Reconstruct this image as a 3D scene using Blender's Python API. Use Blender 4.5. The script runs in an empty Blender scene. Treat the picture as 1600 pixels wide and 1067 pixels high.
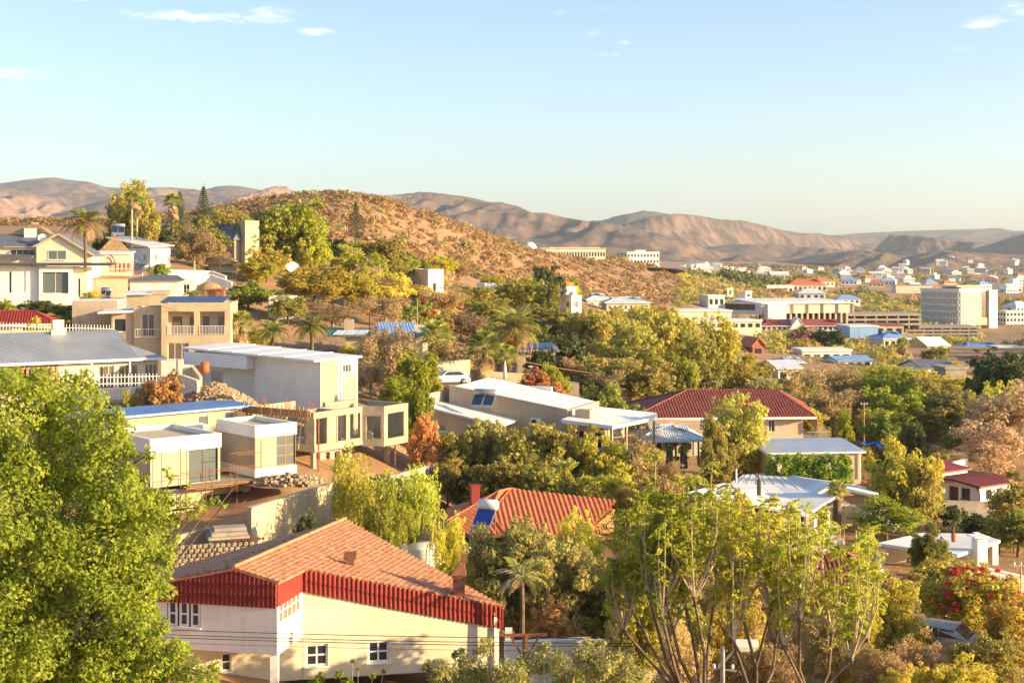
import bpy, math, random
import numpy as np
from mathutils import Vector, Matrix

# ------------------------------------------------------------------ camera, sky, sun, exposure
SC = bpy.context.scene
COL = SC.collection
F = 2222.2222          # focal length in pixels of the 1600 px wide photograph (50 mm lens)
YH = 395.0             # row of the eye level
CZ = 40.0              # camera height above the datum
cam_d = bpy.data.cameras.new('camera'); cam = bpy.data.objects.new('camera', cam_d); COL.objects.link(cam)
cam_d.lens = 50.0; cam_d.sensor_width = 36.0; cam_d.sensor_fit = 'HORIZONTAL'
cam_d.shift_y = -(533.5 - YH) / 1600.0
cam_d.clip_start = 0.5; cam_d.clip_end = 60000.0
cam.location = (0, 0, CZ); cam.rotation_euler = (math.pi / 2, 0, 0)
SC.camera = cam

SUN_AZ = math.radians(-14.0)     # direction to the sun, measured from +X towards +Y
SUN_EL = math.radians(13.0)
SUN_DIR = Vector((math.cos(SUN_AZ) * math.cos(SUN_EL), math.sin(SUN_AZ) * math.cos(SUN_EL), math.sin(SUN_EL)))
W = bpy.data.worlds.new('World'); SC.world = W; W.use_nodes = True
def build_world():
    nt = W.node_tree; nt.nodes.clear(); N = nt.nodes; L = nt.links
    out = N.new('ShaderNodeOutputWorld'); bg = N.new('ShaderNodeBackground')
    sky = N.new('ShaderNodeTexSky'); sky.sky_type = 'NISHITA'; sky.sun_disc = False
    sky.sun_elevation = SUN_EL; sky.sun_rotation = math.pi / 2 - SUN_AZ
    sky.altitude = 900; sky.air_density = .9; sky.dust_density = 2.3; sky.ozone_density = 1.5
    bg.inputs['Strength'].default_value = 0.106
    tc = N.new('ShaderNodeTexCoord'); sep = N.new('ShaderNodeSeparateXYZ'); L.new(tc.outputs['Generated'], sep.inputs[0])
    def m(op, a, b=None, clamp=False):
        n = N.new('ShaderNodeMath'); n.operation = op; n.use_clamp = clamp
        for i, v in enumerate((a, b)):
            if v is None: continue
            if isinstance(v, (int, float)): n.inputs[i].default_value = v
            else: L.new(v, n.inputs[i])
        return n.outputs[0]
    az = m('ARCTAN2', sep.outputs['X'], sep.outputs['Y']); el = m('ARCSINE', sep.outputs['Z'])
    # a few small fair-weather clouds: azimuth, elevation, half width, half height (degrees)
    clouds = [(-12.6, 9.2, 4.0, .36), (-9.6, 9.35, 1.7, .5), (-7.6, 8.75, 1.35, .25), (-17.0, 9.7, 1.1, .35), (-19.6, 6.7, 2.3, .4), (-20.2, 7.3, 1.2, .35), (-19.0, 9.7, .7, .2),
              (1.8, 9.6, .5, .25), (3.3, 8.75, .6, .25), (3.5, 7.85, .7, .25), (4.6, 8.4, .6, .2), (3.6, 9.7, .5, .2), (4.2, 7.9, .35, .12),
              (17.6, 7.85, 1.0, .22), (18.6, 8.7, 1.5, .35), (20.2, 9.2, 1.7, .6), (19.9, 9.9, 1.3, .5)]
    ae = N.new('ShaderNodeCombineXYZ'); L.new(az, ae.inputs[0]); L.new(el, ae.inputs[1])
    mask = None
    for ci, (a, e, w, h) in enumerate(clouds):
        sx, sy = 1 / math.radians(w), 1 / math.radians(h)
        mp = N.new('ShaderNodeMapping'); mp.inputs['Scale'].default_value = (sx, sy, 1); mp.inputs['Location'].default_value = (-math.radians(a) * sx, -math.radians(e) * sy, 0)
        g = N.new('ShaderNodeTexGradient'); g.gradient_type = 'SPHERICAL'; L.new(ae.outputs[0], mp.inputs['Vector']); L.new(mp.outputs[0], g.inputs[0])
        gf = g.outputs['Fac'] if w > 1.25 else m('MULTIPLY', g.outputs['Fac'], .5)
        mask = gf if mask is None else m('MAXIMUM', mask, gf)
    cmb = N.new('ShaderNodeCombineXYZ'); L.new(m('MULTIPLY', az, 1.0), cmb.inputs[0]); L.new(m('MULTIPLY', el, 2.6), cmb.inputs[1])
    nz = N.new('ShaderNodeTexNoise'); nz.inputs['Scale'].default_value = 62; nz.inputs['Detail'].default_value = 6; nz.inputs['Roughness'].default_value = .68
    L.new(cmb.outputs[0], nz.inputs['Vector'])
    dens = m('MULTIPLY', m('SUBTRACT', m('ADD', m('MULTIPLY', mask, 0.8), m('MULTIPLY', nz.outputs['Fac'], 2.2)), 1.3), 1.0, clamp=True)
    dens = m('MULTIPLY', dens, m('MULTIPLY', mask, 2.2, clamp=True))
    dens = m('MULTIPLY', dens, 0.85)
    nz2 = N.new('ShaderNodeTexNoise'); nz2.inputs['Scale'].default_value = 30; nz2.inputs['Detail'].default_value = 2; L.new(cmb.outputs[0], nz2.inputs['Vector'])
    cr = N.new('ShaderNodeMix'); cr.data_type = 'RGBA'
    cr.inputs[6].default_value = (3.9, 4.4, 5.4, 1); cr.inputs[7].default_value = (6.2, 5.5, 5.0, 1)
    L.new(m('MULTIPLY', m('SUBTRACT', nz2.outputs['Fac'], .4), 4.0, clamp=True), cr.inputs[0])
    mx = N.new('ShaderNodeMix'); mx.data_type = 'RGBA'
    L.new(dens, mx.inputs[0]); L.new(sky.outputs[0], mx.inputs[6]); L.new(cr.outputs[2], mx.inputs[7])
    L.new(mx.outputs[2], bg.inputs['Color']); L.new(bg.outputs[0], out.inputs['Surface'])
build_world()
W.cycles.sampling_method = 'MANUAL'; W.cycles.sample_map_resolution = 256
sun_d = bpy.data.lights.new('sun', 'SUN'); sun = bpy.data.objects.new('sun', sun_d); COL.objects.link(sun)
sun_d.energy = 4.7; sun_d.angle = math.radians(0.55); sun_d.color = (1.0, 0.72, 0.38)
sun.rotation_euler = (-SUN_DIR).to_track_quat('-Z', 'Y').to_euler(); sun.location = (200, -30, 120)
SC.view_settings.view_transform = 'Standard'; SC.view_settings.look = 'None'; SC.view_settings.gamma = 1.0
SC.view_settings.use_curve_mapping = False; SC.view_settings.exposure = 1.47
SC.cycles.max_bounces = 7; SC.cycles.diffuse_bounces = 4; SC.cycles.transparent_max_bounces = 8; SC.cycles.volume_bounces = 0
SC.cycles.use_denoising = True

# ------------------------------------------------------------------ helpers
def P(px, py, D):
    """the point of the place that the photograph shows at pixel (px, py), at a distance D in front of the camera"""
    return Vector(((px - 800.0) / F * D, D, CZ - (py - YH) / F * D))
def ZY(py, D): return CZ - (py - YH) / F * D
def XP(px, D): return (px - 800.0) / F * D
def tag(o, label=None, cat=None, group=None, kind=None):
    if label: o['label'] = label
    if cat: o['category'] = cat
    if group: o['group'] = group
    if kind: o['kind'] = kind
    return o
def empty(name, loc=(0, 0, 0), rz=0.0, parent=None):
    o = bpy.data.objects.new(name, None); COL.objects.link(o); o.location = loc; o.rotation_euler = (0, 0, rz); o.empty_display_size = .3
    if parent: o.parent = parent
    return o
def thing(name, label, cat, loc=(0, 0, 0), rz=0.0, group=None):
    return tag(empty(name, loc, rz), label, cat, group)
def link(name, me, mat=None, parent=None, loc=None, rz=None):
    o = bpy.data.objects.new(name, me); COL.objects.link(o)
    if mat is not None and not me.materials: me.materials.append(mat)
    if parent is not None: o.parent = parent
    if loc is not None: o.location = loc
    if rz is not None: o.rotation_euler = (0, 0, rz)
    return o
def copy_tree(o, parent=None):
    c = o.copy(); COL.objects.link(c); c.parent = parent
    for ch in list(KIDS.get(o.name, [])):
        k = copy_tree(ch, c); KIDS.setdefault(c.name, []).append(k)
    return c
KIDS = {}
class MB:
    """collects polygons for one mesh object"""
    def __init__(s): s.v = []; s.f = []; s.m = []; s.cm = 0
    def poly(s, pts):
        n = len(s.v); s.v += [tuple(p) for p in pts]; s.f.append(tuple(range(n, n + len(pts)))); s.m.append(s.cm); return s
    def box(s, x0, y0, z0, x1, y1, z1):
        if x0 > x1: x0, x1 = x1, x0
        if y0 > y1: y0, y1 = y1, y0
        if z0 > z1: z0, z1 = z1, z0
        n = len(s.v)
        s.v += [(x0, y0, z0), (x1, y0, z0), (x1, y1, z0), (x0, y1, z0), (x0, y0, z1), (x1, y0, z1), (x1, y1, z1), (x0, y1, z1)]
        for q in ((0, 3, 2, 1), (4, 5, 6, 7), (0, 1, 5, 4), (1, 2, 6, 5), (2, 3, 7, 6), (3, 0, 4, 7)):
            s.f.append(tuple(n + i for i in q)); s.m.append(s.cm)
        return s
    def prism(s, pts, z0, z1):
        """vertical prism over a plan polygon (counter-clockwise); z0 / z1 may be lists per corner"""
        k = len(pts); n = len(s.v)
        zb = z0 if isinstance(z0, (list, tuple)) else [z0] * k
        zt = z1 if isinstance(z1, (list, tuple)) else [z1] * k
        s.v += [(p[0], p[1], zb[i]) for i, p in enumerate(pts)] + [(p[0], p[1], zt[i]) for i, p in enumerate(pts)]
        s.f.append(tuple(n + i for i in reversed(range(k)))); s.f.append(tuple(n + k + i for i in range(k))); s.m += [s.cm] * 2
        for i in range(k):
            j = (i + 1) % k; s.f.append((n + i, n + j, n + k + j, n + k + i)); s.m.append(s.cm)
        return s
    def slab(s, pts, t):
        """a sheet of thickness t under a polygon of 3-D points"""
        k = len(pts); n = len(s.v)
        s.v += [tuple(p) for p in pts] + [(p[0], p[1], p[2] - t) for p in pts]
        s.f.append(tuple(range(n, n + k))); s.f.append(tuple(n + k + i for i in reversed(range(k)))); s.m += [s.cm] * 2
        for i in range(k):
            j = (i + 1) % k; s.f.append((n + j, n + i, n + k + i, n + k + j)); s.m.append(s.cm)
        return s
    def bar(s, a, b, w, h=None):
        a = Vector(a); b = Vector(b); d = (b - a)
        if d.length < 1e-6: return s
        h = h or w; d.normalize()
        u = d.cross(Vector((0, 0, 1)))
        if u.length < 1e-4: u = Vector((1, 0, 0))
        u.normalize(); w2 = u.cross(d); n = len(s.v)
        for p in (a, b):
            for (i, j) in ((-1, -1), (1, -1), (1, 1), (-1, 1)): s.v.append(tuple(p + u * (i * w / 2) + w2 * (j * h / 2)))
        for q in ((0, 1, 2, 3), (7, 6, 5, 4), (0, 4, 5, 1), (1, 5, 6, 2), (2, 6, 7, 3), (3, 7, 4, 0)):
            s.f.append(tuple(n + i for i in q)); s.m.append(s.cm)
        return s
    def tube(s, pts, radii, seg=6, cap=True):
        pts = [Vector(p) for p in pts]; n = len(s.v); k = len(pts)
        if not isinstance(radii, (list, tuple)): radii = [radii] * k
        up = Vector((0.13, 0.21, 1)).normalized()
        for i, p in enumerate(pts):
            d = (pts[min(i + 1, k - 1)] - pts[max(i - 1, 0)]); d = d.normalized() if d.length > 1e-9 else Vector((0, 0, 1))
            u = d.cross(up)
            if u.length < 1e-3: u = d.cross(Vector((1, 0, 0)))
            u.normalize(); w = d.cross(u)
            for q in range(seg):
                a = 2 * math.pi * q / seg; s.v.append(tuple(p + (u * math.cos(a) + w * math.sin(a)) * radii[i]))
        for i in range(k - 1):
            for q in range(seg):
                r = (q + 1) % seg; s.f.append((n + i * seg + q, n + i * seg + r, n + (i + 1) * seg + r, n + (i + 1) * seg + q)); s.m.append(s.cm)
        if cap:
            s.f.append(tuple(n + q for q in reversed(range(seg)))); s.f.append(tuple(n + (k - 1) * seg + q for q in range(seg))); s.m += [s.cm] * 2
        return s
    def lathe(s, prof, c=(0, 0, 0), seg=16):
        n = len(s.v); k = len(prof)
        for (r, z) in prof:
            for q in range(seg):
                a = 2 * math.pi * q / seg; s.v.append((c[0] + r * math.cos(a), c[1] + r * math.sin(a), c[2] + z))
        for i in range(k - 1):
            for q in range(seg):
                r = (q + 1) % seg; s.f.append((n + i * seg + q, n + i * seg + r, n + (i + 1) * seg + r, n + (i + 1) * seg + q)); s.m.append(s.cm)
        return s
    def mesh(s, name, mats=None, smooth=False):
        me = bpy.data.meshes.new(name); me.from_pydata(s.v, [], s.f)
        if mats:
            for m_ in (mats if isinstance(mats, (list, tuple)) else [mats]): me.materials.append(m_)
            if isinstance(mats, (list, tuple)) and len(mats) > 1: me.polygons.foreach_set('material_index', s.m)
        if smooth: me.polygons.foreach_set('use_smooth', [True] * len(me.polygons))
        me.update(); return me
    def build(s, name, mat=None, parent=None, loc=None, rz=None, smooth=False):
        o = link(name, s.mesh(name, mat, smooth), None, parent, loc, rz)
        if parent is not None: KIDS.setdefault(parent.name, []).append(o)
        return o

# ------------------------------------------------------------------ materials
def shade(name, col, col2=None, scale=1.5, rough=.85, bump=0.0, bscale=20.0, streak=0.0, metal=0.0, stretch=(1, 1, 1), detail=5, spec=.3, lo=.35, hi=.65, local=False):
    """a surface whose colour wanders between two tones of itself, with fine relief; streak adds run-down weathering"""
    m = bpy.data.materials.new(name); m.use_nodes = True; nt = m.node_tree; N = nt.nodes; L = nt.links
    b = N['Principled BSDF']; b.inputs['Roughness'].default_value = rough; b.inputs['Metallic'].default_value = metal
    b.inputs['Specular IOR Level'].default_value = spec
    if local:
        tc = N.new('ShaderNodeTexCoord'); pos = tc.outputs['Object']
    else:
        pos = N.new('ShaderNodeNewGeometry').outputs['Position']
    mp = N.new('ShaderNodeMapping'); mp.inputs['Scale'].default_value = stretch; L.new(pos, mp.inputs['Vector'])
    nz = N.new('ShaderNodeTexNoise'); nz.inputs['Scale'].default_value = scale; nz.inputs['Detail'].default_value = detail; nz.inputs['Roughness'].default_value = .6
    L.new(mp.outputs[0], nz.inputs['Vector'])
    col2 = col2 or tuple(c * .78 for c in col)
    mr = N.new('ShaderNodeMapRange'); mr.inputs['From Min'].default_value = lo; mr.inputs['From Max'].default_value = hi; L.new(nz.outputs['Fac'], mr.inputs['Value'])
    mx = N.new('ShaderNodeMix'); mx.data_type = 'RGBA'; mx.inputs[6].default_value = (*col2, 1); mx.inputs[7].default_value = (*col, 1)
    L.new(mr.outputs[0], mx.inputs[0]); last = mx.outputs[2]
    if streak > 0:
        mp2 = N.new('ShaderNodeMapping'); mp2.inputs['Scale'].default_value = (2.2, 2.2, .16); L.new(pos, mp2.inputs['Vector'])
        n2 = N.new('ShaderNodeTexNoise'); n2.inputs['Scale'].default_value = 1.6; n2.inputs['Detail'].default_value = 6; L.new(mp2.outputs[0], n2.inputs['Vector'])
        r2 = N.new('ShaderNodeMapRange'); r2.inputs['From Min'].default_value = .5; r2.inputs['From Max'].default_value = .78; r2.inputs['To Max'].default_value = streak; L.new(n2.outputs['Fac'], r2.inputs['Value'])
        m2 = N.new('ShaderNodeMix'); m2.data_type = 'RGBA'; m2.inputs[7].default_value = (col[0] * .5, col[1] * .46, col[2] * .4, 1)
        L.new(r2.outputs[0], m2.inputs[0]); L.new(last, m2.inputs[6]); last = m2.outputs[2]
    L.new(last, b.inputs['Base Color'])
    if bump > 0:
        n3 = N.new('ShaderNodeTexNoise'); n3.inputs['Scale'].default_value = bscale; n3.inputs['Detail'].default_value = 4; L.new(pos, n3.inputs['Vector'])
        bp = N.new('ShaderNodeBump'); bp.inputs['Strength'].default_value = bump; bp.inputs['Distance'].default_value = .05
        L.new(n3.outputs['Fac'], bp.inputs['Height']); L.new(bp.outputs[0], b.inputs['Normal'])
    return m
def leafmat(name, col, col2, trans=.35, var=.35):
    """leaves: two-tone per leaf, a little different per tree, light passes through"""
    m = bpy.data.materials.new(name); m.use_nodes = True; nt = m.node_tree; N = nt.nodes; L = nt.links; N.clear()
    out = N.new('ShaderNodeOutputMaterial'); at = N.new('ShaderNodeAttribute'); at.attribute_name = 'rnd'
    oi = N.new('ShaderNodeObjectInfo')
    mx = N.new('ShaderNodeMix'); mx.data_type = 'RGBA'; mx.inputs[6].default_value = (*col, 1); mx.inputs[7].default_value = (*col2, 1); L.new(at.outputs['Fac'], mx.inputs[0])
    hs = N.new('ShaderNodeHueSaturation')
    mr = N.new('ShaderNodeMapRange'); mr.inputs['To Min'].default_value = 1 - var; mr.inputs['To Max'].default_value = 1 + var * .6; L.new(oi.outputs['Random'], mr.inputs['Value'])
    mh = N.new('ShaderNodeMath'); mh.operation = 'MULTIPLY_ADD'; mh.inputs[1].default_value = 7.31; mh.inputs[2].default_value = 0; L.new(oi.outputs['Random'], mh.inputs[0])
    fr = N.new('ShaderNodeMath'); fr.operation = 'FRACT'; L.new(mh.outputs[0], fr.inputs[0])
    m4 = N.new('ShaderNodeMapRange'); m4.inputs['To Min'].default_value = .485; m4.inputs['To Max'].default_value = .52; L.new(fr.outputs[0], m4.inputs['Value'])
    L.new(mr.outputs[0], hs.inputs['Value']); L.new(m4.outputs[0], hs.inputs['Hue']); L.new(mx.outputs[2], hs.inputs['Color'])
    d = N.new('ShaderNodeBsdfPrincipled'); d.inputs['Roughness'].default_value = .55; d.inputs['Specular IOR Level'].default_value = .25; L.new(hs.outputs[0], d.inputs['Base Color'])
    t = N.new('ShaderNodeBsdfTranslucent'); L.new(hs.outputs[0], t.inputs['Color'])
    ms = N.new('ShaderNodeMixShader'); ms.inputs[0].default_value = trans; L.new(d.outputs[0], ms.inputs[1]); L.new(t.outputs[0], ms.inputs[2]); L.new(ms.outputs[0], out.inputs['Surface'])
    return m
def glassmat(name, col=(.03, .035, .045), rough=.08):
    m = bpy.data.materials.new(name); m.use_nodes = True; b = m.node_tree.nodes['Principled BSDF']
    b.inputs['Base Color'].default_value = (*col, 1); b.inputs['Roughness'].default_value = rough; b.inputs['Specular IOR Level'].default_value = .8
    return m
# ------------------------------------------------------------------ the ground
# known ground levels: pixel column, pixel row of the ground there, distance
GROUND = [
 (-400, 1500, 20), (400, 1500, 20), (1200, 1500, 20), (2000, 1500, 20), (-500, 1150, 38), (200, 1250, 38), (800, 1260, 38), (1400, 1260, 38), (2100, 1280, 38),
 (-300, 1030, 58), (330, 1085, 60), (560, 1092, 66), (800, 1090, 66), (1000, 1070, 66), (1250, 1060, 66), (1500, 1040, 66), (1900, 1045, 66),
 (-200, 840, 85), (150, 860, 85), (300, 905, 82), (520, 880, 84), (700, 900, 90), (830, 880, 92), (1000, 890, 90), (1300, 930, 84), (1500, 895, 92), (1800, 900, 92),
 (180, 800, 97), (330, 800, 97), (440, 765, 100), (560, 762, 106), (640, 768, 108), (760, 790, 112), (900, 800, 112), (1050, 790, 112), (1200, 825, 108), (1330, 815, 112), (1480, 800, 122), (1750, 810, 122),
 (-150, 640, 128), (60, 640, 130), (180, 650, 128), (300, 655, 116), (420, 650, 118), (560, 672, 120), (700, 705, 130), (860, 708, 132), (1000, 722, 135), (1140, 715, 140), (1300, 735, 138), (1500, 735, 145), (1750, 745, 145),
 (30, 540, 160), (200, 562, 165), (330, 562, 168), (450, 570, 165), (600, 600, 160), (760, 615, 160), (950, 645, 165), (1150, 672, 172), (1350, 682, 172), (1550, 672, 180), (1800, 680, 180),
 (-200, 470, 190), (0, 474, 192), (130, 474, 192), (250, 470, 200), (350, 480, 210), (500, 500, 215), (650, 520, 215), (800, 548, 215), (950, 580, 220), (1150, 604, 230), (1350, 615, 235), (1550, 612, 240), (1800, 620, 240),
 (0, 420, 230), (120, 418, 235), (280, 425, 235), (430, 440, 250), (560, 450, 265), (680, 462, 275), (800, 490, 280), (950, 520, 290), (1150, 548, 320), (1350, 562, 330), (1600, 560, 340), (1900, 565, 340),
 (-200, 385, 290), (0, 384, 290), (200, 385, 290), (340, 385, 300), (500, 395, 320), (640, 420, 330), (760, 445, 350), (900, 478, 380), (1080, 508, 420), (1250, 525, 440), (1450, 535, 450), (1700, 535, 450),
 (-250, 355, 380), (0, 355, 380), (180, 358, 380), (340, 348, 380), (450, 335, 380), (560, 345, 380), (700, 400, 400), (820, 440, 440), (960, 470, 500), (1080, 478, 560), (1180, 502, 560), (1330, 510, 560), (1500, 528, 640), (1800, 528, 640),
 (-250, 345, 460), (100, 346, 460), (300, 335, 460), (400, 316, 450), (470, 306, 450), (530, 304, 450), (590, 312, 450), (660, 334, 470), (720, 355, 490), (800, 385, 530), (880, 404, 600), (960, 425, 640),
 (850, 399, 690), (930, 400, 740), (1000, 410, 760), (1050, 428, 800), (1085, 428, 850), (1100, 440, 760), (1160, 452, 800), (1300, 462, 850), (1450, 475, 850), (1700, 480, 850),
 (530, 340, 640), (400, 340, 640), (150, 352, 640), (-200, 352, 640), (700, 380, 700), (820, 405, 900), (950, 420, 1000), (1060, 430, 1050), (1130, 432, 1050), (1300, 444, 1150), (1450, 452, 1150), (1700, 452, 1150),
 (-200, 372, 1200), (300, 370, 1200), (700, 400, 1300), (900, 415, 1500), (1060, 420, 1500), (1150, 424, 1500), (1300, 432, 1600), (1500, 436, 1700), (1750, 436, 1700),
 (-200, 385, 2200), (300, 385, 2200), (700, 403, 2200), (1000, 411, 2300), (1200, 415, 2400), (1400, 421, 2300), (1600, 424, 2300), (1800, 424, 2300),
 (-600, 392, 4500), (200, 392, 4500), (900, 402, 4500), (1400, 404, 4500), (2000, 404, 4500), (-600, 395, 9000), (800, 396, 9000), (2000, 396, 9000), (-600, 394, 20000), (800, 394, 20000), (2000, 394, 20000)]
_g = np.array(GROUND, float)
def _feat(px, D): return np.stack([(np.clip(px, -900, 2500) - 800) / 260.0, np.log(D) * 2.6], -1)
_gp = _feat(_g[:, 0], _g[:, 2]); _gv = -(_g[:, 1] - YH) / F * _g[:, 2]
def _fit():
    n = len(_gp); d = np.sqrt(((_gp[:, None] - _gp[None]) ** 2).sum(-1) + .02)
    A = np.zeros((n + 3, n + 3)); A[:n, :n] = d - np.eye(n) * .02; A[:n, n] = 1; A[:n, n + 1:] = _gp; A[n:, :n] = A[:n, n:].T
    return np.linalg.solve(A, np.concatenate([_gv, [0, 0, 0]]))
_gw = _fit()
def gz_arr(X, Y):
    Y = np.maximum(np.asarray(Y, float), 6.0); X = np.asarray(X, float); px = 800 + X / Y * F
    q = _feat(px, Y); sh = q.shape[:-1]; q = q.reshape(-1, 2); out = np.zeros(len(q))
    for i in range(0, len(q), 20000):
        c = q[i:i + 20000]; d = np.sqrt(((c[:, None] - _gp[None]) ** 2).sum(-1) + .02)
        out[i:i + 20000] = d @ _gw[:-3] + _gw[-3] + c @ _gw[-2:]
    return CZ + out.reshape(sh)
def gz(x, y): return float(gz_arr(np.array([x]), np.array([y]))[0])

def hash2(i, j, s=0):
    n = (i * 374761393 + j * 668265263 + s * 1442695041) & 0xffffffff
    n = ((n ^ (n >> 13)) * 1274126177) & 0xffffffff
    return ((n ^ (n >> 16)) & 0xffff) / 65535.0
def vnoise(x, y, s=0):
    xi = np.floor(x).astype(np.int64); yi = np.floor(y).astype(np.int64); fx = x - xi; fy = y - yi
    fx = fx * fx * (3 - 2 * fx); fy = fy * fy * (3 - 2 * fy)
    a = hash2(xi, yi, s); b = hash2(xi + 1, yi, s); c = hash2(xi, yi + 1, s); d = hash2(xi + 1, yi + 1, s)
    return (a * (1 - fx) + b * fx) * (1 - fy) + (c * (1 - fx) + d * fx) * fy
def fbm(x, y, o=4, s=0):
    t = 0; a = .5
    for i in range(o): t = t + a * vnoise(x * 2 ** i + 17.3 * i, y * 2 ** i - 9.1 * i, s + i); a *= .5
    return t
def ridged(x, y, o=4, s=0):
    t = 0; a = .5
    for i in range(o): t = t + a * (1 - np.abs(2 * vnoise(x * 2 ** i + 5.7 * i, y * 2 ** i + 3.3 * i, s + i) - 1)); a *= .5
    return t

def grid_mesh(name, X, Y, Z, mat, smooth=True):
    r, c = X.shape; me = bpy.data.meshes.new(name)
    co = np.stack([X, Y, Z], -1).reshape(-1, 3)
    i = np.arange(r * c).reshape(r, c)
    q = np.stack([i[:-1, :-1], i[:-1, 1:], i[1:, 1:], i[1:, :-1]], -1).reshape(-1, 4)
    me.vertices.add(len(co)); me.vertices.foreach_set('co', co.ravel())
    me.loops.add(q.size); me.loops.foreach_set('vertex_index', q.ravel().astype(np.int32))
    me.polygons.add(len(q)); me.polygons.foreach_set('loop_start', np.arange(0, q.size, 4, dtype=np.int32))
    me.polygons.foreach_set('loop_total', np.full(len(q), 4, np.int32))
    me.polygons.foreach_set('use_smooth', np.ones(len(q), bool))
    me.update(calc_edges=True); me.validate(); me.materials.append(mat)
    return me

M = {}
M['earth'] = shade('dry earth', (.42, .25, .13), (.27, .16, .085), scale=.12, rough=.95, bump=.5, bscale=1.2, detail=9)
M['rock_far'] = shade('scrubby mountain slope', (.215, .135, .10), (.062, .054, .046), scale=.02, rough=1, bump=0, detail=12, lo=.4, hi=.62)
M['rock_pink'] = shade('bare pink rock slope', (.40, .24, .17), (.15, .10, .08), scale=.02, rough=1, detail=10, lo=.3, hi=.7)
M['rock_grey'] = shade('grey scrub hillside', (.19, .13, .095), (.065, .058, .05), scale=.03, rough=1, detail=10, lo=.3, hi=.7)
def build_ground():
    px = np.concatenate([np.linspace(-1500, -120, 24, endpoint=False), np.linspace(-120, 1720, 210, endpoint=False), np.linspace(1720, 3100, 25)])
    D = np.exp(np.linspace(math.log(9), math.log(20000), 260))
    PX, DD = np.meshgrid(px, D); X = (PX - 800) / F * DD; Y = DD
    Z = gz_arr(X, Y)
    amp = np.clip((DD - 200) / 300, 0, 1) * np.clip((1300 - DD) / 500, 0, 1) * np.clip((1150 - PX) / 200, 0, 1)
    Z = Z + (fbm(X / 26, Y / 26, 3, 3) - .45) * 2.2 * amp
    o = link('ground', grid_mesh('ground', X, Y, Z, M['earth'])); tag(o, 'dry reddish earth of the valley and its hillsides', 'ground', kind='structure')
build_ground()

def mountain(name, label, ridge, D, depth, mat, relief, lam, seed, foot=None, cols=240, rows=70, rough=0.0):
    """a mountain range: a crest through the given pixels at distance D, falling towards us over `depth` metres, cut by gullies"""
    r = np.array(ridge, float); px = np.linspace(r[0, 0], r[-1, 0], cols)
    # smooth crest line
    zr = np.interp(px, r[:, 0], -(r[:, 1] - YH) / F * D)
    k = np.array([1, 2, 3, 2, 1.]); k /= k.sum(); zr = np.convolve(np.pad(zr, 2, mode='edge'), k, 'valid')
    s = np.concatenate([np.linspace(0, 1, rows), 1 + np.linspace(.06, .5, 10)])
    PX, S = np.meshgrid(px, s); Yr = D - depth * (1 - S); X = (PX - 800) / F * D + 0 * S; Y = Yr
    base = foot if foot is not None else gz_arr(X[0], Y[0]) - CZ - 2
    base = np.broadcast_to(base, zr.shape)
    prof = np.where(S <= 1, np.clip(S, 0, 1) ** 1.25, 1 - (S - 1) * 1.0)
    H = (zr - base)[None, :]
    wx = X + 0.5 * lam * (fbm(X / (lam * 1.5), Y / (lam * 1.5), 3, seed + 9) - .5)
    n = 1.5 * ridged(wx / lam + .55 * (1 - S) * depth / lam, Y / (lam * 2.4), 6, seed) - .94
    w = np.clip(S, 0, 1); w = np.where(S <= 1, (np.clip(w * 3.2, 0, 1)) * (1 - w ** 5), 0)
    Z = base[None, :] + H * prof + 1.6 * n * relief * w + (fbm(X / (lam * .16), Y / (lam * .16), 3, seed + 4) - .45) * rough * np.where(S <= 1, np.clip(S * 3, 0, 1), .4)
    # points shifted forward must not rise above the sight line to the crest
    lim = (zr[None, :] / D) * Y * .985 + 0 * S
    Z = np.where(S < .97, np.minimum(Z, np.maximum(lim, base[None, :] + (H * prof))), Z)
    o = link(name, grid_mesh(name, X, Y, Z + CZ, mat)); tag(o, label, 'mountain', kind='structure'); return o

mountain('mountains', 'high bluish mountain range on the skyline above the upper houses',
         [(-500, 300), (-250, 285), (-80, 292), (0, 287), (40, 281), (85, 277), (110, 282), (140, 284), (165, 293), (192, 294), (214, 291), (240, 306), (262, 302), (285, 299), (305, 306), (330, 294), (365, 291), (398, 296), (440, 303), (520, 310), (600, 330), (700, 350)],
         6500, 2600, M['rock_far'], 210, 620, 11, foot=40)
mountain('mountains', 'low bare pink rocky ridge lit by the sun',
         [(-300, 320), (-120, 312), (-40, 305), (0, 309), (18, 306), (38, 304), (55, 309), (75, 316), (95, 319), (112, 327), (130, 335), (160, 345), (210, 352), (260, 360)],
         4600, 900, M['rock_pink'], 90, 210, 23, foot=20, rough=26)
mountain('mountains', 'pointed bare rocky peak just above the scrub hill crest',
         [(330, 340), (380, 312), (402, 301), (418, 294), (432, 290), (446, 289), (458, 294), (472, 301), (490, 309), (530, 320), (580, 335)],
         4300, 700, M['rock_pink'], 80, 180, 31, foot=60, rough=24)
mountain('mountains', 'long brown mountain ridge with deep gullies behind the scrub hill',
         [(430, 330), (500, 309), (540, 304), (565, 301.5), (600, 305), (640, 304), (682, 301), (722, 306), (760, 315), (790, 319), (812, 325), (830, 334), (850, 335), (872, 340), (905, 347), (940, 356), (980, 368), (1010, 382), (1040, 392), (1080, 402)],
         4200, 1500, M['rock_far'], 135, 400, 47, rough=8)
mountain('mountains', 'broad brown mountain with spurs running down towards the far town',
         [(860, 360), (905, 350), (940, 348), (970, 338), (1000, 333), (1030, 336), (1060, 342), (1100, 344), (1130, 351), (1160, 358), (1200, 364), (1240, 364), (1280, 368), (1330, 378), (1400, 392)],
         5200, 2000, M['rock_far'], 170, 470, 53, rough=8)
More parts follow.
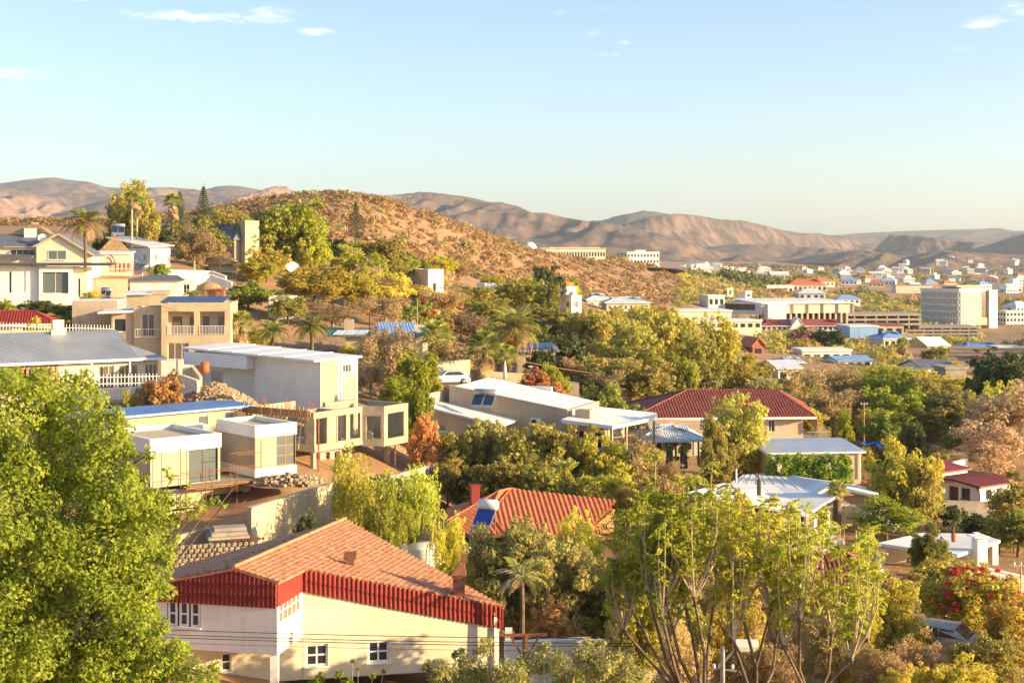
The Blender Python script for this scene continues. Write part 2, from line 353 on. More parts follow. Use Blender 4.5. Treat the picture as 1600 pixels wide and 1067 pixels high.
mountain('mountains', 'flat topped plateau closing the skyline above the office tower',
         [(1100, 385), (1180, 372), (1240, 368), (1290, 369), (1350, 364), (1420, 361), (1480, 359), (1530, 358), (1556, 356), (1572, 358), (1590, 364), (1640, 366), (1750, 360), (1950, 352), (2200, 365)],
         7200, 2600, M['rock_far'], 120, 600, 61)
mountain('hills', 'low grey foothill at the foot of the brown mountain',
         [(960, 404), (1020, 396), (1080, 388), (1140, 382), (1200, 381), (1260, 386), (1320, 394), (1400, 402)],
         3700, 900, M['rock_grey'], 40, 260, 71, rough=5)
mountain('hills', 'small rounded dark foothill beyond the far town',
         [(1225, 412), (1262, 403), (1290, 396), (1325, 392.5), (1352, 395), (1385, 404), (1415, 410), (1450, 416)],
         2900, 700, M['rock_grey'], 30, 200, 83, rough=4)
mountain('hills', 'bare hill with pale houses strewn over its flank',
         [(1330, 423), (1375, 414), (1412, 403), (1440, 397), (1470, 393), (1500, 394), (1545, 396), (1600, 399), (1680, 404), (1800, 412)],
         2500, 620, M['rock_far'], 34, 230, 97, rough=3)
mountain('hills', 'dark steep hill rising at the edge of the frame above the far town',
         [(1500, 404), (1540, 394), (1562, 382), (1585, 371), (1612, 362), (1680, 350), (1800, 345), (1950, 380)],
         3500, 800, M['rock_grey'], 50, 260, 101, rough=5)
# ------------------------------------------------------------------ building materials
def mats():
    A = M
    A['plaster_white'] = shade('white plaster', (.86, .83, .76), (.76, .72, .64), scale=.5, streak=.22, bump=.12, bscale=9)
    A['plaster_bright'] = shade('bright white paint', (.82, .79, .72), (.74, .70, .62), scale=.6, streak=.12)
    A['plaster_cream'] = shade('cream plaster', (.78, .70, .52), (.66, .58, .41), scale=.5, streak=.32, bump=.12, bscale=9)
    A['plaster_tan'] = shade('tan plaster', (.48, .39, .29), (.40, .32, .235), scale=.6, streak=.3, bump=.12, bscale=9)
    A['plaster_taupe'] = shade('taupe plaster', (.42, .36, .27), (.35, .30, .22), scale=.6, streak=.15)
    A['plaster_sand'] = shade('sand plaster', (.53, .44, .29), (.44, .36, .24), scale=.5, streak=.25, bump=.12, bscale=9)
    A['plaster_peach'] = shade('peach plaster', (.66, .51, .36), (.58, .44, .31), scale=.5, streak=.15)
    A['plaster_raw'] = shade('raw cement plaster', (.44, .37, .27), (.30, .25, .18), scale=.8, streak=.45, bump=.3, bscale=7)
    A['concrete'] = shade('raw concrete', (.40, .35, .28), (.28, .245, .20), scale=.9, streak=.4, bump=.3, bscale=8)
    A['block'] = shade('cement block', (.38, .32, .25), (.26, .22, .17), scale=2.5, bump=.4, bscale=12)
    A['stone'] = shade('rough stone', (.40, .33, .24), (.20, .165, .12), scale=3, bump=.5, bscale=8)
    A['tile_red'] = shade('clay roof tile', (.60, .20, .085), (.44, .13, .06), scale=2.2, rough=.75, bump=.2, bscale=14)
    A['tile_deep'] = shade('deep red roof tile', (.27, .035, .024), (.19, .026, .02), scale=2.0, rough=.7, bump=.2, bscale=14)
    A['tile_maroon'] = shade('maroon roof tile', (.30, .085, .06), (.21, .06, .045), scale=1.6, rough=.75)
    A['shingle'] = shade('weathered red shingle', (.56, .27, .14), (.37, .155, .09), scale=2.6, rough=.85, bump=.2, bscale=10)
    A['sheet_red'] = shade('red painted roof sheet', (.42, .09, .065), (.34, .07, .055), scale=.8, rough=.55)
    A['sheet_white'] = shade('white roof sheet', (.80, .80, .80), (.68, .67, .65), scale=.35, rough=.5, streak=.1)
    A['sheet_pale'] = shade('pale corrugated roof sheet', (.74, .77, .80), (.62, .65, .68), scale=.5, rough=.4, metal=.1)
    A['sheet_grey'] = shade('grey metal roof', (.42, .44, .47), (.32, .335, .36), scale=.35, rough=.42, metal=.35)
    A['sheet_blue'] = shade('blue roof sheet', (.26, .42, .68), (.20, .34, .58), scale=.4, rough=.4)
    A['sheet_green'] = shade('green roof sheet', (.10, .20, .17), (.08, .15, .13), scale=.5, rough=.6)
    A['slate'] = shade('slate roof', (.16, .17, .21), (.10, .11, .14), scale=1.2, rough=.6)
    A['thatch'] = shade('thatch', (.42, .28, .13), (.22, .14, .07), scale=2.2, rough=1, bump=.6, bscale=9)
    A['trim_white'] = shade('white trim paint', (.82, .82, .80), (.74, .73, .70), scale=1.0, rough=.5)
    A['timber'] = shade('raw timber', (.42, .24, .11), (.28, .15, .07), scale=4, bump=.3)
    A['timber_dark'] = shade('dark timber', (.13, .075, .04), (.08, .05, .03), scale=4)
    A['steel_dark'] = shade('dark steel', (.07, .065, .06), (.045, .042, .04), scale=3, rough=.5)
    A['steel'] = shade('galvanised steel', (.45, .46, .47), (.34, .35, .36), scale=3, rough=.35, metal=.6)
    A['rust'] = shade('rusty steel', (.30, .12, .06), (.18, .08, .045), scale=5, rough=.8)
    A['glass'] = glassmat('window glass'); A['glass_warm'] = glassmat('curtained window glass', (.16, .12, .09), .15)
    A['glass_grey'] = glassmat('grey window glass', (.12, .14, .15), .1)
    A['solar'] = glassmat('solar collector glass', (.02, .03, .075), .12); A['solar_blue'] = glassmat('blue solar collector', (.012, .045, .26), .15)
    A['dark'] = shade('painted interior shade', (.035, .028, .022), (.02, .016, .013), scale=1)  # near-black colour painted in for the shade inside openings
    A['canvas'] = shade('shade canvas', (.55, .47, .33), (.46, .39, .27), scale=2)
    A['brick_red'] = shade('red brick', (.34, .13, .08), (.22, .085, .055), scale=3, bump=.2)
    A['paving'] = shade('grey paving', (.34, .32, .29), (.24, .225, .2), scale=1.2, bump=.2)
    A['asphalt'] = shade('asphalt', (.075, .075, .078), (.05, .05, .052), scale=.4)
    A['bark'] = shade('bark', (.20, .14, .09), (.10, .07, .045), scale=5, bump=.5, bscale=14, local=True)
    A['bark_pale'] = shade('pale bark', (.56, .45, .3), (.36, .27, .17), scale=5, bump=.4, bscale=14, local=True)
    A['rubble'] = shade('rubble', (.46, .35, .23), (.28, .2, .13), scale=2.5, bump=.4)
    A['plastic_blue'] = shade('blue plastic', (.03, .12, .55), (.025, .09, .42), scale=2, rough=.5)
    A['plastic_orange'] = shade('orange plastic', (.6, .12, .03), (.5, .1, .03), scale=2, rough=.5)
    A['lamp_glass'] = shade('lamp diffuser', (.75, .74, .7), (.66, .65, .6), scale=3, rough=.3)
    A['car_white'] = shade('white car paint', (.72, .72, .72), (.66, .66, .66), scale=1, rough=.25, spec=.6)
    A['car_dark'] = shade('dark car paint', (.05, .055, .065), (.04, .045, .055), scale=1, rough=.2, spec=.6)
    A['rubber'] = shade('rubber', (.03, .03, .03), (.02, .02, .02), scale=3)
    A['water'] = glassmat('pool water', (.10, .36, .42), .05)
    A['skin'] = shade('skin', (.16, .09, .06), (.12, .07, .045), scale=5); A['denim'] = shade('denim', (.12, .2, .42), (.08, .14, .3), scale=8); A['shirt'] = shade('pale shirt', (.62, .66, .72), (.5, .54, .6), scale=8)
mats()

# ------------------------------------------------------------------ building helpers
class House:
    """a building with its near corner at pixel column px, distance D; local x runs right (receding by `a` degrees), local y runs back"""
    def __init__(s, name, label, px, D, a, ybase, cat='house', group=None):
        s.a = math.radians(a); s.C = Vector((XP(px, D), D)); s.z = ZY(ybase, D)
        s.ux = Vector((math.cos(s.a), math.sin(s.a))); s.uy = Vector((-math.sin(s.a), math.cos(s.a)))
        s.o = thing(name, label, cat, (s.C.x, s.C.y, s.z), s.a, group)
    def world(s, x, y): return s.C + s.ux * x + s.uy * y
    def _hit(s, d, px, p0):
        k = (px - 800) / F; return (k * p0.y - p0.x) / (d.x - k * d.y)
    def lx(s, px, y=0): return s._hit(s.ux, px, s.world(0, y))
    def ly(s, px, x=0): return s._hit(s.uy, px, s.world(x, 0))
    def zt(s, py, x=0, y=0): return ZY(py, s.world(x, y).y) - s.z
    def part(s, name, mb, mat, smooth=False, parent=None): return mb.build(name, M[mat] if isinstance(mat, str) else mat, parent or s.o, smooth=smooth)
    def box(s, name, mat, *b, parent=None): return s.part(name, MB().box(*b), mat, parent=parent)
def wall_open(mb, o, d, L, z0, z1, t, ops):
    """a wall from o along unit plan direction d, thickness t to its left, with rectangular openings (s0, s1, z0, z1)"""
    n = (-d[1], d[0])
    def pc(s0, s1, a, b):
        if s1 - s0 < 1e-4 or b - a < 1e-4: return
        q = [(o[0] + d[0] * s + n[0] * w, o[1] + d[1] * s + n[1] * w) for (s, w) in ((s0, 0), (s1, 0), (s1, t), (s0, t))]
        mb.prism(q, a, b)
    xs = sorted({0.0, L} | {v for p in ops for v in p[:2]})
    for i in range(len(xs) - 1):
        a, b = xs[i], xs[i + 1]; mid = (a + b) / 2
        seg = sorted([(p[2], p[3]) for p in ops if p[0] < mid < p[1]]); z = z0
        for (p, q) in seg: pc(a, b, z, p); z = q
        pc(a, b, z, z1)
    return mb
def window(parent, o, d, s0, s1, z0, z1, glass='glass', frame='trim_white', nx=2, nz=1, inset=.10, fw=.07, name='window', sill=True):
    """a window set back in an opening of a wall: frame (the part) with panes as sub-parts"""
    n = (-d[1], d[0]); mb = MB()
    def bx(m, a, b, p, q, w0, w1):
        m.prism([(o[0] + d[0] * s + n[0] * w, o[1] + d[1] * s + n[1] * w) for (s, w) in ((a, w0), (b, w0), (b, w1), (a, w1))], p, q)
    i0, i1 = inset, inset + .07
    bx(mb, s0, s0 + fw, z0, z1, i0, i1); bx(mb, s1 - fw, s1, z0, z1, i0, i1); bx(mb, s0 + fw, s1 - fw, z0, z0 + fw, i0, i1); bx(mb, s0 + fw, s1 - fw, z1 - fw, z1, i0, i1)
    for i in range(1, nx):
        c = s0 + (s1 - s0) * i / nx; bx(mb, c - fw * .4, c + fw * .4, z0 + fw, z1 - fw, i0, i1)
    for j in range(1, nz):
        c = z0 + (z1 - z0) * j / nz
        for i in range(nx):
            a = s0 + (s1 - s0) * i / nx + fw * .4; b = s0 + (s1 - s0) * (i + 1) / nx - fw * .4; bx(mb, max(a, s0 + fw), min(b, s1 - fw), c - fw * .4, c + fw * .4, i0 + .003, i1 - .003)
    f = mb.build(name, M[frame], parent)
    for i in range(nx):
        for j in range(nz):
            g = MB(); a = s0 + (s1 - s0) * i / nx; b = s0 + (s1 - s0) * (i + 1) / nx; p = z0 + (z1 - z0) * j / nz; q = z0 + (z1 - z0) * (j + 1) / nz
            bx(g, a + fw * .3, b - fw * .3, p + fw * .3, q - fw * .3, i0 + .025, i0 + .045); g.build('pane', M[glass], f)
    if sill:
        g = MB(); bx(g, s0 - .06, s1 + .06, z0 - .07, z0 - .002, -.07, inset); g.build('sill', M[frame], f)
    return f
def railing(parent, o, d, L, z0, h, step=.14, mat='trim_white', name='railing'):
    """posts and rails; every upright is a bar of its own inside the railing"""
    mb = MB(); pt = lambda s, z: (o[0] + d[0] * s, o[1] + d[1] * s, z)
    mb.bar(pt(0, z0 + h), pt(L, z0 + h), .06); mb.bar(pt(0, z0 + .1), pt(L, z0 + .1), .04)
    r = mb.build(name, M[mat], parent)
    n = max(2, int(L / step)); me = MB().bar((0, 0, 0), (0, 0, h - .02), .03).mesh('baluster', M[mat])
    for i in range(n + 1):
        b = link('baluster', me, None, r, pt(L * i / n, z0 + .01)); KIDS.setdefault(r.name, []).append(b)
    return r
def tiled(mb, poly, rib=.3, course=.35, amp=.05, lift=.03, base=.02, flat=False):
    """overlapping roof tiles over a convex planar roof face; poly[0]->poly[1] is the eave, counter-clockwise from above"""
    p = [Vector(q) for q in poly]; e = (p[1] - p[0]); es = e.normalized(); n = (p[1] - p[0]).cross(p[-1] - p[0]).normalized()
    if n.z < 0: n = -n
    u = n.cross(es).normalized()
    st = [((q - p[0]).dot(es), (q - p[0]).dot(u)) for q in p]
    if max(t for _, t in st) < -min(t for _, t in st): u = -u; st = [(a, -b) for a, b in st]
    def span(t):
        xs = []
        for i in range(len(st)):
            (a, b), (c, d) = st[i], st[(i + 1) % len(st)]
            if (b <= t <= d) or (d <= t <= b):
                if abs(d - b) < 1e-9: xs += [a, c]
                else: xs.append(a + (c - a) * (t - b) / (d - b))
        return (min(xs), max(xs)) if len(xs) >= 2 else None
    T = max(t for _, t in st); rows = max(1, int(round(T / course))); ch = T / rows
    for j in range(rows):
        t0, t1 = j * ch, (j + 1) * ch + .02
        sp = span(min(T - 1e-4, (j + .5) * ch))
        if not sp: continue
        s0, s1 = sp; off = (rib * .5 if (flat and j % 2) else 0)
        k0 = math.floor((s0 - off) / rib); k1 = math.ceil((s1 - off) / rib)
        for k in range(k0, k1):
            a = max(s0, k * rib + off); b = min(s1, (k + 1) * rib + off)
            if b - a < rib * .12: continue
            if flat:
                jit = (hash2(k + 500, j + 300, 5) - .5) * lift * .8; g = .012
                q = [(a + g, t0, base + lift + jit), (b - g, t0, base + lift + jit), (b - g, t1, base), (a + g, t1, base), (a + g, t0, base - .01), (b - g, t0, base - .01)]
                v = [p[0] + es * x + u * y + n * z for x, y, z in q]; m = len(mb.v); mb.v += [tuple(x) for x in v]
                mb.f += [(m, m + 1, m + 2, m + 3), (m + 4, m + 5, m + 1, m)]; mb.m += [mb.cm] * 2
            else:
                xs = [a, a + (b - a) * .3, a + (b - a) * .55, a + (b - a) * .8, b]; hs = [0, 0, amp, amp, 0]
                m = len(mb.v)
                for (x, h) in zip(xs, hs):
                    for (t, l) in ((t0, lift), (t1, 0)): mb.v.append(tuple(p[0] + es * x + u * t + n * (base + h + l)))
                for (x, h) in zip(xs, hs): mb.v.append(tuple(p[0] + es * x + u * t0 + n * (base - .02)))
                for i in range(4):
                    mb.f += [(m + 2 * i, m + 2 * i + 2, m + 2 * i + 3, m + 2 * i + 1), (m + 10 + i, m + 11 + i, m + 2 * i + 2, m + 2 * i)]; mb.m += [mb.cm] * 2
    return mb
def corrugated(mb, poly, pitch=.25, amp=.03, base=.01):
    """ribs running up a roof face; poly[0]->poly[1] is the eave"""
    return tiled(mb, poly, rib=pitch, course=99, amp=amp, lift=0, base=base)
def cap(mb, pts, r=.09):
    for i in range(len(pts) - 1): mb.tube([Vector(pts[i]) + Vector((0, 0, .04)), Vector(pts[i + 1]) + Vector((0, 0, .04))], r, 6)
    return mb
def hip_faces(x0, y0, x1, y1, ze, zr, ridge='x', inset=None):
    """eave rectangle and ridge of a hip roof: returns four faces and the ridge/hip lines"""
    if ridge == 'x':
        i = (y1 - y0) / 2 if inset is None else inset; ym = (y0 + y1) / 2; r0 = (x0 + i, ym, zr); r1 = (x1 - i, ym, zr)
        fs = [[(x0, y0, ze), (x1, y0, ze), r1, r0], [(x1, y0, ze), (x1, y1, ze), r1], [(x1, y1, ze), (x0, y1, ze), r0, r1], [(x0, y1, ze), (x0, y0, ze), r0]]
        ln = [(r0, r1), ((x0, y0, ze), r0), ((x0, y1, ze), r0), ((x1, y0, ze), r1), ((x1, y1, ze), r1)]
    else:
        i = (x1 - x0) / 2 if inset is None else inset; xm = (x0 + x1) / 2; r0 = (xm, y0 + i, zr); r1 = (xm, y1 - i, zr)
        fs = [[(x0, y0, ze), (x1, y0, ze), r0], [(x1, y0, ze), (x1, y1, ze), r1, r0], [(x1, y1, ze), (x0, y1, ze), r1], [(x0, y1, ze), (x0, y0, ze), r0, r1]]
        ln = [(r0, r1), ((x0, y0, ze), r0), ((x1, y0, ze), r0), ((x0, y1, ze), r1), ((x1, y1, ze), r1)]
    return fs, ln
def hip_roof(H, x0, y0, x1, y1, ze, zr, mat, ridge='x', inset=None, kind='tile', rib=.3, course=.36, amp=.05, fascia='trim_white', parent=None, t=.12):
    fs, ln = hip_faces(x0, y0, x1, y1, ze, zr, ridge, inset)
    mb = MB()
    for f in fs: mb.slab(f, t)
    roof = H.part('roof', mb, mat, parent=parent)
    mb = MB()
    for f in fs:
        if kind == 'tile': tiled(mb, f, rib, course, amp)
        else: corrugated(mb, f, rib, amp)
    tag(H.part('roof_tiles' if kind == 'tile' else 'roof_ribs', mb, mat, parent=roof), kind='stuff')
    mb = MB()
    for a, b in ln: cap(mb, [a, b], .1 if kind == 'tile' else .06)
    H.part('ridge_capping', mb, mat, parent=roof)
    if fascia:
        mb = MB(); g = .06
        for (a, b) in (((x0, y0), (x1, y0)), ((x1, y0), (x1, y1)), ((x1, y1), (x0, y1)), ((x0, y1), (x0, y0))):
            mb.bar((a[0], a[1], ze - .12), (b[0], b[1], ze - .12), .1, .2)
        H.part('fascia', mb, fascia, parent=roof)
    return roof
def solar_heater(label, loc, rz, w=2.0, h=2.0, tilt=25, panel='solar', n=2, tank='steel', group='solar water heaters on the roofs', stand=.5):
    """tank on top of tilted collectors, front facing local -y"""
    t = thing('solar_water_heater', label, 'solar heater', loc, rz, group)
    c, s = math.cos(math.radians(tilt)), math.sin(math.radians(tilt)); top = (0, h * c, stand + h * s)
    mb = MB()
    for x in (-w / 2 + .1, w / 2 - .1):
        mb.bar((x, 0, 0), (x, 0, stand), .05); mb.bar((x, h * c, 0), (x, h * c, top[2] + .1), .05); mb.bar((x, 0, stand), (x, h * c, top[2]), .05)
    mb.build('stand', M['steel'], t)
    for i in range(n):
        a = -w / 2 + w * i / n + .03; b = -w / 2 + w * (i + 1) / n - .03
        mb = MB(); mb.slab([(a, -.02, stand + .07), (b, -.02, stand + .07), (b, h * c, top[2] + .07), (a, h * c, top[2] + .07)], .07); pn = mb.build('collector', M['steel'], t)
        mb = MB(); mb.slab([(a + .05, .02, stand + .09), (b - .05, .02, stand + .09), (b - .05, h * c - .06, top[2] + .052), (a + .05, h * c - .06, top[2] + .052)], .015); mb.build('glass', M[panel], pn)
    mb = MB(); mb.tube([(-w / 2, h * c + .12, top[2] + .28), (-w / 2 + .05, h * c + .12, top[2] + .28), (w / 2 - .05, h * c + .12, top[2] + .28), (w / 2, h * c + .12, top[2] + .28)], [.24, .32, .32, .24], 12); mb.build('tank', M[tank], t, smooth=True)
    return t
def dish(label, loc, az, el, r, mesh_dish=False, mast=1.0, group='satellite dishes'):
    t = thing('satellite_dish', label, 'satellite dish', loc, 0, group)
    R = Matrix.Rotation(az, 4, 'Z') @ Matrix.Rotation(-el, 4, 'X')   # dish looks along local -y
    mb = MB(); seg = 20; rings = 5
    pts = [[R @ Vector((r * k / rings * math.cos(2 * math.pi * q / seg), -.32 * r * (k / rings) ** 2, r * k / rings * math.sin(2 * math.pi * q / seg))) + Vector((0, 0, mast)) for q in range(seg)] for k in range(rings + 1)]
    if mesh_dish:
        for q in range(seg): mb.tube([pts[k][q] for k in range(rings + 1)], .018 * r, 4)
        for k in range(1, rings + 1): mb.tube([pts[k][q % seg] for q in range(seg + 1)], .012 * r, 4)
        for k in range(rings):
            for q in range(seg):
                a, b, c, d = pts[k][q], pts[k][(q + 1) % seg], pts[k + 1][(q + 1) % seg], pts[k + 1][q]
                for f in (.2, .4, .6, .8): mb.bar(a.lerp(d, f), b.lerp(c, f), .012 * r)
    else:
        for k in range(rings):
            for q in range(seg): mb.poly([pts[k][q], pts[k][(q + 1) % seg], pts[k + 1][(q + 1) % seg], pts[k + 1][q]])
    mb.build('reflector', M['trim_white' if not mesh_dish else 'steel'], t, smooth=not mesh_dish)
    f = R @ Vector((0, -.85 * r, 0)) + Vector((0, 0, mast)); mb = MB()
    for q in (0, 7, 13): mb.bar(pts[rings][q], f, .03 * r)
    mb.box(f.x - .08 * r, f.y - .08 * r, f.z - .08 * r, f.x + .08 * r, f.y + .08 * r, f.z + .08 * r); mb.build('feed_arm', M['steel'], t)
    mb = MB(); mb.tube([(0, .1 * r, 0), (0, .1 * r, mast)], .05 * max(r, .6), 8); mb.build('mast', M['steel'], t)
    return t
# ------------------------------------------------------------------ the near house with the red tiled gable
def near_house():
    O = P(433, 1093, 62.0); t = thing('house', 'cream two storey house with weathered red shingle roof and deep red tiled fascia', 'house', O)
    v2 = lambda a: Vector((math.cos(math.radians(a)), math.sin(math.radians(a))))
    K = Vector((0, 0)); dl = v2(167.0); r = v2(77.0); c = v2(-13.0); dm = v2(12.0)
    Mc = r * 3.02
    M_ = Mc; R_ = M_ + dm * 9.16; L_ = dl * 7.2; G0 = dl * 1.98
    wd = lambda p: O.y + p.y
    zz = lambda py, p: ZY(py, wd(p)) - O.z
    zG = zz(886, G0)
    zp = lambda p: zG - .245 * (p - G0).dot(c) - .035 * (p - G0).dot(r)             # the broad sunlit slope
    zl = lambda p: zG + .225 * (p - G0).dot(c) - .035 * (p - G0).dot(r)             # the slope beyond the ridge
    B0 = G0 + r * 14.3
    zf = zz(948, K)      # foot of the fascia on the front
    zu = zz(1019, K)     # underside of the upper floor
    # walls: ground floor under the upper floor
    Lg = M_ - dm * 6.0
    g = MB(); ops = []
    def col(px, base, d):
        k = (px - 800) / F; q = Vector((O.x + base.x, O.y + base.y)); return (k * q.y - q.x) / (d.x - k * d.y)
    s_a0, s_a1 = col(345, Lg, dm), col(361.5, Lg, dm)
    w1 = (col(477.5, Lg, dm), col(512.5, Lg, dm)); w2 = (col(574.5, Lg, dm), col(608, Lg, dm))
    zw = (zz(1042, M_), zz(1007, M_)); zv = (zz(1048, M_ - dm * 3), zz(1019, M_ - dm * 3))
    Lw = 6.0 + 9.16
    ops = [(s_a0, s_a1, zv[0], zv[1]), (w1[0], w1[1], zw[0], zw[1]), (w2[0], w2[1], zw[0], zw[1])]
    zt_low = zu + .05
    wall_open(g, Lg, dm, Lw, 0, zt_low, .3, ops)
    g.build('wall', M['plaster_cream'], t)
    # upper part of the long wall, its top follows the roof slope
    g = MB(); n = 8
    a = M_; q = [M_ + dm * (9.16 * i / n) for i in range(n + 1)]; back = Vector((-dm.y, dm.x)) * .3
    for i in range(n):
        p0, p1 = q[i], q[i + 1]; g.prism([p0, p1, p1 + back, p0 + back], zt_low, [zp(p0) - .12, zp(p1) - .12, zp(p1) - .12, zp(p0) - .12])
    g.prism([M_ - dm * .02 + Vector((.0, .0)), M_ + dm * .001, M_ + back, M_ + back - dm * .02], 0, zp(M_) - .5)
    g.build('wall', M['plaster_cream'], t)
    # far side and rear walls so that the house is closed
    Bk = B0 - r * .6
    g = MB()
    for p0, p1 in ((R_, Bk), (Bk, L_ + r * 6), (L_ + r * 6, L_)):
        e = (p1 - p0).normalized(); nn = Vector((-e.y, e.x)) * .3
        zt = lambda p: min(zp(p), zl(p)) - .25
        g.prism([p0, p1, p1 + nn, p0 + nn], 0, [zt(p0), zt(p1), zt(p1) - .05, zt(p0) - .05])
    g.build('wall', M['plaster_cream'], t)
    # white upper floor that overhangs towards us, with its corner window band
    g = MB(); e = -dl
    wo = (col(260, L_, e), col(313.5, L_, e)); zwin = (zz(973, L_), zz(934, L_))
    zc = zz(938, L_)
    wall_open(g, L_, e, 7.2, zu, zf + .04, .25, [(wo[0], wo[1], zwin[0], zwin[1])] if zwin[1] < zf else [(wo[0], wo[1], zwin[0], zf + .04)])
    g.build('wall', M['plaster_white'], t)
    wt = min(zwin[1], zf + .03)
    for i in range(3):
        a = wo[0] + (wo[1] - wo[0]) * i / 3; b = wo[0] + (wo[1] - wo[0]) * (i + 1) / 3
        window(t, L_, e, a + .05, b - .05, zwin[0], wt, nx=1, nz=2, inset=.06, fw=.1)
    g = MB(); zb0, zb1 = zz(978, K), zz(942, K)
    wall_open(g, K + r * .25, r, 2.77, zu - 0, zp(Mc) - .95, .25, [(.05, 2.6, zb0, zb1)])
    g.build('wall', M['plaster_white'], t)
    window(t, K + r * .25, r, .05, 2.6, zb0, zb1, glass='glass_warm', nx=5, nz=2, inset=.05, fw=.07)
    # soffit, corner post
    g = MB(); g.prism([K, Mc, Mc - dm * 6.0, L_], zu - .12, zu); g.build('soffit', M['plaster_white'], t)
    g = MB(); pc = K + dl * .2 + r * .2; g.box(pc.x - .17, pc.y - .17, 0, pc.x + .17, pc.y + .17, zu - .12); g.build('column', M['plaster_white'], t)
    # windows of the long wall
    window(t, Lg, dm, s_a0, s_a1, zv[0], zv[1], nx=1, nz=2, inset=.1, fw=.08)
    window(t, Lg, dm, w1[0], w1[1], zw[0], zw[1], nx=2, nz=2, inset=.08, fw=.1); window(t, Lg, dm, w2[0], w2[1], zw[0], zw[1], nx=2, nz=2, inset=.08, fw=.1)
    # roof
    v3 = lambda p, z: Vector((p.x, p.y, z))
    ov = .12
    Ko = K - r * ov + c * .1; Mo = M_ - r * .0 + c * .12; Ro = R_ + dm * .25 - r * .05; Lp = dl * 4.55 - r * ov; Bl = B0 - c * .5 - r * .6
    G0o = G0 - r * ov
    main = [v3(Ko, zp(Ko)), v3(Mo, zp(Mo)), v3(Ro, zp(Ro)), v3(B0, zp(B0)), v3(G0o, zG)]
    g = MB(); g.slab(main, .12); g.slab([v3(Lp, zl(Lp)), v3(G0o, zG), v3(B0, zG - .5), v3(Bl, zl(Bl))], .12)
    Le = L_ - r * ov + dl * .3
    g.slab([v3(Le, zl(Le)), v3(Lp, zl(Lp)), v3(Bl, zl(Bl)), v3(L_ + r * 6.2, zl(L_ + r * 6.2))], .12)
    roof = g.build('roof', M['shingle'], t)
    g = MB()
    # shingle courses run across the slope: eave line along the ridge direction at the low side
    lowA = Ro - r * (Ro - Ko).dot(r); lowA = Ko + c * (Ro - Ko).dot(c)
    slope_poly = lambda pts: [v3(p, zp(p)) for p in pts]
    tiled(g, slope_poly([Ro - r * .001, Ro, B0, G0o, Ko, Mo]), rib=.42, course=.30, lift=.03, base=.012, flat=True) if False else None
    def shingles(g, pts, zfun):
        # plan polygon (in c, r coordinates) filled with courses that step down along c
        cr = [((p - G0).dot(c), (p - G0).dot(r)) for p in pts]
        cmin, cmax = min(x for x, _ in cr), max(x for x, _ in cr); ch = .27; j = 0
        x = cmin
        while x < cmax:
            xm = x + ch * .5; ys = []
            for i in range(len(cr)):
                (a0, b0), (a1, b1) = cr[i], cr[(i + 1) % len(cr)]
                if (a0 <= xm < a1) or (a1 <= xm < a0): ys.append(b0 + (b1 - b0) * (xm - a0) / (a1 - a0))
            ys.sort()
            for k in range(0, len(ys) - 1, 2):
                y0, y1 = ys[k], ys[k + 1]; w = .38; y = math.floor(y0 / w) * w - (w * .5 if j % 2 else 0)
                while y < y1:
                    a, b = max(y, y0) + .01, min(y + w, y1) - .01
                    if b - a > .05:
                        lf = .022 + .03 * hash2(int(y * 50) + 900, j, 3)
                        sgn = 1 if zfun is zp else -1
                        xl, xh = (x + ch + .015, x) if sgn > 0 else (x - .015, x + ch)
                        pp = [(xl, a, lf), (xl, b, lf), (xh, b, .008), (xh, a, .008), (xl, a, .0), (xl, b, .0)]
                        vv = []
                        for (cx, ry, h) in pp:
                            q2 = G0 + c * cx + r * ry; vv.append((q2.x, q2.y, zfun(q2) + h))
                        m = len(g.v); g.v += vv; g.f += [(m, m + 1, m + 2, m + 3) if sgn < 0 else (m + 3, m + 2, m + 1, m), (m + 4, m + 5, m + 1, m)]; g.m += [0, 0]
                    y += w
            x += ch; j += 1
    shingles(g, [Ko, Mo, Ro, B0, G0o], zp); shingles(g, [Lp, G0o, B0, Bl], zl)
    tag(g.build('shingles', M['shingle'], roof), kind='stuff')
    g = MB(); cap(g, [v3(G0o, zG), v3(B0, zp(B0))], .1); g.build('ridge_capping', M['shingle'], roof)
    # the flue with its pyramid cowl and the small roof vent
    fp = Vector((XP(717, 66.8) - O.x, 66.8 - O.y)); fz = zp(fp); g = MB()
    g.box(fp.x - .27, fp.y - .27, fz - .4, fp.x + .27, fp.y + .27, fz + 1.0); ch = g.build('chimney', M['brick_red'], roof)
    g = MB(); b = .36; z0 = fz + 1.0
    q = [(fp.x - b, fp.y - b, z0), (fp.x + b, fp.y - b, z0), (fp.x + b, fp.y + b, z0), (fp.x - b, fp.y + b, z0)]; ap = (fp.x + .2, fp.y, z0 + .8)
    for i in range(4): g.poly([q[i], q[(i + 1) % 4], ap])
    g.poly(q[::-1]); g.box(fp.x + .12, fp.y - .1, z0 + .6, fp.x + .38, fp.y + .1, z0 + .95); g.build('cowl', M['rust'], ch)
    vp = Vector((XP(547, 67.5) - O.x, 67.5 - O.y)); vz = zp(vp); g = MB()
    g.box(vp.x - .2, vp.y - .16, vz, vp.x + .2, vp.y + .16, vz + .26); g.slab([(vp.x - .3, vp.y - .25, vz + .3), (vp.x + .3, vp.y - .25, vz + .36), (vp.x + .3, vp.y + .25, vz + .62), (vp.x - .3, vp.y + .25, vz + .56)], .04); g.build('roof_vent', M['rust'], roof)
    # tile-hung fascia, each tile its own piece
    me = MB()
    ns = 6; W_ = .215; Ht = .52
    pr = [(0, 0), (.3, .015), (.5, .055), (.75, .055), (.93, .02), (1, 0)]
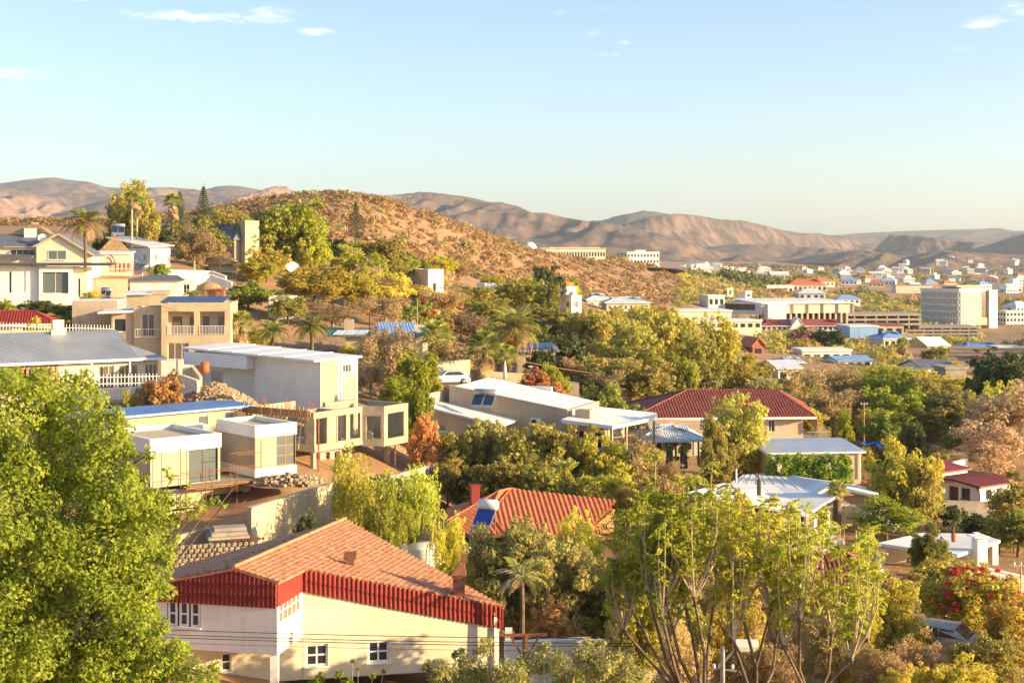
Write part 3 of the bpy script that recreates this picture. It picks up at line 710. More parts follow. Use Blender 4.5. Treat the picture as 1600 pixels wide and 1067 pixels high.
    for i in range(len(pr) - 1):
        (a, h0), (b, h1) = pr[i], pr[i + 1]
        me.poly([(a * W_, -h0 - .085, -Ht), (b * W_, -h1 - .085, -Ht), (b * W_, -h1 - .005, 0), (a * W_, -h0 - .005, 0)])
        me.poly([(a * W_, 0, -Ht), (b * W_, 0, -Ht), (b * W_, -h1 - .085, -Ht), (a * W_, -h0 - .085, -Ht)])
    tile = me.mesh('fascia_tile', M['tile_deep'])
    def tile_run(start, d, L, ztop, zbot, par):
        ang = math.atan2(d.y, d.x); k = int(L / W_)
        for i in range(k + 1):
            p0 = start + d * (i * W_); zt, zb = ztop(p0), zbot(p0); z = zb; j = 0
            while z < zt - .04:
                h = min(Ht * .95, zt - z); o = link('fascia_tile', tile, None, par, (p0.x - d.y * 0, p0.y, z + h), ang); o.scale = (min(1, (L - i * W_) / W_), 1, h / Ht + .06)
                z += h; j += 1
    nr = Vector((dm.y, -dm.x))
    g = MB(); p0, p1 = M_ + nr * .02, R_ + dm * .2 + nr * .02
    zlo = lambda p: zp(p) - 1.03
    q = [p0 + (p1 - p0) * (i / 6) for i in range(7)]
    for i in range(6): g.prism([q[i], q[i + 1], q[i + 1] - nr * .1, q[i] - nr * .1], [zlo(x) for x in (q[i], q[i + 1], q[i + 1], q[i])], [zp(x) - .125 for x in (q[i], q[i + 1], q[i + 1], q[i])])
    fs = g.build('fascia', M['tile_deep'], t)
    tile_run(p0 + nr * .01, dm, 9.3, lambda p: zp(p) - .01, zlo, fs)
    nl = -r; g = MB(); e = -dl
    ztop = lambda p: min(zp(p), zl(p)) - .02
    q = [L_ + e * (7.2 * i / 12) for i in range(13)]
    for i in range(12): g.prism([q[i] + nl * .03, q[i + 1] + nl * .03, q[i + 1] - nl * .12, q[i] - nl * .12], zf, [ztop(x) - .1 for x in (q[i], q[i + 1], q[i + 1], q[i])])
    fs = g.build('fascia', M['tile_deep'], t)
    tile_run(L_ + nl * .035 + e * .01, e, 7.2, ztop, lambda p: zf, fs)
    g = MB(); g.prism([K + nl * .0 + c * .03, Mc + c * .03, Mc - c * .1, K - c * .1], [zf, zp(Mc) - 1.05, zp(Mc) - 1.05, zf], [zp(K) - .125, zp(Mc) - .125, zp(Mc) - .125, zp(K) - .125]); g.build('fascia', M['tile_deep'], t)
    # rainwater pipe and end post
    g = MB(); e2 = R_ + dm * .3; g.box(e2.x - .02, e2.y - .15, 0, e2.x + .32, e2.y + .2, zp(R_) - 1.1); g.build('end_pier', M['plaster_white'], t)
    return O
near_house()

# water tank and small dish behind the near roof
tk = thing('water_tank', 'round white water tank with a low domed lid behind the red shingle roof', 'water tank', P(665, 905, 86))
MB().lathe([(0, 0), (1.15, 0), (1.15, 1.95), (1.1, 2.05), (.5, 2.2), (0, 2.24)], seg=28).build('shell', M['plaster_white'], tk, smooth=True)
MB().tube([(.95, -.75, 1.2), (.95, -.8, 2.05)], .03, 6).build('pipe', M['steel'], tk)
dish('white satellite dish seen edge on beside the round white water tank', P(630, 862, 80) - Vector((0, 0, .9)), math.radians(75), .3, .45, mast=.9)

# ------------------------------------------------------------------ unfinished white banded modern house
def modern_house():
    H = House('house', 'unfinished modern house of white banded boxes behind a scaffold', 235, 95, 40, 822); o = H.o
    X1 = H.lx(344); Z1 = H.zt(686); Zb = H.zt(709); Zf = H.zt(763); Yl = H.ly(165)
    d = (1, 0)
    w = (H.lx(295), H.lx(340.5))
    g = MB(); wall_open(g, (0, 0), d, X1, Zf, Zb, .25, [(w[0], w[1], Zf + .05, Zb - .02)]); g.box(0.001, .251, Zf, .25, Yl, Zb); g.box(X1 - .25, .251, Zf, X1, Yl, Zb); g.box(.25, Yl - .25, Zf, X1 - .25, Yl, Zb)
    H.part('wall', g, 'plaster_sand')
    g = MB(); e = .06
    g.box(-e, -e, Zb, X1 + e, .2, Z1); g.box(-e, .2, Zb, .2, Yl + e, Z1); g.box(X1 - .2, .2, Zb, X1 + e, Yl + e, Z1); g.box(.2, Yl - .2, Zb, X1 - .2, Yl + e, Z1)
    H.part('parapet', g, 'plaster_bright'); H.box('roof', 'canvas', .2, .2, Zb + .1, X1 - .2, Yl - .2, Z1 - .32)
    window(o, (0, 0), d, w[0], w[1], Zf + .05, Zb - .02, glass='glass_grey', frame='steel_dark', nx=2, inset=.12, sill=False)
    # floor slab, ground floor, garage recess
    Xs = H.lx(395, -.4); Zs = H.zt(746, X1, -.9)
    g = MB(); g.box(w[0] - .1, -1.0, Zf - .28, X1 + 4.2, 2.2, Zf); H.part('floor_slab', g, 'concrete')
    Xg = H.lx(384); g = MB(); wall_open(g, (0, .1), d, X1 + 2.4, -.5, Zf - .28, .25, [(X1 - 1.2, X1 + 1.9, -.5, 1.6)]); g.box(0, .35, -.5, .25, Yl, Zf - .001); g.box(X1 + 2.15, .35, -.5, X1 + 2.4, Yl, Zf - .29)
    H.part('wall', g, 'plaster_sand'); H.box('garage_door', 'steel_dark', X1 - 1.2, .28, -.5, X1 + 1.9, .33, 1.55)
    # second box, floating further right
    p = Vector((XP(399, 99.2), 99.2)) - H.C; bx, by = p.dot(H.ux), p.dot(H.uy)
    zb = H.zt(746, bx, by); z1 = H.zt(665, bx, by); zm = H.zt(684, bx, by); zs = H.zt(733, bx, by)
    p2 = H.lx(462, by) ; yl = H.ly(330, bx)
    yl = max(by + 3.5, min(yl, by + 5.5)); wx = H.lx(432, by)
    g = MB(); wall_open(g, (bx, by), d, p2 - bx, zs, zm, .25, [(wx - bx, p2 - bx - .02, zs + .05, zm - .02)]); g.box(bx + .001, by + .25, zs, bx + .25, yl, zm)
    wall_open(g, (p2, by + .25), (0, 1), yl - by - .25, zs, zm, .25, [(.05, 1.3, zs + .05, zm - .02)])
    H.part('wall', g, 'plaster_taupe')
    g = MB(); g.box(bx - e, by - e, zm, p2 + e, by + .2, z1); g.box(bx - e, by + .2, zm, bx + .2, yl, z1); g.box(p2 - .2, by + .2, zm, p2 + e, yl, z1); g.box(bx + .2, yl - .2, zm, p2 - .2, yl, z1)
    g.box(bx - e, by - e, zb, p2 + e, yl, zs)
    H.part('parapet', g, 'plaster_bright'); H.box('roof', 'canvas', bx + .2, by + .2, zm + .1, p2 - .2, yl - .2, z1 - .3)
    window(o, (bx, by), d, wx - bx, p2 - bx - .02, zs + .05, zm - .02, glass='glass_grey', frame='timber', nx=2, nz=3, inset=.1, sill=False)
    window(o, (p2, by + .25), (0, 1), .05, 1.3, zs + .05, zm - .02, glass='glass_grey', frame='timber', nx=1, inset=.1, sill=False)
    # rear wing under one long thin sheet roof
    q0 = Vector((XP(205, 103), 103)) - H.C; rx, ry = q0.dot(H.ux), q0.dot(H.uy)
    xe = H.lx(388, ry + .5); z0 = H.zt(652, rx, ry)
    zr0 = H.zt(650, rx, ry); zr1 = H.zt(637, xe, ry)
    g = MB(); wl = [(xe - 4.2, xe - 3.4, zr0 - 1.2, zr0 - .45), (xe - 2.0, xe - 1.1, zr0 - 1.0, zr0 - .3), (1.5, 3.9, zr0 - 1.4, zr0 - .5)]
    wall_open(g, (rx, ry + .6), d, xe - rx - .9, -.5, zr0 - .16, .25, [(a - rx, b - rx, c, dd) for a, b, c, dd in wl if a > rx]); g.box(rx, ry + .85, -.5, rx + .25, ry + 5, zr0 - .2); g.box(xe - 1.15, ry + .85, -.5, xe - .9, ry + 5, zr0 - .2)
    H.part('wall', g, 'plaster_sand')
    for a, b, c, dd in wl:
        if a > rx: window(o, (rx, ry + .6), d, a - rx, b - rx, c, dd, glass='glass_grey', frame='trim_white', nx=1, inset=.1)
    g = MB(); g.slab([(rx - .9, ry, zr0), (xe + .4, ry, zr0 + .1), (xe + .4, ry + 5.0, zr0 + .14), (rx - .9, ry + 5.0, zr0 + .04)], .14); rf = H.part('roof', g, 'sheet_blue')  # the sky's reflection is painted in as blue sheet colour
    g = MB(); corrugated(g, [(rx - .9, ry, zr0), (xe + .4, ry, zr0 + .1), (xe + .4, ry + 5.0, zr0 + .14), (rx - .9, ry + 5.0, zr0 + .04)], .3, .03); tag(H.part('roof_ribs', g, 'sheet_blue', parent=rf), kind='stuff')
    H.box('link_parapet', 'plaster_bright', X1 + .3, Yl - .4, Zf, bx - .1, Yl - .1, Z1 - .1)
    return H
MH = modern_house()

def scaffold():
    H = MH; z0 = -.9
    c = Vector((XP(292, 94.5), 94.5)) - H.C; x0, y0 = c.dot(H.ux), c.dot(H.uy)
    w = H.world(x0, y0); t = thing('scaffold', 'thin rusty tube scaffold in front of the unfinished balcony', 'scaffold', (w.x, w.y, H.z + z0), H.a)
    W_, Dp, Ht = 5.6, .9, 6.2
    for i in range(4):
        for y in (0, Dp): MB().tube([(W_ * i / 3, y, 0), (W_ * i / 3, y, Ht - (1.5 if i in (1, 2) else 0))], .028, 6).build('upright', M['rust'], t)
    for z in (1.6, 3.4, 4.4, 5.4):
        for y in (0, Dp): MB().tube([(0, y, z), (W_, y, z)] if z < 4.6 else [(W_ * 2 / 3, y, z), (W_, y, z)], .024, 6).build('rail', M['rust'], t)
    for i in range(3): MB().tube([(W_ * i / 3, 0, 1.6), (W_ * (i + 1) / 3, 0, 3.4)], .022, 6).build('brace', M['rust'], t)
    for k in range(2): MB().box(.1, .1 + k * .4, 3.44, W_ - .1, .42 + k * .4, 3.49).build('plank', M['timber'], t)
scaffold()

# ------------------------------------------------------------------ raw concrete frame house
def frame_house():
    H = House('house', 'half built raw concrete house with empty window openings and props below', 490, 106, 56, 757); o = H.o
    zt = H.zt(645); zs = H.zt(707); z0 = H.zt(696); z1 = H.zt(655)
    X = H.lx(566); Yl = H.ly(384); d = (1, 0); T = .28
    ops = []
    for (a, b) in ((494, 511), (525, 541), (547, 563)): ops.append((H.lx(a), H.lx(b), z0, z1))
    g = MB(); wall_open(g, (0, 0), d, X, zs, zt, T, ops); wall_open(g, (0, Yl), (0, -1), Yl - T, zs, zt - .25, T, [(Yl - T - 2.6, Yl - T - .5, z0, z1), (.6, 1.8, z0, z1)])
    g.box(T, Yl - .001, zs, X, Yl + T, zt); g.box(T, T, zs, X - .01, Yl, zs + .22)
    H.part('wall', g, 'plaster_raw')
    H.box('inner_wall', 'block', 1.6, 2.2, zs + .22, X - .01, 2.4, zt - .05); H.box('inner_wall', 'block', X * .52, T, zs + .22, X * .52 + .15, 2.2, zt - .05)
    H.box('ring_beam', 'concrete', -.04, -.04, zs - .02, X + .02, -.002, zs + .3)
    # angular bay at the far end
    b0 = (X, 0); w1 = Vector((XP(600, H.world(X, 0).y - .2), H.world(X, 0).y - .2)) - H.C; b1 = (w1.dot(H.ux), w1.dot(H.uy))
    L2 = 3.1; e2 = Vector((1, .02)).normalized(); b2 = (b1[0] + e2.x * L2, b1[1] + e2.y * L2)
    zb0 = zs + .1
    g = MB(); dv = Vector((b1[0] - b0[0], b1[1] - b0[1])); L1 = dv.length; dv.normalize()
    wall_open(g, b0, dv, L1, zb0, zt, .25, [(.18 * L1, .85 * L1, zb0 + .35, zt - .75)]); wall_open(g, b1, e2, L2, zb0, zt, .25, [(.15 * L2, .82 * L2, zb0 + .3, zt - .6)])
    g.prism([b0, b1, b2, (b2[0], 4.0), (X, 4.0)], zb0 - .25, zb0); g.box(X, 3.8, zb0, b2[0], 4.05, zt); wall_open(g, b2, (0, 1), 4.0, zb0, zt, .25, [])
    H.part('bay', g, 'plaster_raw')
    # undercroft: cellar wall, columns and steel props
    g = MB(); wall_open(g, (X * .45, 1.6), d, X * .55, -1.2, zs, .25, [(X * .3, X * .3 + .5, .2, 1.8), (X * .12, X * .12 + .45, 1.2, 1.9)]); g.box(T, Yl - .3, -1, X, Yl, zs); g.box(X * .45, 1.85, -1.2, X * .45 + .25, Yl, zs - .01); H.part('wall', g, 'concrete')
    H.box('painted_shade', 'dark', 1.2, 3.6, -1.0, X * .45 - .05, 3.8, zs - .02)  # near-black sheet paints the shade under the raised floor
    for (x, y) in ((.2, .2), (X - .3, 1.1), (b2[0] - .4, .35)): H.box('column', 'concrete', x, y, -1.5, x + .32, y + .32, zs - .02 if x < X else zb0 - .26)
    for (x, y) in ((1.9, -.6), (2.6, -.3), (b2[0] - .2, -.3), (.15, -.35)):
        H.part('prop', MB().tube([(x, y, -1.5), (x, y, zs - .03 if x > .2 else zt - .4)], .06, 6), 'rust' if x < 2.0 else 'timber')
    # timber shuttering left on the roof with sticking reinforcement
    fw = empty('formwork', (0, 0, 0)); fw.parent = o; fw.name = 'formwork'
    for k in range(7):
        y0 = Yl * k / 7; MB().box(-.35, y0 + .04, zt - .32, -.29, y0 + Yl / 7 - .02, zt + .18).build('plank', M['timber'], fw)
    for k in range(16):
        y0 = Yl * (k + .5) / 16; MB().bar((-.4, y0, zt - .5), (-.4, y0, zt + .35 + .2 * hash2(k, 3)), .07).build('batten', M['timber'], fw)
    for k in range(14): MB().bar((.4 + (k % 5) * .4, Yl * (k + .5) / 14, zt), (.4 + (k % 5) * .4, Yl * (k + .5) / 14, zt + .55 + .3 * hash2(k, 8)), .03).build('reinforcement', M['rust'], fw)
    # ladder
    w = H.world(-.5, 1.3); lt = thing('ladder', 'pale wooden ladder leaning in the corner opening of the concrete house', 'ladder', (w.x, w.y, H.z + zs + .23), H.a + math.pi / 2)
    for s in (-.22, .22): MB().bar((s, 0, 0), (s, -.45, 2.3), .06).build('stile', M['bark_pale'], lt)
    for k in range(7): MB().bar((-.22, -.45 * k / 7 - .05, .3 * k + .25), (.22, -.45 * k / 7 - .05, .3 * k + .25), .045).build('rung', M['bark_pale'], lt)
    w = H.world(X + L1 * .45, -.2 + .5); wb = H.world(b0[0] + dv.x * L1 * .5 + .3, b0[1] + dv.y * L1 * .5 + .6)
    pl = thing('cement_bag_pile', 'pale cement bags piled inside the bay window opening', 'bags', (wb.x, wb.y, H.z + zb0 + .002), H.a)
    for k in range(5):
        MB().lathe([(0, 0), (.28, .02), (.32, .1), (.26, .18), (0, .2)], c=(.1 * (k % 2), .05 * k, .17 * k), seg=8).build('bag', M['plaster_sand'], pl, smooth=True)
frame_house()

# ------------------------------------------------------------------ big white plastered box
def white_box():
    H = House('building', 'big plain white plastered box building with one sunlit yellow end', 501, 118, 50, 640, 'building'); o = H.o
    zt = H.zt(562); X = H.lx(559); Yl = H.ly(398); Yf = H.ly(300); d = (1, 0)
    g = MB(); w = (H.lx(536), H.lx(550)); wall_open(g, (0, 0), d, X, -2.5, zt, .25, [(w[0], w[1], H.zt(586), H.zt(572))]); g.box(.001, .25, -2.5, .25, Yl, zt); g.box(X - .25, .25, -2.5, X, Yf, zt - .1); g.box(.25, Yf - .25, -2.5, X - .25, Yf, zt)
    H.part('wall', g, 'plaster_white'); window(o, (0, 0), d, w[0], w[1], H.zt(586), H.zt(572), nx=3, inset=.08)
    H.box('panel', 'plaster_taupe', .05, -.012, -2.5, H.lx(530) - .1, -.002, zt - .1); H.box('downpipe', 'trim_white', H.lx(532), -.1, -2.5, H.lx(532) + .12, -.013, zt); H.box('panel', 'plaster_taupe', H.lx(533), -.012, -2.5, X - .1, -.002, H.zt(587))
    # store wing with deep grey fascia
    zf = H.zt(576, 0, Yl); g = MB(); g.box(-.9, Yl + .05, zf, -.75, Yf, zt - .02); g.box(-.75, Yl + .05, zf, .2, Yl + .2, zt - .03); H.part('fascia', g, 'sheet_pale')
    g = MB(); wall_open(g, (1.0, Yf), (0, -1), Yf - Yl, -2.5, zt - .05, .25, [(1.5, 3.2, -.8, zf - .6)]); H.part('wall', g, 'plaster_bright')
    H.box('door', 'steel', 1.06, Yf - 3.2, -.8, 1.1, Yf - 1.5, zf - .6)
    H.box('raw_patch', 'plaster_raw', -.012, Yl - 4.4, -2.5, -.001, Yl - .1, .05)
    # low pitched white sheet roof
    rp = [(-.95, -.25, zt + .02), (X + .3, -.25, zt + .1), (X + .3, Yf + .3, zt + .55), (-.95, Yf + .3, zt + .35)]
    g = MB(); g.slab(rp, .16); rf = H.part('roof', g, 'sheet_white')
    for k in range(1, 5):
        y = Yf * k / 5; g = MB(); z = lambda x: zt + .02 + .08 * (x + .95) / (X + 1.25) + (.33 + .12 * (x + .95) / (X + 1.25)) * (y + .25) / (Yf + .55)
        g.bar((-.95, y, z(-.95) + .03), (X + .3, y, z(X + .3) + .03), .09, .06); H.part('roof_seam', g, 'sheet_pale', parent=rf)
white_box()
# ------------------------------------------------------------------ simple houses: walls with real openings, then a roof
def shell(H, X, Y, z0, z1, mat, front=(), left=(), right=(), x0=0, y0=0, glass='glass', frame='trim_white', t=.25, nx=2, nz=1, sill=True, inset=.1):
    """four walls around x0..x0+X, y0..y0+Y; openings are (s0, s1, zlow, zhigh) along each face, filled with windows"""
    o = H.o
    g = MB(); wall_open(g, (x0, y0), (1, 0), X, z0, z1, t, [w[:4] for w in front])
    wall_open(g, (x0, y0 + Y), (0, -1), Y - t, z0, z1, t, [w[:4] for w in left])
    wall_open(g, (x0 + X, y0 + t), (0, 1), Y - t, z0, z1, t, [w[:4] for w in right])
    g.box(x0 + t, y0 + Y - t, z0, x0 + X - t, y0 + Y, z1)
    H.part('wall', g, mat)
    for (org, d, ws) in (((x0, y0), (1, 0), front), ((x0, y0 + Y), (0, -1), left), ((x0 + X, y0 + t), (0, 1), right)):
        for w in ws:
            k = w[4] if len(w) > 4 else {}
            if k.get('open'): continue
            kk = dict(glass=glass, frame=frame, nx=nx, nz=nz, sill=sill, inset=inset); kk.update({a: b for a, b in k.items() if a in ('glass', 'frame', 'nx', 'nz', 'sill', 'inset', 'name', 'fw')})
            window(o, org, d, *w[:4], **kk)
def flat_roof(H, x0, y0, x1, y1, z, mat='canvas', para=None, ph=.35, t=.2, par_mat=None):
    H.box('roof', mat, x0 + t, y0 + t, z - .2, x1 - t, y1 - t, z + .05)
    g = MB(); e = .02
    g.box(x0 - e, y0 - e, z, x1 + e, y0 + t, z + ph); g.box(x0 - e, y0 + t, z, x0 + t, y1 + e, z + ph); g.box(x1 - t, y0 + t, z, x1 + e, y1 + e, z + ph); g.box(x0 + t, y1 - t, z, x1 - t, y1 + e, z + ph)
    H.part('parapet', g, par_mat or mat)
def sheet_roof(H, pts, mat, pitch=.3, amp=.03, t=.14, ribs=True, fascia=None):
    g = MB(); g.slab(pts, t); rf = H.part('roof', g, mat)
    if ribs:
        g = MB(); corrugated(g, pts, pitch, amp); tag(H.part('roof_ribs', g, mat, parent=rf), kind='stuff')
    if fascia:
        g = MB(); g.bar(Vector(pts[0]) - Vector((0, 0.02, t * .6)), Vector(pts[1]) - Vector((0, 0.02, t * .6)), .08, t * 1.6); H.part('fascia', g, fascia, parent=rf)
    return rf

# ---- left house with the broad grey metal roof
def metal_roof_house():
    H = House('house', 'long cream house with broad pale grey metal roof and white balcony rails', 140, 127, 32, 622); o = H.o
    X = H.lx(247); z1 = H.zt(566); Lx = -H.lx(-60) if False else 14.0
    w = [(14 + a, 14 + b, .75, z1 - .35) for (a, b) in ((-9.5, -7.2), (-6, -3.4), (.8, 2.2), (2.6, 4.4), (5.0, 6.2))]
    shell(H, X + 14, 7.5, -2.6, z1, 'plaster_cream', front=[(a, b, c, d, dict(glass='glass_warm', nx=3)) for a, b, c, d in w] + [(14.6, 16.2, -2.1, -.7), (17, 18.6, -2.1, -.7)], x0=-14)
    ze = H.zt(562); zr = H.zt(516, 3.5, 6.0)
    A, B = (-15, -.9, ze), (X + .5, -.9, ze); C2, D2 = (H.lx(140, 6.0), 6.0, zr), (-15, 6.0, zr)
    sheet_roof(H, [A, B, C2, D2], 'sheet_grey', .22, .03, fascia='trim_white')
    g = MB(); g.slab([B, (X + .5, 9, ze), (H.lx(140, 6.0), 6.02, zr)], .12); g.slab([(X + .5, 9, ze), (-15, 9, ze - .1), D2, C2], .12); H.part('roof', g, 'sheet_grey')
    c = Vector((XP(90, 131), 131)) - H.C; cx, cy = c.dot(H.ux), c.dot(H.uy); zc = ze + (zr - ze) * (cy + .9) / 6.9
    g = MB(); g.prism([(cx - .65, cy - .4), (cx + .65, cy - .4), (cx + .65, cy + .4), (cx - .65, cy + .4)], zc - .6, zc + .4); k = len(g.v); g.prism([(cx - .5, cy - .35), (cx + .5, cy - .35), (cx + .5, cy + .35), (cx - .5, cy + .35)], zc + .4, zc + 1.25); H.part('chimney', g, 'plaster_cream')
    H.box('balcony_floor', 'concrete', -.5, -1.9, -.35, X + 1.2, -.002, -.12); railing(o, (-.5, -1.85), (1, 0), X + 1.7, -.12, 1.05, .22)
    railing(o, (-.5, -1.85), (0, 1), 1.8, -.12, 1.05, .22); railing(o, (X + 1.2, -1.85), (0, 1), 1.8, -.12, 1.05, .22)
    for x in (-.4, 3.0, X + 1.1): H.box('post', 'trim_white', x, -1.9, -.1, x + .12, -1.78, ze - .15)
    g = MB()
    for k in range(26): g.box(-13.5 + k * .42, -.1, .55, -13.28 + k * .42, -.03, z1 - .1)
    H.part('slatted_screen', g, 'timber')
metal_roof_house()

# ---- two storey modern house with solar panels on its roof
def balcony_house():
    H = House('house', 'two storey sand coloured modern house with white balconies and rooftop solar panels', 252, 166, 5, 564); o = H.o
    X = H.lx(360); zt = H.zt(477); zf = H.zt(524); z2 = H.zt(487); zl = H.zt(536)
    L = H.lx
    g = MB()
    fr = [(L(262), L(303), zf + .05, z2, dict(open=1)), (L(312), L(351), zf + .05, z2, dict(open=1)), (L(262), L(295), .05, zl, dict(glass='glass_warm', nx=3)), (L(313), L(326), .9, zl - .2), (L(337), L(352), .9, zl - .1)]
    shell(H, X, 8, -.6, zt, 'plaster_sand', front=fr)
    H.box('loggia_wall', 'plaster_peach', .25, 1.9, zf - .1, X - .25, 2.1, zt - .05); H.box('loggia_floor', 'concrete', .25, .25, zf - .25, X - .25, 2.1, zf)
    for (a, b) in ((L(266), L(281)), (L(293), L(301)), (L(314), L(324)), (L(338), L(350))): H.box('door', 'glass_warm', a, 1.85, zf + .02, b, 1.89, zf + 2.1)
    for (a, b) in ((L(262), L(303)), (L(312), L(351))):
        railing(o, (a, -.05), (1, 0), b - a, zf + .02, 1.05, .35); g = MB()
        for k in range(4): g.bar((a, -.05, zf + .25 + k * .2), (b, -.05, zf + .25 + k * .2), .03)
        H.part('rail', g, 'trim_white')
    flat_roof(H, 0, 0, X, 8, zt, 'sheet_white', ph=.25, par_mat='plaster_sand')
    for k in range(7):
        a = -.2 + k * (X - .6) / 7; g = MB(); g.slab([(a, .3, zt + .35), (a + (X - .6) / 7 - .08, .3, zt + .35), (a + (X - .6) / 7 + .4, 3.2, zt + .95), (a + .48, 3.2, zt + .95)], .06); H.part('solar_panel', g, 'solar')
    # lower wings to the left
    x1 = L(209, 1.2); x2 = H.lx(174, 1.5); zw = H.zt(488, x2, 1.5)
    shell(H, -x1 * 0 - .05 - x1 - .0 if False else -.02 - x1, 6, -.6, H.zt(480, x1, 1.2), 'plaster_sand', front=[(.9, 2.4, zf - .2, z2 - .3, dict(glass='glass_warm'))], x0=x1, y0=1.2)
    shell(H, x1 - x2 - .02, 5, -.6, zw, 'plaster_tan', front=[(.25, 1.7, zw - 2.3, zw - .75, dict(nx=1))], x0=x2, y0=1.5)
    sheet_roof(H, [(x2 - 1.4, .6, zw + .05), (x1 - .05, .6, zw + .2), (x1 - .05, 6.5, zw + .45), (x2 - 1.4, 6.5, zw + .3)], 'sheet_white', ribs=False, fascia='trim_white')
    railing(o, (x1 + .2, .9), (1, 0), -x1 - .5, zf - .3, 1.0, .3)
    x3 = H.lx(112, 5); shell(H, x2 - x3, 6, -.6, H.zt(470, x3, 5), 'plaster_tan', x0=x3, y0=5.2); H.box('roof', 'sheet_pale', x3 + .3, 5.4, H.zt(470, x3, 5) - .02, x2, 11, H.zt(470, x3, 5) + .08)
balcony_house()

def small_red_roof():
    H = House('house', 'low house with red tiled roof showing behind a palisade wall at the left edge', 18, 156, 14, 530)
    X = H.lx(82); shell(H, X, 5, -.5, H.zt(505), 'plaster_sand', front=[(1, 2.2, .6, 1.6)]); hip_roof(H, -4, -.6, X + .4, 6, H.zt(506), H.zt(486, 2, 3), 'tile_deep', inset=2.6)
small_red_roof()

def upper_white_house():
    H = House('house', 'white modern house with a big open picture window and thin dark roof slab', 61, 190, 8, 470); o = H.o
    X = H.lx(113); zt = H.zt(417); z0 = H.zt(461)
    shell(H, X, 6, -1.2, zt, 'plaster_white', front=[(H.lx(65), H.lx(107), H.zt(459), H.zt(425), dict(glass='glass_grey', frame='plaster_white', nx=2, inset=.35))])
    xl = H.lx(-60); shell(H, -xl - .02, 5, -1.2, H.zt(416), 'plaster_white', front=[(H.lx(12) - xl, H.lx(17) - xl, H.zt(458), H.zt(424), dict(nx=1)), (H.lx(36) - xl, H.lx(39) - xl, H.zt(458), H.zt(424), dict(nx=1))], x0=xl, y0=.5)
    xr = H.lx(136, 1.5); shell(H, xr - X, 5, -1.2, zt - .1, 'plaster_cream', front=[(.5, .9, .4, 3.0, dict(nx=1))], x0=X + .02, y0=1.0)
    g = MB(); g.slab([(xl - 1, -.8, H.zt(413)), (H.lx(174), -.8, H.zt(413.5)), (H.lx(174), 6, H.zt(411)), (xl - 1, 6, H.zt(411))], .16); H.part('roof', g, 'steel_dark')
    H.box('plinth', 'stone', xl, .3, -2.5, xr, .52, -1.0)
upper_white_house()

def gable_house():
    H = House('house', 'cream gabled house with slate side roof and a small balcony window', 57, 214, 6, 425); o = H.o
    X = H.lx(143); ze = H.zt(390); za = H.zt(367, 3.4); xa = H.lx(92)
    g = MB(); zl, zr = H.zt(384), H.zt(398)
    g.poly([(0, 0, -1), (X, 0, -1), (X, 0, zr), (xa, 0, za), (0, 0, zl)]); g.poly([(0, 8, -1), (0, 8, zl), (xa, 8, za), (X, 8, zr), (X, 8, -1)][::1]); g.poly([(X, 0, -1), (X, 8, -1), (X, 8, zr), (X, 0, zr)]); g.poly([(0, 8, -1), (0, 0, -1), (0, 0, zl), (0, 8, zl)])
    H.part('wall', g, 'plaster_cream')
    window(o, (0, -.17), (1, 0), H.lx(75), H.lx(104), H.zt(406), H.zt(391), nx=2, inset=.1, glass='glass_grey')
    g = MB(); g.slab([(-.3, -.5, zl - .05), (xa, -.5, za + .18), (xa, 8.4, za + .18), (-.3, 8.4, zl - .05)], .16); g.slab([(xa, -.5, za + .18), (X + .5, -.5, zr - .1), (X + .5, 8.4, zr - .1), (xa, 8.4, za + .18)], .16); H.part('roof', g, 'slate')
    g = MB(); g.bar((-.3, -.53, zl - .12), (xa, -.53, za + .1), .1, .24); g.bar((xa, -.53, za + .1), (X + .5, -.53, zr - .17), .1, .24); H.part('barge_board', g, 'plaster_sand')
    xl = H.lx(-40); zs = H.zt(384, 0, 1)
    shell(H, -xl, 6, -1, zs - .2, 'plaster_cream', front=[(H.lx(16, 1) - xl, H.lx(57, 1) - xl - .2, H.zt(398, 0, 1), H.zt(390, 0, 1), dict(nx=4))], x0=xl, y0=1)
    g = MB(); g.slab([(xl - .5, .2, zs), (-.31, .2, zs), (1.6, 4.2, H.zt(366, 1.6, 4.2)), (xl - .5, 4.2, H.zt(366, 1.6, 4.2))], .14); H.part('roof', g, 'slate')
    g = MB(); g.slab([(xl - .5, -1.8, H.zt(403, 0, -1)), (-.31, -1.8, H.zt(403, 0, -1)), (-.31, .9, H.zt(397, 0, 1)), (xl - .5, .9, H.zt(397, 0, 1))], .12); H.part('roof', g, 'slate')
    x = H.lx(46, 3); H.box('chimney', 'plaster_bright', x - .8, 3, H.zt(372, 0, 3), x + .8, 4, H.zt(357, 0, 3))
gable_house()
dish('white satellite dish on the slate roof of the gabled house', P(67, 378, 214.5) - Vector((0, 0, .3)), .2, .35, .7, mast=.8)

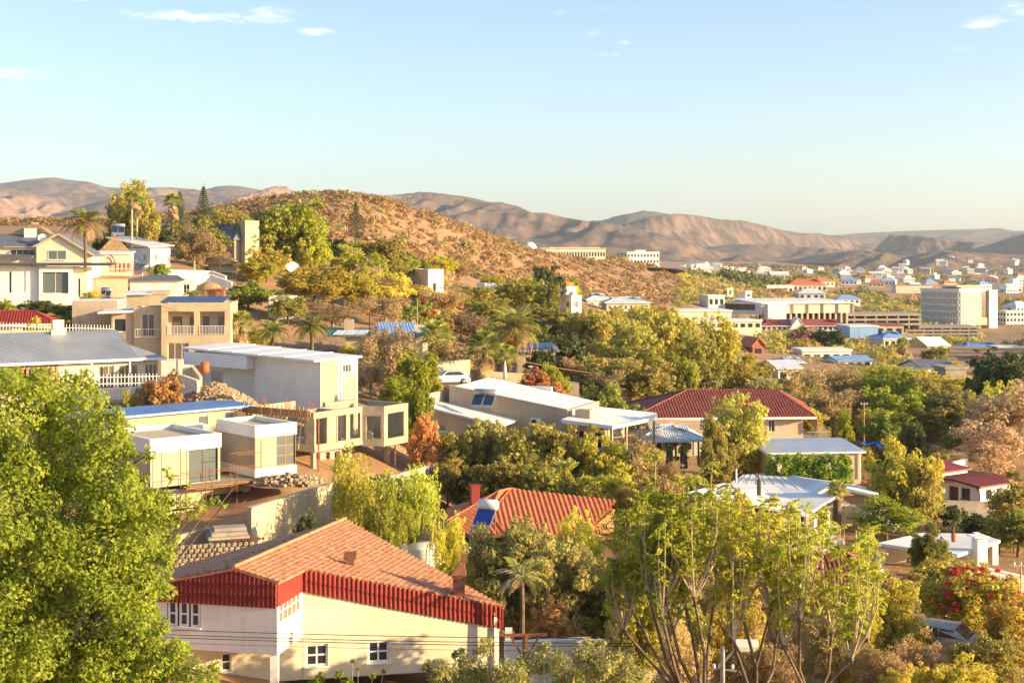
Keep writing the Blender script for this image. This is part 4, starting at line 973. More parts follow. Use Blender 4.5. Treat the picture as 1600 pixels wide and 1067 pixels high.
def thatch_roof(name, label, px, D, a, ybase, pxr, eave, ridge, depth, wall='plaster_cream', hip=True, group='thatched roofs'):
    H = House(name, label, px, D, a, ybase, group=group); X = H.lx(pxr); ze = H.zt(eave); zr = H.zt(ridge, X / 2, depth / 2)
    shell(H, X - 1, depth - 1, -.6, ze + .3, wall, front=[(1, 2.4, .8, 2.0)] if X > 5 else [], x0=.5, y0=.5)
    fs, ln = hip_faces(-.2, -.2, X + .2, depth + .2, ze, zr, 'x', inset=depth * .35); g = MB()
    for f in fs: g.slab(f, .35)
    H.part('roof', g, 'thatch'); g = MB(); cap(g, [ln[0][0], ln[0][1]], .25); H.part('ridge_capping', g, 'plaster_sand'); return H
thatch_roof('house', 'large thatched roof house at the very top of the left edge', 0, 252, 5, 390, 83, 373, 350, 12)
thatch_roof('house', 'pale house with steep thatched roof and round arched stripes below the palms', 152, 226, 16, 432, 206, 397, 368, 8)
def round_arch():
    H = House('house', 'pale annexe with a red striped arch and awning under the thatched roof', 138, 222, 10, 432); X = H.lx(205)
    shell(H, X, 4, -.5, H.zt(397), 'plaster_cream', front=[(1, 2, 2.0, 3.2), (H.lx(178), H.lx(184), .8, 2.0)])
    for k in range(4):
        r = 1.3 - k * .28; g = MB(); g.tube([(H.lx(166) + r * math.cos(q * math.pi / 16), -.06 - k * .01, H.zt(410) + r * math.sin(q * math.pi / 16)) for q in range(9)], .07, 5); H.part('arch_band', g, 'tile_deep' if k % 2 == 0 else 'plaster_bright')
    for k in range(9): H.box('awning_strip', 'tile_maroon' if k % 2 else 'canvas', H.lx(176) + k * .32, -.3, H.zt(424), H.lx(176) + k * .32 + .3, -.26, H.zt(411))
    g = MB(); g.slab([(-.4, -.4, H.zt(396)), (X + .3, -.4, H.zt(395)), (X + .3, 4, H.zt(392)), (-.4, 4, H.zt(392))], .2); H.part('roof', g, 'trim_white')
    railing(H.o, (0, -.6), (1, 0), X, H.zt(430), 1.0, .3)
round_arch()
def mono_white():
    H = House('house', 'white house with a single pitch white roof carrying a solar heater', 235, 240, 40, 415); X = H.lx(266); Y = H.ly(172); zt = H.zt(386)
    shell(H, X, Y, -1, zt - .2, 'plaster_white', front=[(.5, 1.2, .8, 2.0)], left=[(Y - 3, Y - 1.5, .8, 1.8)])
    sheet_roof(H, [(-.6, Y + .6, H.zt(371, 0, Y)), (-.6, -.6, zt + .05), (X + .6, -.6, zt + .3), (X + .6, Y + .6, H.zt(371, 0, Y) + .3)], 'sheet_white', ribs=False)
mono_white()
solar_heater('tall solar heater on the white single pitch roof below the palms', P(184, 373, 243), .2, 2.2, 2.0, 50, group='solar water heaters on the roofs')
def stone_house():
    H = House('house', 'rough stone house with blue slate roof beside the dense dark tree', 366, 262, 42, 408); X = H.lx(380); Y = H.ly(330); zt = H.zt(374)
    shell(H, X + 3, Y, -1, zt, 'stone', left=[(2, 3, .8, 2.2)]); hip_roof(H, -.5, -.5, X + 3.5, Y + .5, zt, H.zt(350, 0, Y / 2), 'slate', ridge='y', kind='rib', rib=.4, amp=.02, inset=1.2, fascia=None)
    H.box('tower', 'plaster_sand', X - .5, -1.5, -1, X + 2.5, 1.2, H.zt(345))
stone_house()
def rondavel(label, px, D, ybase, w, eave, top):
    b = P(px, ybase, D); t = thing('thatched_hut', label, 'hut', b, 0, 'round thatched huts'); r = w / F * D / 2; ze = ZY(eave, D) - b.z; zt = ZY(top, D) - b.z
    MB().lathe([(r * .78, -.5), (r * .78, ze + .2)], seg=18).build('wall', M['plaster_tan'], t, smooth=True)
    MB().lathe([(r, ze - .15), (r * 1.0, ze), (r * .72, ze + (zt - ze) * .5), (r * .35, ze + (zt - ze) * .88), (0, zt)], seg=22).build('roof', M['thatch'], t, smooth=True)
rondavel('wide round thatched hut in front of the stone house', 348, 250, 420, 58, 412, 399)
rondavel('small round thatched hut behind the palm garden wall', 326, 205, 466, 42, 450, 440)
def wall_run(label, pts, h, mat='plaster_white', t=.25, name='garden_wall', cat='wall', capm=None, group=None):
    """a free standing wall through (px, row of its top, D) points"""
    q = [P(*p) for p in pts]; b = Vector((q[0].x, q[0].y, q[0].z - h)); th = thing(name, label, cat, b, 0, group); g = MB(); cp = MB()
    for i in range(len(q) - 1):
        a, c = q[i] - b, q[i + 1] - b; d = Vector((c.x - a.x, c.y - a.y)).normalized(); n = Vector((-d.y, d.x)) * t
        g.prism([(a.x, a.y), (c.x, c.y), (c.x + n.x, c.y + n.y), (a.x + n.x, a.y + n.y)], [a.z - h, c.z - h, c.z - h, a.z - h], [a.z, c.z, c.z, a.z])
        m = n * .15
        cp.prism([(a.x - m.x, a.y - m.y), (c.x - m.x, c.y - m.y), (c.x + n.x + m.x, c.y + n.y + m.y), (a.x + n.x + m.x, a.y + n.y + m.y)], [a.z + .002, c.z + .002, c.z + .002, a.z + .002], [a.z + .08, c.z + .08, c.z + .08, a.z + .08])
    g.build('wall', M[mat], th)
    cp.build('coping', M[capm or mat], th); return th
def paling(label, pts, h, step=.25, mat='trim_white', group='palisade fences'):
    q = [P(*p) for p in pts]; b = Vector((q[0].x, q[0].y, q[0].z - h)); th = thing('fence', label, 'fence', b, 0, group); rl = MB(); me = MB().box(-.022, -.015, 0, .022, .015, h).mesh('paling', M[mat])
    for i in range(len(q) - 1):
        a, c = q[i] - b, q[i + 1] - b; L = (Vector((c.x, c.y)) - Vector((a.x, a.y))).length; n = max(1, int(L / step)); ang = math.atan2(c.y - a.y, c.x - a.x)
        for zz in (.25, .8): rl.bar((a.x, a.y, a.z - h * zz), (c.x, c.y, c.z - h * zz), .05)
        for k in range(n): p = a.lerp(c, k / n); link('paling', me, None, th, (p.x, p.y, p.z - h), ang)
    rl.build('rail', M[mat], th); return th
wall_run('pale pinkish garden wall under the picture window house', [(134, 437, 198), (200, 437, 200)], 3.2, 'plaster_tan')
def low_white():
    H = House('house', 'low white flat house with a dark roof edge beside the mesh dish', 203, 203, 3, 462); X = H.lx(306); zt = H.zt(438)
    shell(H, X, 5, -1, zt, 'plaster_white', front=[(X - 1.8, X - .9, .3, 1.6)]); g = MB(); g.slab([(-.5, -.4, zt + .1), (X - 1.5, -.4, zt + .1), (X * .62, 5, zt + .7), (X * .2, 5, zt + .7)], .16); H.part('roof', g, 'slate')
low_white()
dish('large pale wire mesh satellite dish standing above the low white house', P(222, 433, 206), -.45, .5, 1.75, True, 1.6)
dish('round white satellite dish at the foot of the dense dark tree', P(457, 428, 262), .3, .75, 1.3, mast=1.0)
wall_run('white wall with a row of uprights below the bare branched tree', [(262, 422, 222), (330, 424, 224), (352, 432, 222)], 2.6, 'plaster_bright')
wall_run('long white boundary wall running below the rondavels', [(268, 428, 212), (330, 430, 214), (362, 442, 212)], 2.4, 'plaster_bright')
paling('dark wire fence above the yellow bushes by the rondavel', [(330, 418, 232), (372, 420, 236)], 2.4, .5, 'steel_dark')
def low_annexe():
    H = House('house', 'low flat annexe with blue sheet roof just above the balcony house', 198, 182, 6, 478); X = H.lx(262); zt = H.zt(459)
    shell(H, X, 4, -1, zt - .1, 'plaster_sand'); g = MB(); g.slab([(-.3, -.5, zt), (X * .6, -.5, zt + .05), (X * .6, 4, zt + .4), (-.3, 4, zt + .35)], .15); H.part('roof', g, 'sheet_white'); H.box('parapet', 'plaster_sand', X * .6 + .02, -.1, zt - .1, X + .3, 4, zt + .35)
low_annexe()
solar_heater('small silver solar heater among shrubs above the balcony house', P(163, 468, 185), 0, 1.4, 1.2, 40, stand=.2)
paling('pale palisade along the wall behind the grey metal roof', [(0, 503, 146), (60, 505, 147), (176, 508, 150)], 1.6, .3)
wall_run('low cream wall under the palisade at the left edge', [(-40, 517, 145), (60, 518, 146), (185, 522, 149)], 1.4, 'plaster_cream')
H = House('garden_shelter', 'low brick garden shelter with a timber front by the small hut', 322, 196, 4, 472, 'shelter'); H.box('wall', 'brick_red', 0, 0, -.5, 2.4, 2, 1.7); H.box('roof', 'timber', -.2, -.3, 1.7, 2.7, 2.2, 1.9); H.box('door', 'timber_dark', .5, -.05, 0, 1.3, -.01, 1.5)
H = House('house', 'white gabled outbuilding in shade beside the bougainvillea terrace', 420, 208, 12, 505); shell(H, 4.2, 4, -1, H.zt(465), 'plaster_white'); flat_roof(H, 0, 0, 4.2, 4, H.zt(465), 'plaster_white', ph=.2)

# ---- hillside houses in the middle
def cube_house():
    H = House('house', 'white cube house standing alone among bushes on the hillside', 669, 285, 25, 458); X = H.lx(693); Y = H.ly(640); zt = H.zt(422)
    shell(H, X, Y, -2, zt, 'plaster_bright', front=[(1.0, 1.7, .3, 2.0, dict(nx=1))], left=[(1.0, 3.0, .2, 1.4)]); flat_roof(H, 0, 0, X, Y, zt, 'plaster_bright', ph=.15)
cube_house()
for (lab, px, D, a, yb, pxr, pxl, yt, mat) in (
    ('white house with flat roof half hidden behind hillside bushes', 758, 300, 20, 470, 776, 745, 444, 'plaster_bright'),
    ('small white wall block among trees left of the tall white house', 815, 290, 15, 480, 828, 800, 455, 'plaster_bright'),
    ('tall white terraced house above the long tree belt', 893, 300, 30, 500, 907, 862, 463, 'plaster_bright'),
    ('white upper block with blue roof behind the tall white house', 885, 330, 20, 480, 896, 868, 449, 'plaster_bright'),
    ('pale terrace house with a solar heater below the tall white house', 905, 262, 30, 535, 928, 890, 508, 'plaster_white')):
    H = House('house', lab, px, D, a, yb); X = max(2.5, H.lx(pxr)); Y = max(3, H.ly(pxl)); zt = H.zt(yt); shell(H, X, Y, -2, zt, mat, front=[(.6, 1.6, zt - 2.4, zt - 1.0)], left=[(Y - 2.2, Y - 1, zt - 2.4, zt - 1.2)]); flat_roof(H, 0, 0, X, Y, zt, 'sheet_pale' if 'blue' in lab else mat, ph=.2)
solar_heater('solar heater on the pale terrace below the tall white house', P(913, 512, 264), .3, 2.2, 2.0, 40)
def blue_sheet(lab, px, D, a, yb, pxr, yt, yr, wall='plaster_cream', roof='sheet_pale', depth=9, nwin=4, name='building'):
    H = House(name, lab, px, D, a, yb, 'building'); X = H.lx(pxr); zt = H.zt(yt)
    ws = [(X * (i + .25) / nwin, X * (i + .75) / nwin, zt - 2.0, zt - .8, dict(nx=3)) for i in range(nwin)]
    shell(H, X, depth, -2, zt, wall, front=ws); hip_roof(H, -.6, -.6, X + .6, depth + .6, zt + .05, H.zt(yr, X / 2, depth / 2), roof, kind='rib', rib=.6, amp=.04, fascia='trim_white'); return H
blue_sheet('long low building with pale blue roof below the scrub hill', 948, 420, 6, 487, 1015, 473, 464, nwin=8)
blue_sheet('smaller hip roofed building with pale blue roof left of the long one', 918, 440, 10, 480, 958, 469, 458, 'plaster_white', nwin=3)
# ---- house with green and blue roof behind the dry tree
def green_roof():
    H = House('house', 'sand coloured house with green sheet roof and rooftop panels behind the dry tree', 540, 178, 4, 578); X = H.lx(598); zt = H.zt(524)
    shell(H, X + 5, 7, -2, zt, 'plaster_sand', front=[(.8, 2.0, .8, 2.2), (3.2, 4.0, .2, 2.2, dict(name='door_window', nx=1))]); sheet_roof(H, [(-2.6, -.8, zt), (X + 5.4, -.8, zt), (X + 5.4, 5, H.zt(512, 0, 5)), (-2.6, 5, H.zt(512, 0, 5))], 'sheet_green', .35, .03)
    for k in range(3): g = MB(); g.slab([(-1.6 + k * 1.4, -.2, zt + .16), (-.4 + k * 1.4, -.2, zt + .16), (.1 + k * 1.4, 2.2, zt + .55), (-1.1 + k * 1.4, 2.2, zt + .55)], .06); H.part('solar_panel', g, 'sheet_pale')
    H.box('chimney', 'plaster_tan', H.lx(536), 3, zt, H.lx(536) + 1.2, 3.9, H.zt(499, 0, 3))
    H2 = House('house', 'cream gable end with pale blue roof right of the dry tree', 634, 180, 8, 578); X2 = H2.lx(668); za = H2.zt(511); z2 = H2.zt(520)
    shell(H2, X2, 6, -2, z2 - .1, 'plaster_cream', front=[(.6, 1.6, .6, 2)]); sheet_roof(H2, [(-3.5, -.5, z2 + .1), (X2 * .35, -.5, z2 + .1), (X2 * .6, 6, za + .3), (-3.5, 6, za + .3)], 'sheet_blue', .4, .03); sheet_roof(H2, [(X2 * .3, -.5, z2 + .2), (X2 + .5, -.5, z2 - .1), (X2 + .5, 6, za - .1), (X2 * .3, 6, za + .2)], 'plaster_sand', ribs=False)
green_roof()
wall_run('cream garden wall between the two shaggy fan palms', [(683, 566, 160), (735, 563, 161)], 2.6, 'plaster_cream')
wall_run('long tan boundary wall behind the parked car and palms', [(735, 580, 158), (830, 585, 160), (905, 600, 160)], 1.8, 'plaster_tan')
paling('tall thin palisade by the closed garden parasol', [(766, 584, 150), (822, 584, 151)], 2.0, .22, 'bark_pale')
def panel_house():
    H = House('house', 'dark house with solar panels on its roof behind the feather palm', 808, 182, 4, 580); X = H.lx(868); zt = H.zt(548)
    shell(H, X, 6, -2, zt, 'plaster_tan', front=[(1, 2.4, .6, 1.8)]); sheet_roof(H, [(-.6, -.6, zt), (X + .5, -.6, zt), (X + .5, 5, H.zt(536, 0, 5)), (-.6, 5, H.zt(536, 0, 5))], 'sheet_grey', .35, .03)
    for k in range(4): g = MB(); g.slab([(.3 + k * 1.15, .3, zt + .3), (1.3 + k * 1.15, .3, zt + .3), (1.3 + k * 1.15, 3.5, zt + .85), (.3 + k * 1.15, 3.5, zt + .85)], .06); H.part('solar_panel', g, 'solar')
panel_house()

# ---- tan house with white roofs
def tan_house():
    H = House('house', 'tan plastered house with bright white stepped roofs above the olive trees', 887, 122, -22, 712); o = H.o
    Xl = H.lx(702); zt = H.zt(641); D_ = 8.5
    # main block, front wall runs left from the near corner
    zl = H.zt(603, Xl)
    g = MB(); n = 6
    for i in range(n):
        a = Xl * (n - i) / n; b = Xl * (n - i - 1) / n; za = zl + (zt - zl) * (i / n); zb = zl + (zt - zl) * ((i + 1) / n)
        g.prism([(a, 0), (b, 0), (b, .25), (a, .25)], -1, [za, zb, zb, za])
    g.prism([(0, 0), (0, D_), (-.25, D_), (-.25, .25)][::1], -1, zt - .02); g.box(Xl, .25, -1, Xl + .25, D_, zl - .05)
    H.part('wall', g, 'plaster_tan')
    rp = [(Xl + .2, .2, zl - .15), (-.1, .2, zt - .2), (-.1, D_, zt - .1), (Xl + .2, D_, zl + .1)]
    g = MB(); g.slab(rp, .15); H.part('roof', g, 'sheet_white'); g = MB(); g.bar((Xl, .12, zl + .02), (0, .12, zt + .02), .3, .1); H.part('coping', g, 'plaster_tan')
    g = MB(); x0 = H.lx(800, D_); x1 = H.lx(862, D_); g.box(x0, D_ - .1, zt - .5, x1, D_ + .2, zt + (zl - zt) * .45 + .35); H.part('parapet', g, 'plaster_white')
    # left lower wing in front
    ylw = -3.2; xa = H.lx(662, ylw); xb = H.lx(783, ylw); za, zb = H.zt(632, xa, ylw), H.zt(664, xb, ylw)
    g = MB(); zz = lambda x: za + (zb - za) * (x - xa) / (xb - xa)
    ops = [(H.lx(675, ylw) - xa, H.lx(697, ylw) - xa, H.zt(673, H.lx(675, ylw), ylw), H.zt(652, H.lx(675, ylw), ylw))]
    wall_open(g, (xa, ylw), (1, 0), H.lx(770, ylw) - xa, -1.5, zb - .25, .25, ops)
    m = 5
    for i in range(m):
        p, q = xa + (H.lx(770, ylw) - xa) * i / m, xa + (H.lx(770, ylw) - xa) * (i + 1) / m; g.prism([(p, ylw), (q, ylw), (q, ylw + .25), (p, ylw + .25)], zb - .25, [max(zz(p) - .1, zb - .2), max(zz(q) - .1, zb - .2), max(zz(q) - .1, zb - .2), max(zz(p) - .1, zb - .2)])
    g.box(xa, ylw + .25, -1.5, xa + .25, 2, za + .9); g.box(H.lx(770, ylw) - .25, ylw + .25, -1.5, H.lx(770, ylw), -.002, zb - .3)
    H.part('wall', g, 'plaster_tan')
    wn = window(o, (xa, ylw), (1, 0), *ops[0], glass='glass', frame='trim_white', nx=1, inset=.1); g = MB()
    s0, s1, w0, w1 = ops[0]
    for k in range(9): g.bar((xa + s0 + (s1 - s0) * k / 9, ylw + .04, w0 + (w1 - w0) * (.0)), (xa + s0 + (s1 - s0) * min(1, (k + 3) / 9), ylw + .04, w1 if k < 7 else w0 + (w1 - w0) * .6), .03)
    H.part('burglar_bars', g, 'trim_white', parent=wn)
    g = MB(); g.slab([(xa + .3, ylw - .25, za - .1), (xb + .2, ylw - .25, zb + .02), (xb + .2, -.02, zb + .12), (xa + .3, -.02, za)], .16); rf = H.part('roof', g, 'sheet_white')
    # right hand wing and veranda
    xr = H.lx(1003, -.2); zv = H.zt(661, H.lx(950, -.2), -.2); yb = 7.5
    xc = H.lx(957, -1.8)
    rp = [(.05, -1.8, H.zt(655, 0, -1.8)), (xc, -1.8, H.zt(665, xc, -1.8)), (xr, 4.5, H.zt(651, xr, 4.5)), (xr - 1.5, yb + 2, H.zt(645, xr - 1.5, yb + 2)), (.05, yb, zt - .4)]
    g = MB(); g.slab(rp, .3); H.part('roof', g, 'sheet_white')
    xm = H.lx(918, -.2)
    g = MB(); wall_open(g, (.02, -.3), (1, 0), xm + 1.6, -1, H.zt(662, xm, -.3), .25, [(.5, 1.6, .2, 2.3), (xm + .6, xm + 1.3, .8, 2.2)]); g.box(xm + 1.4, -.05, -1, xm + 1.65, 6, H.zt(662, xm, -.3)); H.part('wall', g, 'plaster_tan')
    window(o, (.02, -.3), (1, 0), .5, 1.6, .2, 2.3, nx=2); window(o, (.02, -.3), (1, 0), xm + .6, xm + 1.3, .8, 2.2, nx=1)
    for k in range(4):
        p = Vector((xc - .2, -1.5)).lerp(Vector((xr - .25, 4.3)), k / 3); H.box('veranda_post', 'plaster_sand', p.x - .1, p.y - .1, -3, p.x + .1, p.y + .1, H.zt(664, xc, -1.8) - .3 + .45 * k / 3)
    d = Vector((xr - xc, 5.8)).normalized(); railing(o, (xc - .2, -1.5), (d.x, d.y), 7.0, H.zt(700, xc, -1), .9, .3, 'timber')
    H.box('veranda_floor', 'concrete', xm + 1.7, -1.3, -.9, xc - .1, 5, H.zt(700, xc, -1))
    cx = H.lx(918, .6); H.box('chimney', 'plaster_tan', cx - 1.0, .2, zt - .8, cx + .35, 1.3, H.zt(640, cx, .4))
    w = H.world(H.lx(838, -.05), -.35); t = thing('air_conditioner', 'white wall mounted air conditioner on the tan house wall', 'air conditioner', (w.x, w.y, H.z + H.zt(664, H.lx(838), 0)), H.a)
    MB().box(-.42, 0, 0, .42, .33, .6).build('casing', M['trim_white'], t); MB().lathe([(0, 0), (.2, 0), (.24, .03), (.24, .05)], seg=14).build('fan_grille', M['steel_dark'], t).rotation_euler = (math.pi / 2, 0, 0); t.children[-1].location = (-.1, -.012, .3)
    return H
TH = tan_house()
solar_heater('silver solar heater with two dark collectors on the tan house lower roof', P(751, 641, 122.2), math.radians(-14), 2.0, 1.75, 33, tank='steel', stand=.15)
# ------------------------------------------------------------------ right hand houses
def red_hip_house():
    H = House('house', 'long peach house under a big maroon tiled hip roof with white gutters', 1263, 142, 4, 692); o = H.o
    xl = H.lx(998); ze = H.zt(650); D_ = 10.5; xr = H.lx(1312, 4)
    zr = H.zt(609, H.lx(1160, 5), 5)
    shell(H, -xl - .8, D_ - 1.2, -1, ze, 'plaster_peach', front=[(H.lx(1012) - xl, H.lx(1042) - xl, ze - 1.7, ze - .5, dict(nx=3)), (H.lx(1064) - xl, H.lx(1074) - xl, ze - 1.7, ze - .6), (H.lx(1078) - xl, H.lx(1105) - xl, ze - 1.7, ze - .5, dict(nx=3)), (H.lx(1196) - xl, H.lx(1206) - xl, ze - 1.6, ze - .4)], right=[(1.0, 2.0, ze - 2.4, ze - .5), (4, 6.5, ze - 2.2, ze - .5)], x0=xl + .4, y0=.4)
    X0, X1, Y0, Y1 = H.lx(985), H.lx(1275), -.5, D_ + .5
    X1 = H.lx(1274, -.5)
    r0 = (H.lx(1075, 5), 5.2, zr); r1 = (H.lx(1215, 5), 5.2, zr - .1); a, b, c, d = (X0, Y0, ze), (X1, Y0, ze), (X1 + 2.2, Y1, ze), (X0, Y1, ze)
    fs = [[a, b, r1, r0], [b, c, r1], [c, d, r0, r1], [d, a, r0]]
    g = MB()
    for f in fs: g.slab(f, .14)
    rf = H.part('roof', g, 'tile_maroon'); g = MB()
    for f in fs[:2]: tiled(g, f, .30, .36, .05)
    tag(H.part('roof_tiles', g, 'tile_maroon', parent=rf), kind='stuff'); g = MB()
    for l in ((r0, r1), (a, r0), (b, r1), (c, r1), (d, r0)): cap(g, l, .1)
    H.part('ridge_capping', g, 'tile_maroon', parent=rf)
    g = MB(); g.bar((X0, Y0 - .06, ze - .12), (X1, Y0 - .06, ze - .12), .14, .22); g.bar((X1 + .05, Y0, ze - .12), (X1 + 2.25, Y1, ze - .12), .14, .22); H.part('gutter', g, 'trim_white', parent=rf)
    # shaded balcony with canvas blind on the sunny end
    xe = X1 + .2
    H.box('balcony_floor', 'concrete', -.35, .8, -.2, 2.6, 8, .02); railing(o, (2.55, .8), (0, 1), 7, .02, 1.0, .25, 'plaster_sand'); railing(o, (-.3, .82), (1, 0), 2.8, .02, 1.0, .25, 'plaster_sand')
    g = MB(); g.slab([(xe + .12, Y0 + .3, ze - .3), (xe + .16, Y0 + .3, ze - .3), (xe + 1.6, Y1 - 2, ze - .3), (xe + 1.56, Y1 - 2, ze - .3)], 1.15); H.part('blind', g, 'canvas')
    H.box('wall_panel', 'plaster_peach', H.lx(1210), -.05 + .4, -1, H.lx(1258), .42, ze - .3) if False else None
red_hip_house()
solar_heater('solar heater with one blue collector on the maroon hip roof', P(1199, 632, 145.5) + Vector((0, 0, .0)), .05, 1.6, 1.5, 28, panel='sheet_blue', n=1, stand=.05)
def carport():
    H = House('carport', 'open carport with white corrugated hip roof over a caravan', 1082, 124, 4, 718, 'carport'); xl = H.lx(997); ze = H.zt(686)
    hip_roof(H, xl, -.2, H.lx(1104), 5.2, ze, H.zt(664, xl / 2, 2.5), 'sheet_pale', kind='rib', rib=.22, amp=.04, inset=2.5)
    for x in (xl + .3, xl * .62, xl * .3, H.lx(1092)): H.box('post', 'timber_dark', x - .07, .1, -.6, x + .07, .24, ze - .1)
    for x in (xl + .3, H.lx(1092)): H.box('post', 'timber_dark', x - .07, 4.8, -.6, x + .07, 4.94, ze - .1)
    g = MB(); g.box(xl + .2, .12, ze - .28, H.lx(1095), .22, ze - .1); H.part('beam', g, 'timber_dark')
carport()
def caravan():
    b = P(1052, 718, 126.5); t = thing('caravan', 'cream caravan with dark windows parked under the corrugated carport', 'caravan', b, math.radians(3))
    g = MB(); L, Wd, Hh = 2.6, 1.0, 2.15; pr = [(-L, .45), (-L - .15, 1.1), (-L + .1, 1.75), (-L + .7, Hh), (L - .5, Hh), (L, 1.8), (L + .05, .45)]
    n = len(g.v); g.v += [(x, -Wd, z) for x, z in pr] + [(x, Wd, z) for x, z in pr]; k = len(pr)
    g.f += [tuple(n + i for i in reversed(range(k))), tuple(n + k + i for i in range(k))] + [(n + i, n + (i + 1) % k, n + k + (i + 1) % k, n + k + i) for i in range(k)]; g.m += [0] * (k + 2)
    g.build('body', M['plaster_cream'], t)
    for x in (-2.1, -.9, .6): MB().box(x, -Wd - .03, 1.05, x + .85, -Wd - .005, 1.6).build('window', M['glass'], t)
    MB().box(1.65, -Wd - .03, .5, 2.25, -Wd - .005, 1.9).build('door', M['trim_white'], t)
    for s in (-1, 1): MB().lathe([(0, -.1), (.3, -.1), (.32, 0), (.3, .1), (0, .1)], seg=14).build('wheel', M['rubber'], t).matrix_local = Matrix.Translation((.1, s * (Wd - .12), .32)) @ Matrix.Rotation(math.pi / 2, 4, 'X')
caravan()
def garage():
    H = House('garage', 'peach garage with flat corrugated roof behind the clipped green hedge', 1327, 118, 6, 748, 'garage'); xl = H.lx(1200); X = H.lx(1360); zt = H.zt(705)
    Dp = 5.5; X2 = 1.0
    shell(H, -xl + X2, Dp, -1, zt, 'plaster_peach', front=[(-xl + .3 - 1.2, -xl + .3 - .8, 1.0, 1.9)], right=[(1.2, 1.7, .8, 1.7)], x0=xl)
    sheet_roof(H, [(xl - .3, -.4, zt + .02), (X2 + .3, -.4, zt + .02), (X2 + .4, Dp + .4, zt + .32), (xl - .3, Dp + .4, zt + .32)], 'sheet_pale', .24, .04)
    H.part('downpipe', MB().tube([(X2 - .15, -.1, 0), (X2 - .15, -.1, zt)], .05, 6), 'trim_white'); H.box('step', 'brick_red', X2 + .3, -1, -1, X2 + 3.5, Dp, -.3)
garage()
wall_run('grey wall with white coping behind the tall pepper tree', [(1012, 655, 136), (1110, 657, 136.5)], 2.2, 'plaster_tan', capm='plaster_white')
wall_run('shaded grey wall at the back of the drive below the pepper tree', [(1130, 716, 122), (1205, 712, 122)], 2.0, 'plaster_tan')
def white_corrugated():
    H = House('house', 'house with broad low white sheet roof and a black stove flue', 1278, 98, 10, 833); o = H.o
    zt = H.zt(795); xl = H.lx(1140)
    shell(H, -xl, 6, -1, zt - .35, 'plaster_sand', front=[(-xl - 1.6, -xl - .9, .1, 1.4)], x0=xl)
    xr = H.lx(1276, -.5)
    A = [(H.lx(1075, 1.5), 1.5, H.zt(768, -8, 1.5)), (H.lx(1260, -.9), -.9, H.zt(803, 0, -.9)), (H.lx(1305, 2.2), 2.2, H.zt(776, 1, 2.2)), (H.lx(1210, 7), 7, H.zt(757, 0, 7)), (H.lx(1130, 8), 8, H.zt(752, 0, 8))]
    g = MB(); g.slab(A, .18); rf = H.part('roof', g, 'sheet_white')
    # higher rear roof with gable recess
    z2 = H.zt(742, -2, 9); xr2 = H.lx(1368, 6)
    wp = lambda px, py, D: (lambda d: (d.dot(H.ux), d.dot(H.uy), ZY(py, D) - H.z))(Vector((XP(px, D), D)) - H.C)
    Bq = [wp(1125, 765, 103), wp(1276, 771, 102.5), wp(1300, 757, 104), wp(1218, 738, 116), wp(1162, 741, 114)]
    g = MB(); g.slab([Bq[0], Bq[1], Bq[3], Bq[4]], .2); g.slab([Bq[1], Bq[2], Bq[3]], .2); g.slab([Bq[2], wp(1372, 774, 103), wp(1374, 764, 110), Bq[3]], .2); rf2 = H.part('roof', g, 'sheet_white'); Bq = [Bq[0], Bq[1], Bq[1], Bq[1], Bq[1], Bq[3], Bq[4]]
    g = MB()
    for k in range(1, 8):
        p = Vector(Bq[0]).lerp(Vector(Bq[1]), k / 8); q = Vector(Bq[6]).lerp(Vector(Bq[5]), k / 8); g.bar(p + Vector((0, 0, .02)), q + Vector((0, 0, .02)), .05, .03)
    H.part('roof_seams', g, 'sheet_white', parent=rf2)
    yb = 7.4; xa = H.lx(1278, yb); xb = H.lx(1366, yb); zb = H.zt(769, xb, yb)
    g = MB(); wall_open(g, (xa, yb), (1, 0), xb - xa, -1, zb - .25, .25, [(H.lx(1300, yb) - xa, H.lx(1352, yb) - xa, -.2, zb - 1.0)]); H.part('wall', g, 'plaster_taupe')
    g = MB(); s0, s1 = H.lx(1300, yb), H.lx(1352, yb)
    for k in range(14): g.box(s0 + (s1 - s0) * k / 14 + .02, yb + .08, -.2, s0 + (s1 - s0) * (k + 1) / 14 - .02, yb + .14, zb - 1.0)
    H.part('slatted_screen', g, 'steel'); H.box('lintel', 'trim_white', s0 - .2, yb - .06, zb - 1.0, s1 + .2, yb - .002, zb - .85); H.box('pillar', 'plaster_white', s0 - .5, yb - .3, -1, s0 - .3, yb - .1, zb - .9)
    g = MB(); fx, fy = H.lx(1186, 2.5), 2.5; fz = H.zt(767, fx, fy); g.tube([(fx, fy, fz - .3), (fx, fy, fz + .8)], .16, 8); g.tube([(fx, fy, fz + .75), (fx - .05, fy, fz + 1.0), (fx - .25, fy, fz + 1.25)], .07, 6); H.part('flue', g, 'steel_dark', parent=rf)
    g = MB(); px_ = H.lx(1153, 8); g.tube([(px_, 8.4, H.zt(745, px_, 8.4) - .4), (px_, 8.4, H.zt(732, px_, 8.4))], .07, 6); H.part('vent_pipe', g, 'trim_white', parent=rf2)
    # terrace with balustrade towards us
    tx0, tx1 = H.lx(1262, -2.5), H.lx(1304, -2.5); H.box('terrace', 'plaster_cream', tx0 - 3, -4.2, -2.6, tx1, -.3, H.zt(836, tx1, -2.5)); railing(o, (tx0 - 3, -4.1), (1, 0), tx1 - tx0 + 3, H.zt(836, tx1, -2.5), .9, .25, 'plaster_sand')
    H.box('pillar', 'plaster_white', H.lx(1272, -.6), -.6, H.zt(840, 0, -.6), H.lx(1276, -.6), -.4, H.zt(803, 0, -.6))
white_corrugated()
